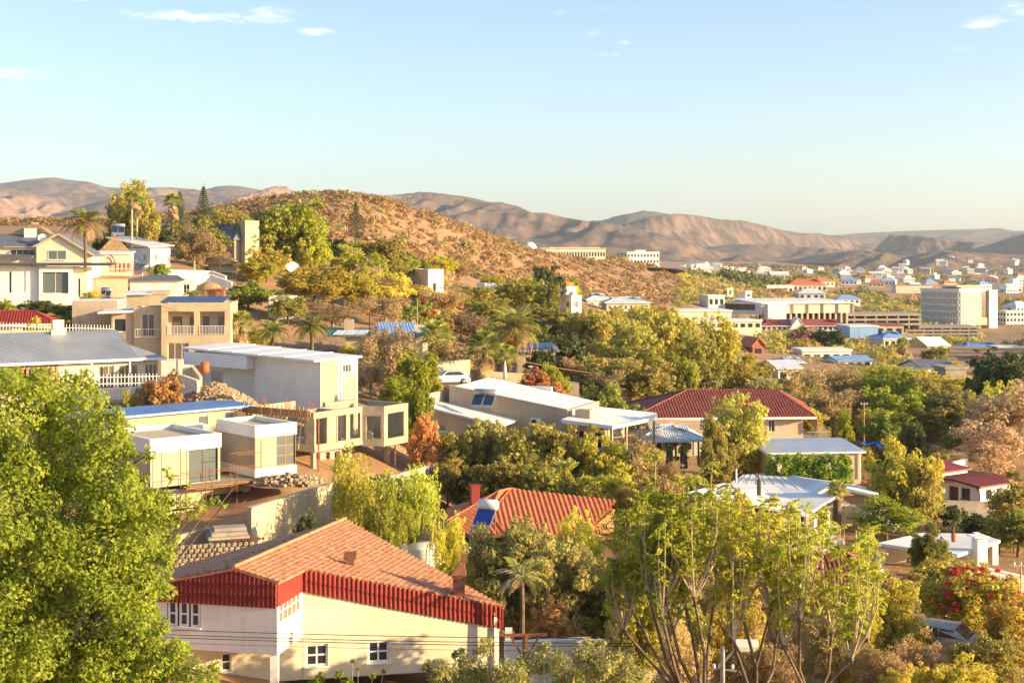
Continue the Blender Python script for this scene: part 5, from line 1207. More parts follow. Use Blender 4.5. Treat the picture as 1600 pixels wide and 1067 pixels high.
def white_red_sheet():
    H = House('house', 'small white house with red sheet roof and brown door', 1531, 121, 35, 787); o = H.o
    Y = H.ly(1462); X = H.lx(1562); zt = H.zt(757)
    xg = 0; shell(H, X + 2, Y, -1, zt - .1, 'plaster_bright', left=[(Y - 3.2, Y - 2.2, -.7, 1.15, dict(name='door', glass='timber_dark', frame='timber', nx=1, sill=False)), (Y - 1.9, Y - 1.0, .2, 1.15, dict(nx=1, frame='timber_dark'))], front=[(.8, 1.5, .2, 1.15, dict(nx=1)), (2.3, 3.1, -.5, 1.15, dict(nx=1))])
    ym = H.ly(1495); za = H.zt(748, 0, ym)
    g = MB(); g.prism([(-.002, Y * .0), (.25, 0), (.25, Y), (-.002, Y)], zt - .1, zt - .05); g.poly([(0, Y, zt - .1), (0, 0, zt - .1), (0, ym, za - .1)]); H.part('gable', g, 'plaster_bright')
    xr = X + 2.4
    f1 = [(xr, -.5, zt - .1), (-.6, -.5, zt - .1), (-.6, ym, za), (xr, ym, za)]; f2 = [(-.6, Y + .5, zt - .1), (xr, Y + .5, zt - .1), (xr, ym, za), (-.6, ym, za)]
    sheet_roof(H, [f1[1], f1[0], f1[3], f1[2]], 'sheet_red', .3, .035, t=.12); sheet_roof(H, [f2[1], f2[0], f2[3], f2[2]], 'sheet_red', .3, .035, t=.12)
    g = MB(); g.bar((-.62, -.5, zt - .12), (-.62, ym, za - .02), .08, .2); g.bar((-.62, Y + .5, zt - .12), (-.62, ym, za - .02), .08, .2); H.part('barge_board', g, 'timber_dark')
    H.part('downpipe', MB().tube([(-.3, .2, zt - .2), (-.15, -.1, zt - .7), (-.15, -.1, 0)], .05, 6), 'timber_dark')
    sheet_roof(H, [(-.9, Y + .55, zt + .25), (X + 3, Y + .55, zt + .25), (X + 3, Y + 4.5, zt + .75), (-.9, Y + 4.5, zt + .75)], 'sheet_red', .3, .03, t=.12); H.box('wall', 'plaster_bright', -.3, Y + .9, -1, X + 2.6, Y + 4.2, zt + .1)
white_red_sheet()
wall_run('low grey block wall below the small white house', [(1464, 783, 117), (1552, 786, 117.5), (1610, 784, 118)], 2.2, 'concrete')
wall_run('white buttressed wall above the small red roofed house', [(1455, 735, 130), (1480, 727, 131), (1512, 717, 136)], 1.6, 'plaster_white')
def flat_carport():
    H = House('carport', 'flat concrete roofed carport on white square pillars at the right edge', 1492, 89, 14, 889, 'carport'); zt = H.zt(864); Y = 5.5
    pts = [(H.lx(1371, 2.5), 2.5, H.zt(848, -4, 2.5)), (0, -.3, zt), (H.lx(1525, 1), 1.0, H.zt(858, 1, 1)), (H.lx(1563, 3), 3.0, H.zt(846, 3, 3)), (H.lx(1530, 7), 7, H.zt(838, 2, 7)), (H.lx(1440, 7), 7, H.zt(836, -2, 7))]
    g = MB(); g.slab(pts, .2); H.part('roof', g, 'sheet_white')
    for (x, y, w) in ((-.15, .1, .28), (H.lx(1519, .8), .9, .2), (H.lx(1556, 3), 2.9, .3), (H.lx(1380, 2.6), 2.7, .25), (H.lx(1528, 6.5), 6.4, .25)): H.box('pillar', 'plaster_bright', x - w, y, -.6, x + w * .4, y + w * 1.4, zt - .22)
    x = H.lx(1533, .2); H.box('chimney', 'plaster_bright', x - .3, .1, -.6, x + .4, .8, H.zt(843, x, .2)); H.box('cap', 'plaster_white', x - .5, .05, H.zt(840, x, .2), x + .55, 1.1, H.zt(838, x, .2))
    H.box('wall', 'plaster_sand', H.lx(1390, 5), 5.2, -.6, 1.5, 5.45, zt - .25)
flat_carport()
wall_run('white low wall in front of the flat roofed carport', [(1536, 888, 86), (1600, 902, 86)], 1.0, 'plaster_white')
def small_tile_house():
    H = House('house', 'small house with maroon tiled hip roof half hidden by the pollarded trees', 1222, 80, -3, 962); X = H.lx(1388); ze = H.zt(906)
    shell(H, X - .8, 5, -1, ze, 'plaster_sand', front=[(.8, 1.6, .6, 1.7), (2.2, 3.2, 0, 2.0, dict(glass='dark', nx=1)), (4, 5, .6, 1.7)], x0=.4, y0=.4); hip_roof(H, 0, -.3, X, 6, ze, H.zt(865, X / 2, 3), 'tile_maroon', rib=.27, course=.33, inset=1.8, fascia='timber_dark')
small_tile_house()
def mid_red_house():
    H = House('house', 'house with bright terracotta tiled roof and dark red chimney among trees', 870, 88, 14, 900); o = H.o
    xl = H.lx(700); X = H.lx(962); ze = H.zt(846)
    shell(H, X - xl - 1.2, 8, -1, ze - .1, 'plaster_sand', front=[(2, 3.5, .6, 1.8), (6, 7.5, .6, 1.8)], x0=xl + .6, y0=1.2)
    xv = H.lx(790, 1)
    # main slope facing the sun and the lower hip towards us
    r0 = (H.lx(798, 6), 6.0, H.zt(764, H.lx(798, 6), 6)); r1 = (H.lx(960, 5.5), 5.6, H.zt(798, H.lx(960, 5.5), 5.6)); e0 = (H.lx(790, -.2), -.2, H.zt(834, xv, -.2)); e1 = (H.lx(905, -.6), -.6, H.zt(846, H.lx(905), -.6)); e2 = (H.lx(958, 2.5), 2.4, H.zt(838, X, 2.4))
    v = (H.lx(765, 2.3), 2.3, H.zt(803, H.lx(765, 2.3), 2.3))
    l0 = (H.lx(698, 3), 3.0, H.zt(815, xl, 3)); l1 = (H.lx(740, -.4), -.4, H.zt(842, H.lx(740), -.4)); lr = (H.lx(780, 5.4), 5.4, H.zt(768, H.lx(780, 5.4), 5.4)); lb = (H.lx(697, 6.5), 6.5, H.zt(795, xl, 6.5))
    back = [(H.lx(798, 11), 11.0, r0[2] - 2.2), (H.lx(955, 10), 10.2, r1[2] - 1.6)]
    fm = [e0, e1, e2, r1, r0, v]; g = MB(); g.slab([e0, e1, r1, r0, v], .14); g.slab([e1, e2, r1], .14); g.slab([r1, back[1], back[0], r0], .12); g.slab([l1, v, lr, l0], .14); g.slab([v, (r0[0] - .1, r0[1], r0[2] - .05), lr], .12); g.slab([e0, v, l1], .12); g.slab([l0, lr, lb], .12); g.slab([lb, lr, back[0]], .12)
    rf = H.part('roof', g, 'tile_red')
    g = MB(); tiled(g, [e0, e1, r1, r0, v], .34, .36, .07); tag(H.part('roof_tiles', g, 'tile_red', parent=rf), kind='stuff')
    g = MB(); tiled(g, [l1, e0, v], .3, .34, .05); tiled(g, [l0, l1, v, lr], .3, .34, .05); tag(H.part('roof_tiles', g, 'tile_red', parent=rf), kind='stuff')
    g = MB(); cap(g, [r0, r1]); cap(g, [e0, v]); cap(g, [v, r0], .07); cap(g, [lr, v], .08); cap(g, [l0, lr]); cap(g, [e1, r1]); cap(g, [lr, r0]); H.part('ridge_capping', g, 'tile_red', parent=rf)
    cx, cy = H.lx(742, 4.6), 4.6; g = MB(); g.box(cx - .28, cy - .28, H.zt(800, cx, cy), cx + .28, cy + .28, H.zt(759, cx, cy)); g.box(cx - .33, cy - .33, H.zt(759, cx, cy), cx + .33, cy + .33, H.zt(757, cx, cy)); H.part('chimney', g, 'tile_deep', parent=rf)
    g = MB(); g.bar(e0, e1, .1, .2); g.bar(e1, e2, .1, .2); g.bar(l1, e0, .1, .2); g.bar(l0, l1, .1, .2); H.part('fascia', g, 'timber_dark', parent=rf)
mid_red_house()
solar_heater('white tank solar heater with a vivid blue collector on the terracotta roof', P(748, 836, 85.2), math.radians(-22), 1.25, 1.75, 42, panel='solar_blue', n=1, tank='trim_white', stand=.15)
bb = MB().box(-.01, 0, 0, .01, .01, .01) if False else None

# ------------------------------------------------------------------ building site: ground, retaining walls, rubble
wall_run('tall raw cement retaining wall along the building site', [(393, 795, 84), (520, 756, 92)], 4.2, 'plaster_sand', t=.3, name='retaining_wall')
wall_run('grey cement wall below the half built house', [(610, 745, 97), (680, 726, 110)], 1.6, 'concrete', name='retaining_wall')
wall_run('raw plastered wall end beside the balcony slab', [(262, 842, 80), (330, 826, 82)], 1.3, 'plaster_raw', name='retaining_wall')
def site():
    b = P(360, 835, 81); t = thing('landing_slab', 'concrete landing slab with steps above the honeycomb stone wall', 'slab', b, math.radians(18))
    MB().prism([(-1.3, -.8), (1.0, -.8), (1.0, .9), (-1.3, .9)], -.12, .02).build('slab', M['concrete'], t); MB().box(-1.1, -.5, .022, .9, .9, .22).build('step', M['concrete'], t); MB().box(-.9, -.1, .222, .9, .9, .4).build('step', M['concrete'], t)
    g = MB()
    for k in range(12): g.box(-.1 + k * .16, -.86 - .02 * k, -.2, .0 + k * .16, -.8, -.1)
    g.build('bunting', M['tile_deep'], t)
    for k in range(5): MB().bar((-.7 + k * .4, -.6, -.13), (-.5 + k * .4, -.2, -1.5), .06).build('prop', M['rust'], t)
    # honeycomb retaining wall, each hollow block its own piece
    b = P(262, 906, 79); t = thing('retaining_wall', 'honeycomb retaining wall of rounded stone blocks above the near roof', 'retaining wall', b, math.radians(16))
    L = 4.8; MB().box(0, .35, -2, L, .7, 1.75).build('backing', M['earth'], t)
    me = MB(); pts = [(.17 * math.cos(a * math.pi / 3), .17 * math.sin(a * math.pi / 3)) for a in range(6)]; n = len(me.v)
    for (x, z) in pts: me.v.append((x, 0.0, z * .85))
    for (x, z) in pts: me.v.append((x * .62, -.1, z * .5))
    for i in range(6): me.f.append((i, (i + 1) % 6, 6 + (i + 1) % 6, 6 + i)); me.m.append(0)
    me.f.append((6, 7, 8, 9, 10, 11)); me.m.append(0); stone = me.mesh('stone', M['stone'])
    r = random.Random(4)
    for j in range(9):
        for i in range(15):
            z = -.3 + j * .25; s = .9 + .2 * r.random(); o = link('stone', stone, None, t, (.15 + i * .32 + (.16 if j % 2 else 0), .34 - .0 * j, z)); o.scale = (s, .8 + .6 * r.random(), s); o.rotation_euler = (0, (r.random() - .5) * .5, 0)
site()
def rock_heap(name, label, px, py, D, w, d, h, n, seed, mat='rubble', smin=.08, smax=.3, cat='rubble'):
    """a heap of broken blocks on a mound"""
    r = random.Random(seed); b = P(px, py, D); t = thing(name, label, cat, b)
    g = MB(); seg = 18
    g.lathe([(1, 0), (.75, .35), (.45, .75), (.15, .97), (0, 1)], seg=seg); g.v = [(x * w * (1 + .2 * r.random()), y * d * (1 + .2 * r.random()), z * h - .15) for x, y, z in g.v]; g.build('mound', M['earth'], t, smooth=True)
    mb = MB()
    for k in range(n):
        a = r.random() * 6.283; q = r.random() ** .6; x, y = math.cos(a) * q * w, math.sin(a) * q * d; z = h * max(0, 1 - q) ** .9 - .1 + .08; s = r.uniform(smin, smax); c = Vector((x, y, z))
        R = Matrix.Rotation(r.random() * 6, 3, 'Z') @ Matrix.Rotation(r.random() * 2, 3, 'X'); m = len(mb.v); e = (s * r.uniform(.5, 1.3), s * r.uniform(.4, .9), s * r.uniform(.3, .7))
        for sx, sy, sz in ((-1, -1, -1), (1, -1, -1), (1, 1, -1), (-1, 1, -1), (-1, -1, 1), (1, -1, 1), (1, 1, 1), (-1, 1, 1)): mb.v.append(tuple(c + R @ Vector((sx * e[0] * r.uniform(.7, 1.1), sy * e[1], sz * e[2] * r.uniform(.7, 1.1)))))
        for f in ((0, 3, 2, 1), (4, 5, 6, 7), (0, 1, 5, 4), (1, 2, 6, 5), (2, 3, 7, 6), (3, 0, 4, 7)): mb.f.append(tuple(m + i for i in f)); mb.m.append(0)
    tag(mb.build('blocks', M[mat], t), kind='stuff')
rock_heap('rubble_heap', 'steep heap of broken stone beside the white box building', 336, 630, 115, 3.2, 2.0, 1.7, 800, 5, smin=.1, smax=.26)
rock_heap('rubble_heap', 'low spread of rubble and planks under the floating white box', 452, 752, 98, 2.6, 1.9, .5, 260, 6, smin=.06, smax=.22)
rock_heap('rubble_heap', 'small dirt pile with broken blocks at the foot of the steep stone heap', 356, 636, 113, 2.0, 1.2, 1.0, 160, 7)
rock_heap('rubble_heap', 'loose soil and stones behind the props of the concrete house', 606, 752, 103, 2.2, 1.4, .5, 120, 8, smin=.05, smax=.15)
t = thing('water_drum', 'orange plastic drum on top of the stone heap by the white box', 'drum', P(320, 582, 112)); MB().lathe([(0, 0), (.33, 0), (.36, .3), (.33, .8), (0, .82)], seg=14).build('shell', M['plastic_orange'], t, smooth=True)
wall_run('low unfinished block wall on the terrace by the stone heap', [(285, 577, 118), (300, 575, 118), (312, 590, 117)], 1.6, 'block', name='garden_wall')
wall_run('stepped cream wall descending beside the rust coloured tree', [(262, 585, 118), (285, 588, 117), (308, 596, 114)], 2.6, 'plaster_cream')
wall_run('white yard wall between the balcony house and the white box', [(252, 562, 140), (312, 563, 140)], 1.6, 'plaster_white')
paling('pale railing on the terrace in front of the white yard wall', [(150, 585, 120), (250, 583, 123)], 1.0, .3)

# ------------------------------------------------------------------ poles, wires, lamp, cars, parasols, people
def pole(label, px, D, ytop, ybase, arms=(), r=.09, mat='bark_pale', name='utility_pole', cat='pole', group='wooden utility poles'):
    b = P(px, ybase, D); h = ZY(ytop, D) - b.z; t = thing(name, label, cat, b, 0, group)
    MB().tube([(0, 0, -.5), (0, 0, h)], [r, r * .75], 8).build('shaft', M[mat], t)
    for (z, w) in arms:
        MB().bar((-w, 0, h - z), (w, 0, h - z), .1).build('crossarm', M[mat], t)
        for s in (-.85, 0, .85): MB().lathe([(0, 0), (.05, 0), (.06, .08), (.03, .16), (0, .17)], c=(s * w, 0, h - z + .05), seg=8).build('insulator', M['trim_white'], t)
    return b + Vector((0, 0, h))
def wire(label, pts, r=.018, sag=.6, mat='steel_dark', group='overhead wires'):
    q = [Vector(p) for p in pts]; out = []
    for i in range(len(q) - 1):
        for k in range(13): f = k / 12; p = q[i].lerp(q[i + 1], f); p.z -= sag * 4 * f * (1 - f); out.append(p)
    b = out[0].copy(); o = MB().tube([p - b for p in out], r, 4).build('overhead_wire', M[mat]); o.location = b; tag(o, label, 'wire', group); return o
pa = pole('pale wooden pole with crossarm left of the maroon roof', 1045, 175, 588, 660, ((.2, 1.0),)); pb = pole('wooden pole rising behind the middle of the maroon roof', 1120, 185, 594, 650, ((.2, .7),)); pc = pole('wooden pole near the solar heater of the maroon roof', 1185, 180, 588, 640, ((.2, .6),))
pole('light post with small head right of the maroon roof', 1350, 160, 630, 700, ((.1, .4),), .07); pole('dark leaning pole among the bushes behind the maroon roof', 1333, 230, 590, 640, (), .12, 'timber')
pole('pale post at the far right beyond the flowering tree', 1595, 74, 878, 925, ((.2, .4),), .06)
pole('rusty post at the bottom right corner', 1583, 54, 1052, 1085, (), .05, 'rust')
pd = pole('dark timber pole in front of the green roofed house', 578, 176, 487, 560, (), .12, 'timber_dark'); pole('pole beside the red bougainvillea', 652, 190, 470, 560, (), .07); pole('slim pole by the dark leafed belt in the middle', 968, 165, 610, 655, (), .1, 'timber')
wire('thick pale cable slung from the fan palms to the wooden pole', [P(705, 532, 165), pa], .05, 1.2, 'timber'); wire('thin wire between the poles behind the maroon roof', [pa, pb, pc], .035, .6)
wire('service wire from the balcony house to the wooden pole', [P(252, 478, 165), P(360, 500, 170)], .02, .3)
for k, y in enumerate((983, 990.5, 995, 1003)):
    wire('dark wire before the near cream house, %s' % ('topmost of four', 'second from top', 'third from top', 'lowest and thinnest')[k], [P(150, y - 4, 58), P(1010, y + 14, 58)], .016 if k < 3 else .009, .12, group='wires in front of the near house')
def street_lamp():
    b = P(1129, 1150, 50); t = thing('street_lamp', 'street lamp with white box head on a pale pole at the bottom', 'street lamp', b); h = ZY(1010, 50) - b.z
    MB().tube([(0, 0, 0), (0, 0, h)], .09, 8).build('pole', M['steel'], t)
    MB().bar((0, 0, h - .6), (.55, 0, h + .05), .06).build('arm', M['steel'], t); MB().bar((-.35, 0, h - .75), (.5, 0, h - .85), .06).build('crossarm', M['steel'], t)
    g = MB(); c = Vector((.82, 0, h - .0)); q = [(-.42, .2), (.42, .2)]
    g.prism([(c.x - .42, -.17), (c.x + .42, -.17), (c.x + .42, .17), (c.x - .42, .17)], c.z + .02, c.z + .22); hd = g.build('lamp_head', M['trim_white'], t)
    g = MB(); g.v = []; lo = [(c.x - .3, -.12), (c.x + .3, -.12), (c.x + .3, .12), (c.x - .3, .12)]; up = [(c.x - .41, -.16), (c.x + .41, -.16), (c.x + .41, .16), (c.x - .41, .16)]
    g.v = [(x, y, c.z - .14) for x, y in lo] + [(x, y, c.z + .019) for x, y in up]; g.f = [(3, 2, 1, 0)] + [(i, (i + 1) % 4, 4 + (i + 1) % 4, 4 + i) for i in range(4)]; g.m = [0] * 5; g.build('diffuser', M['lamp_glass'], hd)
    for s in (-.3, -.1, .35): MB().lathe([(0, 0), (.05, 0), (.06, .1), (0, .16)], c=(s, 0, h - .7 - (.06 if s > 0 else .03)), seg=8).build('insulator', M['trim_white'], t)
street_lamp()
def bracket():
    b = P(820, 1130, 57); t = thing('utility_pole', 'short rusty pole top with a crossarm carrying the near wires', 'pole', b, 0, 'wooden utility poles'); h = ZY(992, 57) - b.z
    MB().tube([(0, 0, 0), (0, 0, h)], .1, 8).build('shaft', M['rust'], t); MB().bar((-.9, 0, h), (.9, 0, h + .03), .1).build('crossarm', M['rust'], t); MB().bar((-.6, 0, h), (0, 0, h - 1), .07).build('brace', M['rust'], t); MB().bar((.6, 0, h), (0, 0, h - 1), .07).build('brace', M['rust'], t)
bracket()
wall_run('pale boundary wall along the street at the bottom', [(790, 1006, 63), (910, 1000, 64), (1010, 1010, 64)], 2.5, 'plaster_white')
wall_run('low cream street wall right of the boundary wall', [(985, 1040, 60), (1110, 1046, 60)], 1.6, 'plaster_cream')
H = House('house', 'shaded tan outbuilding behind the pollarded trees', 912, 78, 4, 1005); shell(H, 5.2, 5, -.5, H.zt(940), 'plaster_tan', front=[(.6, 1.0, .8, 2.0, dict(nx=1))]); flat_roof(H, 0, 0, 5.2, 5, H.zt(940), 'sheet_pale', ph=.15, par_mat='plaster_tan'); H.box('pillar', 'plaster_sand', 2.0, -.5, -.5, 2.3, -.2, H.zt(930)); H.box('pillar', 'plaster_sand', 1.2, -1.0, -.5, 1.45, -.75, H.zt(900))

def car(label, px, py, D, rz, L=4.2, paint='car_white', pickup=False):
    t = thing('car', label, 'car', P(px, py, D), rz, 'parked cars'); w = .85; g = MB(); s = L / 4.2
    pr = [(-2.1, .3), (-2.12, .75), (-1.95, .9), (-1.05, .98), (-.45, 1.42), (.95, 1.45), (1.75, 1.0), (2.08, .95), (2.12, .5), (2.08, .3)]
    k = len(pr); n = 0
    ins = lambda z: w * (1 if z < 1.0 else .82)
    g.v = [(x * s, -ins(z), z) for x, z in pr] + [(x * s, ins(z), z) for x, z in pr]; g.f = [tuple(range(k))[::-1], tuple(range(k, 2 * k))] + [(i, (i + 1) % k, k + (i + 1) % k, k + i) for i in range(k)]; g.m = [0] * (k + 2)
    bd = g.build('body', M[paint], t)
    for sd in (-1, 1):
        g = MB(); y = sd * (w * .9 + .012); g.poly([(-.9 * s, y * 1.06, 1.02), (.2 * s, y * 1.06, 1.02), (.2 * s, y * .93, 1.38), (-.38 * s, y * .93, 1.36)][::sd]); g.poly([(.28 * s, y * 1.06, 1.02), (1.45 * s, y * 1.06, 1.04), (.95 * s, y * .93, 1.38), (.28 * s, y * .93, 1.38)][::sd]); g.build('side_window', M['glass'], bd)
        for x in (-1.3, 1.3):
            wh = MB().lathe([(0, -.11), (.2, -.11), (.31, -.1), (.33, 0), (.31, .1), (0, .11)], seg=16).build('wheel', M['rubber'], t, smooth=True); wh.matrix_local = Matrix.Translation((x * s, sd * (w - .08), .33)) @ Matrix.Rotation(math.pi / 2, 4, 'X')
            hb = MB().lathe([(0, .13), (.16, .13), (.19, .115)], seg=12).build('rim', M['steel'], wh)
        MB().box(-2.14 * s, sd * .45, .6, -2.08 * s, sd * .78, .78).build('headlight', M['lamp_glass'], t); MB().box(2.07 * s, sd * .5, .68, 2.14 * s, sd * .8, .85).build('tail_light', M['tile_deep'], t)
    g = MB(); g.poly([(-1.03 * s, -.7, 1.0), (-.47 * s, -.66, 1.41), (-.47 * s, .66, 1.41), (-1.03 * s, .7, 1.0)]); g.v = [(x - .012, y, z + .012) for x, y, z in g.v]; g.build('windscreen', M['glass'], bd)
    return t
car('silver car parked in the shade below the red flowering tree', 1481, 1024, 64, math.radians(150), paint='steel')
car('silver car behind the palisade between the fan palms', 703, 600, 152, math.radians(15))
def parasol():
    t = thing('parasol', 'closed white garden parasol standing by the palisade', 'parasol', P(789, 603, 149)); MB().tube([(0, 0, 0), (0, 0, 2.6)], .03, 6).build('pole', M['steel'], t)
    MB().lathe([(.05, .7), (.2, .8), (.17, 1.6), (.07, 2.5), (0, 2.65)], seg=10).build('canopy', M['plaster_bright'], t, smooth=True)
parasol()
def pot_plant():
    t = thing('potted_palm', 'small palm in a tall terracotta pot on the flat carport roof', 'pot plant', P(1490, 846, 92)); MB().lathe([(0, 0), (.14, 0), (.17, .5), (.15, .55), (0, .5)], seg=12).build('pot', M['tile_red'], t, smooth=True)
    g = MB(); r = random.Random(3)
    for k in range(22):
        a = r.random() * 6.28; l = r.uniform(.45, .75); u = Vector((math.cos(a), math.sin(a), 0)); p0 = Vector((0, 0, .9)); p1 = p0 + u * l * .55 + Vector((0, 0, .45)); p2 = p0 + u * l + Vector((0, 0, .25)); n = Vector((-u.y, u.x, 0)) * .035
        g.poly([p0 - n * .5, p1 - n, p1 + n, p0 + n * .5]); g.poly([p1 - n, p2, p1 + n])
    g.build('leaves', M['leaf_palm'], t); MB().tube([(0, 0, .45), (0, 0, .95)], .06, 6).build('stem', M['bark'], t)
M['leaf_palm'] = leafmat('palm leaf', (.26, .25, .06), (.14, .17, .035)); pot_plant()
def pool():
    t = thing('swimming_pool', 'small turquoise plunge pool seen through the trees behind the terracotta roof', 'pool', P(925, 782, 104)); MB().prism([(-1.9, -.9), (1.9, -.9), (1.9, .9), (-1.9, .9)], -.5, .2).build('rim', M['plaster_sand'], t); MB().prism([(-1.7, -.7), (1.7, -.7), (1.7, .7), (-1.7, .7)], .1, .21).build('water', M['water'], t)
pool()
t = thing('tarpaulin', 'crumpled blue tarpaulin on the ground right of the peach garage', 'tarpaulin', P(1358, 702, 140)); g = MB()
for i in range(6):
    for j in range(4):
        f = lambda a, b: ((a - 3) * .42, (b - 2) * .4, .35 + .5 * hash2(a + 3, b + 7, 2) - .05 * abs(a - 3))
        g.poly([f(i, j), f(i + 1, j), f(i + 1, j + 1), f(i, j + 1)])
g.build('sheet', M['plastic_blue'], t)
def person():
    b = P(1294, 978, 84); t = thing('person', 'person in pale shirt and blue jeans standing by the small tiled house', 'person', b, math.radians(200))
    V = [(0, 0, .92), (0, 0, 1.12), (0, 0, 1.36), (0, 0, 1.47), (0, .01, 1.56), (0, .015, 1.68), (.1, 0, .88), (.11, .02, .5), (.1, -.02, .09), (.1, .1, .03), (-.1, 0, .88), (-.12, .06, .5), (-.11, .03, .09), (-.11, .15, .03), (.18, 0, 1.38), (.25, -.02, 1.12), (.22, .12, .9), (-.18, 0, 1.38), (-.25, -.02, 1.12), (-.2, .14, .92)]
    E = [(0, 1), (1, 2), (2, 3), (3, 4), (4, 5), (0, 6), (6, 7), (7, 8), (8, 9), (0, 10), (10, 11), (11, 12), (12, 13), (2, 14), (14, 15), (15, 16), (2, 17), (17, 18), (18, 19)]
    R = [.14, .13, .15, .055, .09, .085, .09, .065, .045, .04, .09, .065, .045, .04, .06, .045, .035, .06, .045, .035]
    me = bpy.data.meshes.new('body'); me.from_pydata(V, E, []); o = link('body', me, None, t); o.modifiers.new('skin', 'SKIN'); me.skin_vertices[0].data
    for i, r in enumerate(R): me.skin_vertices[0].data[i].radius = (r, r * .85); me.skin_vertices[0].data[i].use_root = (i == 0)
    s = o.modifiers.new('sub', 'SUBSURF'); s.levels = 2; s.render_levels = 2
    m = bpy.data.materials.new('clothed figure'); m.use_nodes = True; nt = m.node_tree; tc = nt.nodes.new('ShaderNodeTexCoord'); sp = nt.nodes.new('ShaderNodeSeparateXYZ'); rp = nt.nodes.new('ShaderNodeValToRGB'); nt.links.new(tc.outputs['Object'], sp.inputs[0]); mr = nt.nodes.new('ShaderNodeMath'); mr.operation = 'DIVIDE'; mr.inputs[1].default_value = 1.8; nt.links.new(sp.outputs['Z'], mr.inputs[0]); nt.links.new(mr.outputs[0], rp.inputs[0])
    rp.color_ramp.interpolation = 'CONSTANT'; el = rp.color_ramp.elements; el[0].position = 0; el[0].color = (.03, .03, .03, 1); el[1].position = .06; el[1].color = (.1, .18, .42, 1)
    for p, c in ((.53, (.6, .64, .72, 1)), (.815, (.16, .09, .06, 1)), (.93, (.02, .016, .014, 1))): e = el.new(p); e.color = c
    nt.links.new(rp.outputs[0], nt.nodes['Principled BSDF'].inputs['Base Color']); me.materials.append(m)
person()
# ------------------------------------------------------------------ vegetation
RNG = np.random.default_rng(7)
def quads_mesh(name, V, rnd, mat, tri=False):
    """V: (n, 4, 3) leaf corners; rnd: per leaf tone"""
    n = len(V); k = V.shape[1]; me = bpy.data.meshes.new(name); me.vertices.add(n * k); me.vertices.foreach_set('co', V.reshape(-1).astype(np.float32))
    me.loops.add(n * k); me.loops.foreach_set('vertex_index', np.arange(n * k, dtype=np.int32)); me.polygons.add(n)
    me.polygons.foreach_set('loop_start', np.arange(0, n * k, k, dtype=np.int32)); me.polygons.foreach_set('loop_total', np.full(n, k, np.int32)); me.update(calc_edges=True)
    a = me.attributes.new('rnd', 'FLOAT', 'POINT'); a.data.foreach_set('value', np.repeat(rnd, k).astype(np.float32))
    if mat: me.materials.append(mat)
    return me
def unit(v): return v / np.maximum(np.linalg.norm(v, axis=-1, keepdims=True), 1e-9)
def leaves(C, Nn, size, aspect=2.0, rng=RNG, droop=0.0):
    """rhombic leaves at points C, facing roughly Nn"""
    n = len(C); nn = unit(Nn + rng.normal(0, .55, (n, 3))); t = rng.normal(0, 1, (n, 3)); t[:, 2] -= droop * 2; t = unit(t - nn * (t * nn).sum(1, keepdims=True)); b = np.cross(nn, t)
    s = (size * rng.uniform(.6, 1.35, n))[:, None]
    return np.stack([C - t * s, C + b * s / aspect + nn * s * .08, C + t * s, C - b * s / aspect + nn * s * .08], 1)
def clump_points(centres, radii, n, rng, shell=.55, flat=.8):
    """n points spread over clumps (weighted by area), mostly near each clump's skin"""
    w = radii ** 2; idx = rng.choice(len(centres), n, p=w / w.sum()); d = unit(rng.normal(0, 1, (n, 3))); u = shell + (1 - shell) * rng.random(n); u = np.where(rng.random(n) < .25, rng.random(n) ** .5, u)
    p = centres[idx] + d * (radii[idx] * u)[:, None] * np.array([1, 1, flat]); return p, d, idx
def crown_round(seed, nclump=26, n=8000, leaf=.028, tf=.22, rc=(.12, .2), flat=.8, power=.45, cone=0.0, sub=5):
    rng = np.random.default_rng(seed); d = unit(rng.normal(0, 1, (nclump, 3))); u = rng.random(nclump) ** power
    hz = (1 - tf) / 2; cz = tf + hz; r = rng.uniform(rc[0], rc[1], nclump)
    c = d * u[:, None] * np.array([.5, .5, hz]); c[:, :2] *= (1 - r / .5 * .8)[:, None]; c[:, 2] *= (1 - r / hz * .7)
    if cone: c[:, :2] *= (1 - cone * (c[:, 2:3] / hz + 1) / 2)
    c[:, 2] += cz
    # each clump carries smaller tufts so that the outline breaks up
    sc = []; sr = []
    for i in range(nclump):
        k = sub; dd = unit(rng.normal(0, 1, (k, 3))); sc.append(c[i] + dd * r[i] * rng.uniform(.7, 1.15, (k, 1))); sr.append(r[i] * rng.uniform(.22, .55, k))
    C = np.concatenate([c] + sc); R = np.concatenate([r * .75] + sr)
    p, dr, idx = clump_points(C, R, n, rng, flat=flat); p[:, 2] = np.maximum(p[:, 2], tf * .55)
    tone = np.clip(rng.random(len(C))[idx] * .6 + rng.random(n) * .4, 0, 1)
    return leaves(p, dr * .8 + np.array([0, 0, .35]), leaf, 1.9, rng), tone, c
def limbs(mb, c, tf, rng, r0=.03, k=9, twigs=0):
    """trunk and limbs that reach into the clumps"""
    top = Vector((rng.uniform(-.03, .03), rng.uniform(-.03, .03), tf * 1.15)); mb.tube([(0, 0, -.12), (top.x * .4, top.y * .4, tf * .5), top], [r0 * 1.25, r0, r0 * .85], 7)
    for i in rng.choice(len(c), min(k, len(c)), replace=False):
        e = Vector(c[i]); m = top.lerp(e, .5) + Vector((rng.uniform(-.04, .04), rng.uniform(-.04, .04), .02)); mb.tube([top, m, e], [r0 * .6, r0 * .38, r0 * .12], 5)
    for _ in range(twigs):
        i = rng.integers(len(c)); e = Vector(c[i]); d = Vector(unit(rng.normal(0, 1, 3))); d.z = abs(d.z); mb.tube([e, e + d * .12, e + d * .2 + Vector((0, 0, .03))], [r0 * .14, r0 * .09, r0 * .03], 3)
    return mb
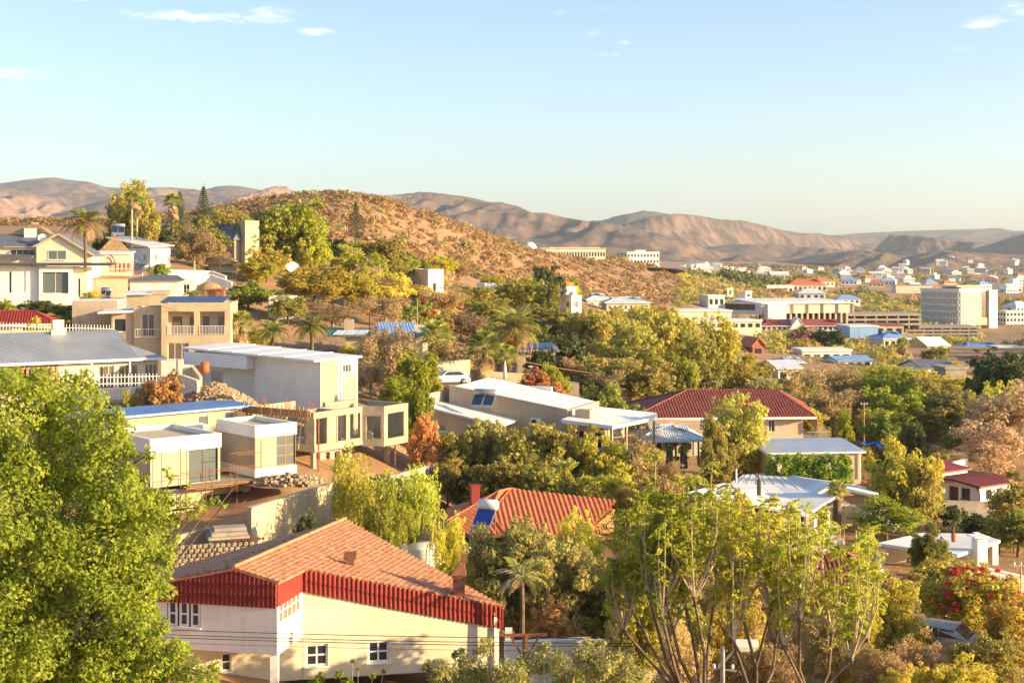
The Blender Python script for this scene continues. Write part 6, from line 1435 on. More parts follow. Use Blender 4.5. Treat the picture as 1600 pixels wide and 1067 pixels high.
LEAF = {k: leafmat(k + ' leaves', a, b, t) for k, a, b, t in (
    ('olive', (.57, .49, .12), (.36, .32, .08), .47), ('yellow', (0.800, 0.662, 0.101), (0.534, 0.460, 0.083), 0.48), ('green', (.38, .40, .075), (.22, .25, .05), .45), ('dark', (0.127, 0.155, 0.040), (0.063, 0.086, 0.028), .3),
    ('bright', (0.529, 0.529, 0.057), (0.333, 0.368, 0.046), .5), ('dry', (.58, .42, .23), (.38, .27, .14), .38), ('rust', (0.782, 0.414, 0.149), (0.517, 0.276, 0.103), .4), ('sage', (0.552, 0.494, 0.161), (0.345, 0.316, 0.109), .45),
    ('pinkdry', (.64, .44, .28), (.45, .30, .18), .4), ('flame', (.60, .46, .08), (.40, .33, .06), .45), ('blossom', (.72, .17, .08), (.55, .10, .06), .4), ('magenta', (0.580, 0.060, 0.120), (0.420, 0.030, 0.080), 0.43), ('mauve', (0.800, 0.448, 0.432), (0.576, 0.288, 0.288), 0.43), ('white', (0.800, 0.780, 0.660), (0.700, 0.660, 0.500), 0.38),
    ('fore', (.41, .47, .055), (.22, .28, .04), .5), ('pepper', (0.675, 0.648, 0.101), (0.446, 0.459, 0.068), 0.50), ('frond', (0.448, 0.448, 0.096), (0.240, 0.288, 0.064), 0.38), ('deadfrond', (.55, .40, .22), (.40, .28, .15), .35), ('conifer', (0.112, 0.160, 0.056), (0.056, 0.088, 0.032), 0.28), ('scrubleaf', (.44, .29, .125), (.25, .165, .075), .35), ('golden', (.62, .46, .20), (.42, .31, .135), .42), ('hedge', (.36, .42, .05), (.2, .27, .035), .42))}
PROTO = {}
def proto(kind, variant, fine=False):
    """crown and trunk meshes of one tree kind (unit height, unit crown width), made once"""
    key = (kind, variant, fine); fm, fl = (2.0, .68) if fine else (1, 1)
    if key in PROTO: return PROTO[key]
    base = {'conifer_feather': 'olive'}.get(kind, kind); rng = np.random.default_rng(hash2(len(kind) * 13 + ord(kind[0]), variant + 3) * 1e6 // 1 and int(hash2(len(kind) * 13 + ord(kind[0]) * 7 + ord(kind[-1]), variant + 3) * 1e6))
    seed = int(rng.integers(1e6)); bark = M['bark']; extra = None
    if kind in ('olive', 'yellow', 'sage', 'green', 'dark', 'bright', 'rust', 'flame', 'hedge_tree'):
        n = {'dark': 9500, 'green': 9000}.get(kind, 8500); V, t, c = crown_round(seed, 34 + variant * 5, int(n * fm), .026 * fl, .08, (.075, .18), sub=8)
    elif kind in ('dry', 'pinkdry', 'golden', 'mauve'):
        V, t, c = crown_round(seed, 34, int(6500 * fm), .02 * fl, .06, (.1, .18), power=.5)
    elif kind == 'pepper':
        V, t, c = crown_round(seed, 22, 2500, .022, .25, (.1, .18)); P0 = []; 
        for i in range(170):
            j = rng.integers(len(c)); d = unit(rng.normal(0, 1, 3)); s = c[j] + d * .13; L = rng.uniform(.12, .34); k = 42; q = np.linspace(0, 1, k)[:, None]; pts = s + np.array([d[0] * .05, d[1] * .05, 0]) * q - np.array([0, 0, 1]) * L * q ** 1.2; pts += rng.normal(0, .007, pts.shape); P0.append(pts)
        p = np.concatenate(P0); p[:, 2] = np.maximum(p[:, 2], .02); V2 = leaves(p, np.repeat(rng.normal(0, 1, (len(p) // 42, 3)), 42, 0) + [0, 0, .4], .017, 3.0, rng, droop=1.0); V = np.concatenate([V, V2]); t = np.concatenate([t, np.repeat(rng.random(len(p) // 42), 42) * .7 + rng.random(len(p)) * .3])
    elif kind == 'conifer':      # tiered araucaria
        P0 = []; N0 = []; mbx = MB(); tiers = 19
        for i in range(tiers):
            z = .1 + .88 * i / tiers; rr = .5 * (1 - i / tiers) ** .85 + .03
            for a in range(7):
                an = a * 6.283 / 7 + i * .45 + rng.normal(0, .1); q = np.linspace(.1, 1, 34)[:, None]; dirv = np.array([math.cos(an), math.sin(an), 0]); pts = dirv * rr * q + np.array([0, 0, z]) + np.array([0, 0, .055]) * q ** 2 * rr * 2; P0.append(pts + rng.normal(0, .007 + .012 * rr, pts.shape)); mbx.tube([(0, 0, z), tuple(pts[-1])], [.006, .002], 3)
        p = np.concatenate(P0); V = leaves(p, np.tile([0, 0, 1.], (len(p), 1)), .02, 2.4, rng); t = rng.random(len(p)); c = np.array([[0, 0, .97]]); extra = mbx
    elif kind == 'feathery':     # tall loose pine-like tree with separate plumes
        V, t, c = crown_round(seed, 34, 9000, .02, .12, (.07, .13), flat=1.5, cone=.55, sub=6)
    elif kind == 'cypress':
        V, t, c = crown_round(seed, 30, 4500, .03, .05, (.1, .2), flat=2.0, cone=.75, sub=3)
    mb = extra or MB(); limbs(mb, c, .3 if kind != 'conifer' else .9, rng, .026 if kind != 'conifer' else .014, 0 if kind == 'conifer' else 12, 60 if kind in ('dry', 'pinkdry', 'golden') else 0)
    ctr = V.mean(1); rad = np.quantile(np.hypot(ctr[:, 0], ctr[:, 1]), .97)
    if kind != 'conifer': V[:, :, :2] *= .5 / rad; V[:, :, 2] *= 1 / np.quantile(ctr[:, 2], .995)
    cm = quads_mesh(kind + '_crown', V, t, LEAF[{'feathery': 'olive', 'cypress': 'dark'}.get(kind, kind)]); tm = mb.mesh(kind + '_trunk', M['bark_pale'] if kind in ('dry', 'golden') else bark)
    PROTO[key] = (cm, tm); return PROTO[key]
CNT = {}
def tree(kind, px, ytop, D, wpx, label, group=None, name=None, ybase=None, leaf=None, cat='tree', parts=True, hmin=None):
    X = XP(px, D); zb = gz(X, D) if ybase is None else ZY(ybase, D); zt = ZY(ytop, D); h = max(zt - zb, hmin or 1.0); w = wpx / F * D
    if ybase is None and h > 2.1 * w: zb = zt - 2.1 * w; h = 2.1 * w; zb0 = gz(X, D)
    else: zb0 = zb
    v = CNT.get(kind, 0); CNT[kind] = v + 1; cm, tm = proto(kind, v % 2, D < 92)
    t = thing(name or 'tree', label, cat, (X, D, zb), hash2(int(px), int(ytop * 3), 9) * 6.283, group); t.scale = (w, w, h)
    c = link('crown', cm, None, t); k = link('trunk', tm, None, t)
    if leaf: c.material_slots[0].link = 'OBJECT'; c.material_slots[0].material = LEAF[leaf]
    if zb - zb0 > .05: s = (zb - zb0) / h; MB().tube([(0, 0, -s - .05), (0, 0, .12)], [.045, .035], 7).build('trunk', M['bark'], t)
    return t

# ---- palms
def frond_feather(rng, L, arch, n=30, w=.22):
    """one pinnate leaf along +x from the origin"""
    q = np.linspace(0, 1, n); x = L * (q - .18 * arch * q ** 2); z = L * (.6 * q - (.35 + .6 * arch) * q ** 2); P0 = np.stack([x, 0 * q, z], 1); V = []
    for s in (-1, 1):
        for i in range(2, n):
            l = L * w * math.sin(math.pi * (q[i] * .8 + .18)) * rng.uniform(.85, 1.1); b = P0[i]; tip = b + np.array([l * .55, s * l, -l * .35 * rng.uniform(.5, 1.5)]); hw = L * .02; V.append([b - [hw, 0, 0], (b + tip) / 2 - [hw, 0, -.02 * L], tip, (b + tip) / 2 + [hw, 0, .02 * L]])
    return np.array(V), P0
def rotz(V, a): c, s = math.cos(a), math.sin(a); return V @ np.array([[c, s, 0], [-s, c, 0], [0, 0, 1]])
def rotx_tilt(V, e): c, s = math.cos(e), math.sin(e); return V @ np.array([[c, 0, s], [0, 1, 0], [-s, 0, c]])
def feather_palm(label, px, ytop, D, wpx, ybase=None, dead=.0, nf=34, seed=1, trunk_r=.22):
    rng = np.random.default_rng(seed); X = XP(px, D); zb = gz(X, D) if ybase is None else ZY(ybase, D); R = wpx / F * D / 2; hc = ZY(ytop, D) - zb - R * .62
    t = thing('palm_tree', label, 'palm', (X, D, zb), 0, 'feather palms'); hc = max(hc, .3)
    live, dry = [], []; rach = MB()
    for i in range(nf):
        f = i / nf; el = math.radians(70 - 95 * f + rng.uniform(-8, 8)); V, P0 = frond_feather(rng, R * rng.uniform(.95, 1.2), rng.uniform(.5, .9)); a = i * 2.4 + rng.normal(0, .15); tr = lambda A: rotz(rotx_tilt(A, el - .35), a) + [0, 0, hc]
        (dry if (rng.random() < dead * (.5 + f)) else live).append(tr(V)); pts = tr(P0[::5]); rach.tube([tuple(p) for p in pts], [.035, .03, .025, .02, .015, .012, .01][:len(pts)], 4, cap=False)
    for nm, arr, mt in (('fronds', live, 'frond'), ('dead_fronds', dry, 'deadfrond')):
        if arr: V = np.concatenate(arr); link(nm, quads_mesh(nm, V, rng.random(len(V)), LEAF[mt]), None, t)
    rach.build('frond_stalks', M['bark_pale'], t); MB().tube([(0, 0, -.5), (.05, 0, hc * .5), (0, 0, hc)], [trunk_r * 1.3, trunk_r, trunk_r * 1.2], 9).build('trunk', M['bark'], t)
def fan_palm(label, px, ytop, D, wpx, ybase=None, skirt=.5, seed=1, slim=False):
    rng = np.random.default_rng(seed); X = XP(px, D); zb = gz(X, D) if ybase is None else ZY(ybase, D); R = wpx / F * D / 2; hc = max(.6, ZY(ytop, D) - zb - R * .75); t = thing('palm_tree', label, 'palm', (X, D, zb), 0, 'fan palms'); live, dry = [], []; st = MB()
    def fan(el, a, L, rr, droop):
        d = np.array([math.cos(el), 0, math.sin(el)]); c = d * L; up = np.array([-math.sin(el), 0, math.cos(el)]); side = np.array([0, 1., 0]); V = []
        for k in range(17):
            th = math.radians(-105 + 210 * k / 16); u = d * math.cos(th) + side * math.sin(th); tip = c + u * rr * rng.uniform(.85, 1.05) - np.array([0, 0, droop * rr * rng.uniform(.3, .8)]); m = c + u * rr * .55; o = np.cross(u, up) * rr * .075; V.append([c, m - o, tip, m + o])
        return rotz(np.array(V), a) + [0, 0, hc], rotz(np.array([[0, 0, 0], c]), a) + [0, 0, hc]
    for i in range(26):
        f = i / 26; el = math.radians(78 - 95 * f); V, s = fan(el, i * 2.4, R * .55, R * .55, .35 + .4 * f); live.append(V); st.bar(s[0], s[1], .03)
    ns = int(34 * skirt)
    for i in range(ns): V, s = fan(math.radians(-48 - 32 * rng.random()), rng.random() * 6.283, R * .45, R * .5, .5); V[:, :, 2] -= R * rng.random() * 1.0 * skirt; dry.append(V)
    for nm, arr, mt in (('fronds', live, 'frond'), ('dead_fronds', dry, 'deadfrond')):
        if arr: V = np.concatenate(arr); link(nm, quads_mesh(nm, V, rng.random(len(V)), LEAF[mt]), None, t)
    st.build('frond_stalks', M['bark_pale'], t); r = .16 if slim else .3; MB().tube([(0, 0, -.5), (0, 0, hc * .5), (0, 0, hc + .1)], [r * 1.25, r, r * .95], 9).build('trunk', M['bark_pale'] if slim else M['bark'], t)
feather_palm('big feather palm with orange dead fronds beside the gabled house', 133, 326, 206, 78, dead=.55, nf=40, seed=3); feather_palm('feather palm left of the green roofed house', 425, 498, 172, 62, 560, seed=5); feather_palm('taller upright feather palm beside the green roofed house', 487, 490, 172, 66, 558, seed=6); feather_palm('wide feather palm with orange fruit stalks in front of the solar panel house', 806, 484, 174, 96, 560, dead=.2, nf=46, seed=8)
feather_palm('slender yellowing feather palm between the near house and the grey green tree', 815, 872, 66, 100, 1005, dead=.15, nf=18, seed=11, trunk_r=.1); feather_palm('small feather palm in the garden above the balcony house', 302, 452, 190, 34, 470, seed=12)
fan_palm('tall slim fan palm against the mountains', 206, 300, 248, 28, 376, .4, 2, True); fan_palm('second tall slim fan palm close beside the first', 214, 305, 250, 30, 376, .9, 3, True); fan_palm('fan palm with a full crown standing apart on the skyline', 270, 304, 256, 34, 372, .8, 4); fan_palm('shaggy fan palm right of the balcony house', 378, 488, 170, 46, 556, .8, 5)
fan_palm('shaggy fan palm left of the cream garden wall', 684, 503, 166, 62, 598, .9, 6); fan_palm('very shaggy fan palm right of the cream garden wall', 757, 519, 158, 66, 612, 1.5, 7); fan_palm('low fan palm beside the red bougainvillea', 642, 480, 200, 36, 520, .2, 8); fan_palm('small fan palm beside the feather palm in the middle', 790, 540, 165, 50, 600, .3, 9); fan_palm('spiky yucca in front of the slatted screen', 1308, 752, 101, 38, 815, .2, 10); fan_palm('tall thin fan palm in front of the long tree belt', 1410, 528, 330, 26, 560, .6, 12)
fan_palm('young fan palm in front of the caravan', 1068, 696, 121, 22, 722, .1, 13); fan_palm('smaller young fan palm beside the other by the caravan', 1046, 694, 121.5, 18, 720, .1, 14)

# ---- named trees: kind, column, row of top, distance, width in pixels, label
T = [
 ('feathery', 205, 284, 262, 78, 'tall loose feathery tree rising behind the slim fan palms'), ('feathery', 182, 318, 268, 50, 'shorter feathery tree left of the tall one on the skyline'), ('feathery', 232, 320, 264, 44, 'lower feathery tree right of the tall one on the skyline'),
 ('conifer', 318, 289, 272, 34, 'dark pointed tiered conifer on the skyline'), ('conifer', 281, 297, 290, 30, 'darker conifer half behind the lone skyline fan palm'), ('conifer', 556, 314, 300, 30, 'thin tiered conifer in front of the scrub hill'), ('cypress', 581, 336, 300, 10, 'dead brown needle of a cypress beside the thin conifer'), ('cypress', 344, 378, 240, 9, 'narrow yellow cypress beside the wide thatched hut'),
 ('green', 308, 341, 250, 92, 'round green tree left of the slate roofed stone house'), ('dry', 304, 354, 232, 66, 'bare reddish branching tree in front of the round green tree'), ('yellow', 362, 328, 296, 60, 'pale yellow green tree behind the stone house'), ('dark', 244, 352, 285, 70, 'dark mass of a tree under the lone skyline palm'), ('dark', 168, 372, 262, 60, 'dark tree behind the steep thatched roof'),
 ('green', 425, 325, 268, 110, 'dense dark rounded tree dominating the hillside'), ('bright', 462, 316, 272, 92, 'bright sunlit tree merging with the dense dark one'), ('bright', 492, 350, 268, 60, 'light green tree at the sunny edge of the dense dark one'), ('dark', 400, 345, 275, 50, 'dark tree at the shaded edge of the dense one'),
 ('green', 545, 385, 282, 76, 'green tree under the thin tiered conifer'), ('olive', 598, 374, 284, 84, 'broad olive tree right of the thin conifer'), ('bright', 575, 398, 270, 70, 'light green tree below the dead cypress'), ('bright', 664, 404, 300, 26, 'small bright tree behind the white cube house'), ('green', 625, 392, 290, 56, 'green tree left of the white cube house'), ('dark', 520, 372, 290, 50, 'dark tree behind the green one on the hillside'),
 ('yellow', 402, 404, 242, 76, 'yellow feathery bush below the dense dark tree'), ('yellow', 492, 418, 228, 116, 'wide golden green tree in the middle of the hillside'), ('yellow', 552, 420, 234, 84, 'golden tree right of the wide golden green one'), ('yellow', 598, 428, 238, 96, 'yellow tree below the broad olive tree'), ('green', 388, 440, 212, 80, 'leafy green tree left of the white outbuilding'), ('olive', 450, 462, 205, 66, 'olive tree beside the white outbuilding'), ('dry', 520, 470, 208, 92, 'dry twiggy brown bush below the golden green tree'), ('dry', 602, 462, 218, 90, 'brown brush left of the red bougainvillea'), ('golden', 690, 448, 246, 92, 'tangled golden brush below the white cube house'), ('dry', 720, 486, 214, 80, 'dry bush right of the red bougainvillea'), ('olive', 735, 448, 262, 80, 'olive tree right of the white cube house'), ('yellow', 640, 446, 250, 60, 'yellow brush below the left wall of the cube house'),
 ('olive', 768, 468, 240, 92, 'olive tree above the wide feather palm'), ('olive', 812, 436, 268, 84, 'olive tree left of the tall white terraced house'), ('dark', 852, 417, 300, 60, 'dark round tree on the scrub hill edge'), ('green', 858, 446, 262, 60, 'green umbrella tree in front of the tall white house'), ('olive', 832, 478, 226, 104, 'large olive tree below the green umbrella tree'), ('olive', 884, 486, 222, 84, 'olive tree in front of the pale terrace house'), ('olive', 780, 505, 205, 76, 'olive bush behind the wide feather palm'),
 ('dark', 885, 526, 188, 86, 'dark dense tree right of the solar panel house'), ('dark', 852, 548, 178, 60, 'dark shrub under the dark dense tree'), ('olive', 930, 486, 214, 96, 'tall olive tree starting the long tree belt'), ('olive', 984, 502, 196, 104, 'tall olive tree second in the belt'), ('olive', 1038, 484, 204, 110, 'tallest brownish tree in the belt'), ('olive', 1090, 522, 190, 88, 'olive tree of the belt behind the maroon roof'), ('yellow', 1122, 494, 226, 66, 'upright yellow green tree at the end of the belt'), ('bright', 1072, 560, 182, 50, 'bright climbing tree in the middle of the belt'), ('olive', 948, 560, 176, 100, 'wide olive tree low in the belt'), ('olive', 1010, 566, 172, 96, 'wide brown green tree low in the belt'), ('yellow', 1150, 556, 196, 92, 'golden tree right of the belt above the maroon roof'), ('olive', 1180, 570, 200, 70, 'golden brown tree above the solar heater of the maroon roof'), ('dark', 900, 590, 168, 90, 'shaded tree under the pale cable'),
 ('green', 945, 600, 138, 92, 'dense leafy tree right of the pink bougainvillea'), ('bright', 862, 570, 152, 58, 'fresh green tree behind the white roof of the tan house'), ('green', 1005, 640, 142, 40, 'garden shrub left of the maroon roofed house'),
 ('dry', 606, 512, 150, 92, 'grey brown leafless tree beside the white box building'), ('dry', 580, 560, 146, 60, 'smaller leafless tree under the grey brown one'), ('bright', 656, 548, 144, 72, 'fresh green spreading tree left of the shaggy palm'), ('bright', 618, 590, 140, 60, 'fresh green shrub at the foot of the leafless tree'), ('bright', 652, 600, 117, 52, 'lime green upright tree beside the concrete bay'), ('rust', 664, 648, 114, 56, 'rust brown bush below the lime green tree'), ('rust', 250, 587, 112, 78, 'rust coloured tree beside the stepped cream wall'), ('olive', 205, 612, 116, 40, 'small brown bush left of the rust coloured tree'),
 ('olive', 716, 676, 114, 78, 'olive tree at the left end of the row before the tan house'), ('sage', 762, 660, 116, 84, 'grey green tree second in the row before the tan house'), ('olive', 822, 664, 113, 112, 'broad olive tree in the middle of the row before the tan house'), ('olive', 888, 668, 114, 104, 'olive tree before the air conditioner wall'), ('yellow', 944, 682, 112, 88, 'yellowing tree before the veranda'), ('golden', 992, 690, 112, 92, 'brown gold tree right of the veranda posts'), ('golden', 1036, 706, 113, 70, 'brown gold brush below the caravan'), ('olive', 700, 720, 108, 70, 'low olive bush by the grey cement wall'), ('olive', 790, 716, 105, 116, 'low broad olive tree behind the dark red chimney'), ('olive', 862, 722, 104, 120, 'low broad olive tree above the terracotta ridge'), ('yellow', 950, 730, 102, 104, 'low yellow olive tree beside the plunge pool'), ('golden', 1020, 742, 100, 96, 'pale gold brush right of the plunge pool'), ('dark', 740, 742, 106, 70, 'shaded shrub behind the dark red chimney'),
 ('pepper', 556, 708, 88, 104, 'drooping yellow green pepper tree behind the near roof'), ('pepper', 648, 734, 90, 110, 'second drooping pepper tree left of the terracotta roof'), ('pepper', 602, 752, 85, 96, 'lower pepper tree between the two drooping ones'), ('pepper', 700, 806, 79, 70, 'small pepper tree behind the round water tank'), ('dark', 478, 806, 83, 44, 'dark leafy shrub at the edge of the near roof'),
 ('sage', 808, 818, 74, 150, 'grey green round tree right of the red flue'), ('sage', 880, 850, 73, 130, 'grey green tree merging with the round one'), ('sage', 760, 850, 76, 84, 'grey green shrub behind the red flue'), ('rust', 868, 940, 69, 100, 'orange brown brush behind the street wall'), ('olive', 930, 880, 74, 90, 'olive tree left of the pollarded trees'), ('yellow', 905, 800, 80, 80, 'yellow bush at the eave of the terracotta roof'),
 ('olive', 1156, 622, 121, 104, 'tall olive tree in front of the maroon roof'), ('feathery', 1112, 650, 114, 50, 'slim upright golden tree left of the tall olive one'), ('olive', 1130, 690, 118, 70, 'olive tree foot beside the slim golden one'),
 ('yellow', 1420, 690, 107, 112, 'big yellow green tree right of the peach garage'), ('olive', 1438, 728, 106, 70, 'olive tree merging with the big yellow one'), ('green', 1450, 820, 86.5, 66, 'light green bushy tree in front of the flat carport'), ('olive', 1592, 752, 110, 90, 'olive tree right of the small white house'), ('dark', 1530, 806, 104, 80, 'shaded shrub under the small white house wall'), ('green', 1590, 800, 100, 90, 'green tree at the edge of the frame by the carport'), ('dark', 1480, 790, 108, 50, 'dark shrub below the grey block wall'),
 ('green', 1376, 642, 150, 60, 'fresh green tree right of the canvas blind'), ('dark', 1428, 662, 140, 44, 'dark pointed tree with a dry tip'), ('bright', 1320, 640, 148, 34, 'fresh green tree beside the canvas blind balcony'), ('dark', 1566, 552, 178, 130, 'tall dark tree filling the edge below the white apartments'), ('pinkdry', 1572, 596, 150, 130, 'tall pinkish dry tree in front of the dark one'), ('pinkdry', 1548, 660, 138, 110, 'lower pinkish dry tree above the red sheet roof'), ('olive', 1500, 620, 178, 96, 'olive scrub left of the pinkish dry tree'), ('olive', 1448, 632, 170, 96, 'low olive tree above the fresh green one'), ('yellow', 1486, 586, 226, 84, 'yellow green umbrella tree in the valley'), ('yellow', 1405, 570, 240, 108, 'wide pale green tree in the valley'), ('olive', 1350, 598, 215, 70, 'olive bush behind the light post'), ('golden', 1272, 560, 186, 100, 'bare pale gold tree behind the maroon roof'), ('golden', 1235, 590, 176, 60, 'gold brush above the maroon ridge'), ('olive', 1420, 610, 200, 80, 'olive tree below the wide pale green one'), ('yellow', 1360, 640, 165, 60, 'yellow scrub beside the light post'), ('olive', 1530, 640, 165, 70, 'brown scrub left of the pinkish dry tree'),
 ('flame', 1520, 884, 68, 170, 'large yellow green tree scattered with red blossom'), ('flame', 1400, 905, 64, 130, 'yellow green tree beside the red blossom tree'), ('flame', 1590, 930, 62, 120, 'yellow green tree under the pale post at the right'), ('golden', 1440, 985, 58, 90, 'dry gold brush beside the silver car'), ('olive', 1545, 990, 58, 120, 'olive bush below the blossom tree'), ('golden', 1370, 1010, 56, 100, 'dry brush at the bottom right of the pollarded trees'), ('yellow', 1500, 1030, 54, 110, 'pale yellow bush at the bottom right'), ('yellow', 1420, 1040, 54, 80, 'low yellow bush at the bottom edge'),
 ('yellow', 1170, 770, 78, 130, 'yellow green tree under the broad white sheet roof'), ('yellow', 1095, 790, 76, 96, 'yellow green tree behind the pollarded shoots'), ('golden', 1020, 800, 78, 130, 'pinkish brown brush right of the terracotta roof'), ('golden', 990, 850, 72, 100, 'dry brush behind the leftmost pollarded tree'), ('golden', 1120, 860, 68, 120, 'dry brush between the pollarded trees'), ('dry', 1210, 900, 66, 120, 'brown brush in front of the small tiled house'), ('golden', 1290, 960, 60, 110, 'low dry brush below the small tiled house'), ('golden', 1190, 980, 56, 130, 'dry undergrowth behind the street lamp'), ('olive', 1065, 930, 62, 110, 'olive undergrowth between the pollard trunks'),
 ('yellow', 1000, 900, 60, 96, 'yellow brush behind the left pollard shoots'), ('golden', 1062, 955, 56, 104, 'gold brush low between the first two pollards'), ('yellow', 1242, 862, 70, 116, 'yellow bush left of the small tiled house'), ('yellow', 1335, 925, 60, 100, 'yellow brush before the small tiled house'), ('yellow', 1150, 925, 57, 100, 'yellow brush behind the middle pollard'), ('golden', 955, 985, 57, 84, 'gold brush beside the street wall'), ('yellow', 1120, 830, 72, 100, 'yellow tree behind the second pollard'),
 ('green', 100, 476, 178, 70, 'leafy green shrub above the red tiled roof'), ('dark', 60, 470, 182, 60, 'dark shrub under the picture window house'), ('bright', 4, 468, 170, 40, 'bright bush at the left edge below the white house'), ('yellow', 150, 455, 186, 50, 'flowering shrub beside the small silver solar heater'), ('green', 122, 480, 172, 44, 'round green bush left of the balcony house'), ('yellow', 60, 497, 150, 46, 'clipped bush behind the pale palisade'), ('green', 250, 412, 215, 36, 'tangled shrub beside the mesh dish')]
def plant_all():
    for (k, px, y, D, w, lab) in T: tree(k, px, y, D, w, lab, leaf={'cypress': 'golden' if 'dead' in lab or 'yellow' in lab else None}.get(k), group='garden and hillside trees')
plant_all()

# ---- flowering shrubs, hedge
def shrub(label, px, ytop, D, wpx, hpx, base, flower, nf, seed, group='flowering shrubs', name='flowering_shrub'):
    t = tree(base, px, ytop, D, wpx, label, group, name, ybase=ytop + hpx, cat='shrub'); rng = np.random.default_rng(seed); V, tn, c = crown_round(seed, 26 if flower == 'white' else 10, nf, .016 if flower == 'white' else .03, .1, (.08, .16)); keep = V[:, :, 2].mean(1) > (.2 if flower == 'white' else .45)
    link('blossom', quads_mesh('blossom', V[keep] * [1.05, 1.05, 1.03], tn[keep], LEAF[flower]), None, t)
shrub('vivid red bougainvillea climbing beside the low fan palm', 657, 468, 203, 46, 50, 'green', 'magenta', 4200, 3); shrub('smaller red bougainvillea spilling behind the shaggy palm', 694, 492, 196, 40, 40, 'green', 'magenta', 2600, 4); shrub('pink bougainvillea behind the white roof of the tan house', 834, 578, 148, 50, 42, 'rust', 'blossom', 2200, 5); shrub('salmon bougainvillea right of the pink one', 868, 598, 146, 60, 34, 'rust', 'mauve', 2600, 6)
shrub('frangipani bush covered in white blossom before the slatted screen', 1385, 778, 98, 110, 66, 'bright', 'white', 900, 7); shrub('red flowering bush under the feather palm', 790, 520, 178, 60, 40, 'rust', 'magenta', 1500, 8); shrub('pink blossom tree beside the long red roof', 1256, 512, 372, 46, 30, 'mauve', 'mauve', 3000, 9)
def blossom_on(px, ytop, D, w, h, n, seed, parent_label):
    """clusters of red flowers on the sunny top of the big tree"""
    for o in COL.objects:
        if o.get('label') == parent_label:
            rng = np.random.default_rng(seed); cs = unit(rng.normal(0, 1, (46, 3))); cs[:, 2] = np.abs(cs[:, 2]); cs[:, 1] = -np.abs(cs[:, 1]) * .7; C = cs * [.47, .47, .4] + [0, 0, .6]; p, d, i = clump_points(C, rng.uniform(.02, .045, 46), n, rng); a = -o.rotation_euler.z
            V = rotz(leaves(p, d, .016, 1.4, rng), a); link('blossom', quads_mesh('blossom', V, rng.random(len(V)), LEAF['blossom']), None, o)
blossom_on(1520, 884, 68, 170, 100, 1500, 4, 'large yellow green tree scattered with red blossom'); blossom_on(1590, 930, 62, 120, 100, 300, 5, 'yellow green tree under the pale post at the right')
def hedge():
    a, b = P(1197, 748, 113.5), P(1331, 752, 112.5); t = thing('hedge', 'clipped bright green hedge in front of the peach garage', 'hedge', a, math.atan2(b.y - a.y, b.x - a.x)); L = (b - a).length; rng = np.random.default_rng(5); k = 170
    C = np.stack([rng.uniform(.1, L - .1, k), rng.uniform(0, 1.0, k), rng.uniform(-.6, 1.75, k)], 1); p, d, i = clump_points(C, rng.uniform(.26, .5, k), 14000, rng, flat=1.1); V = leaves(p, d + [0, -.2, .3], .115, 1.7, rng, droop=.4); link('crown', quads_mesh('crown', V, np.clip(rng.random(k)[i] * .5 + rng.random(len(V)) * .5, 0, 1), LEAF['hedge']), None, t)
    g = MB()
    for x in np.linspace(.5, L - .5, 7): g.tube([(x, .5, -.5), (x, .5, 1.2)], .05, 5)
    g.build('stems', M['bark'], t)
hedge()

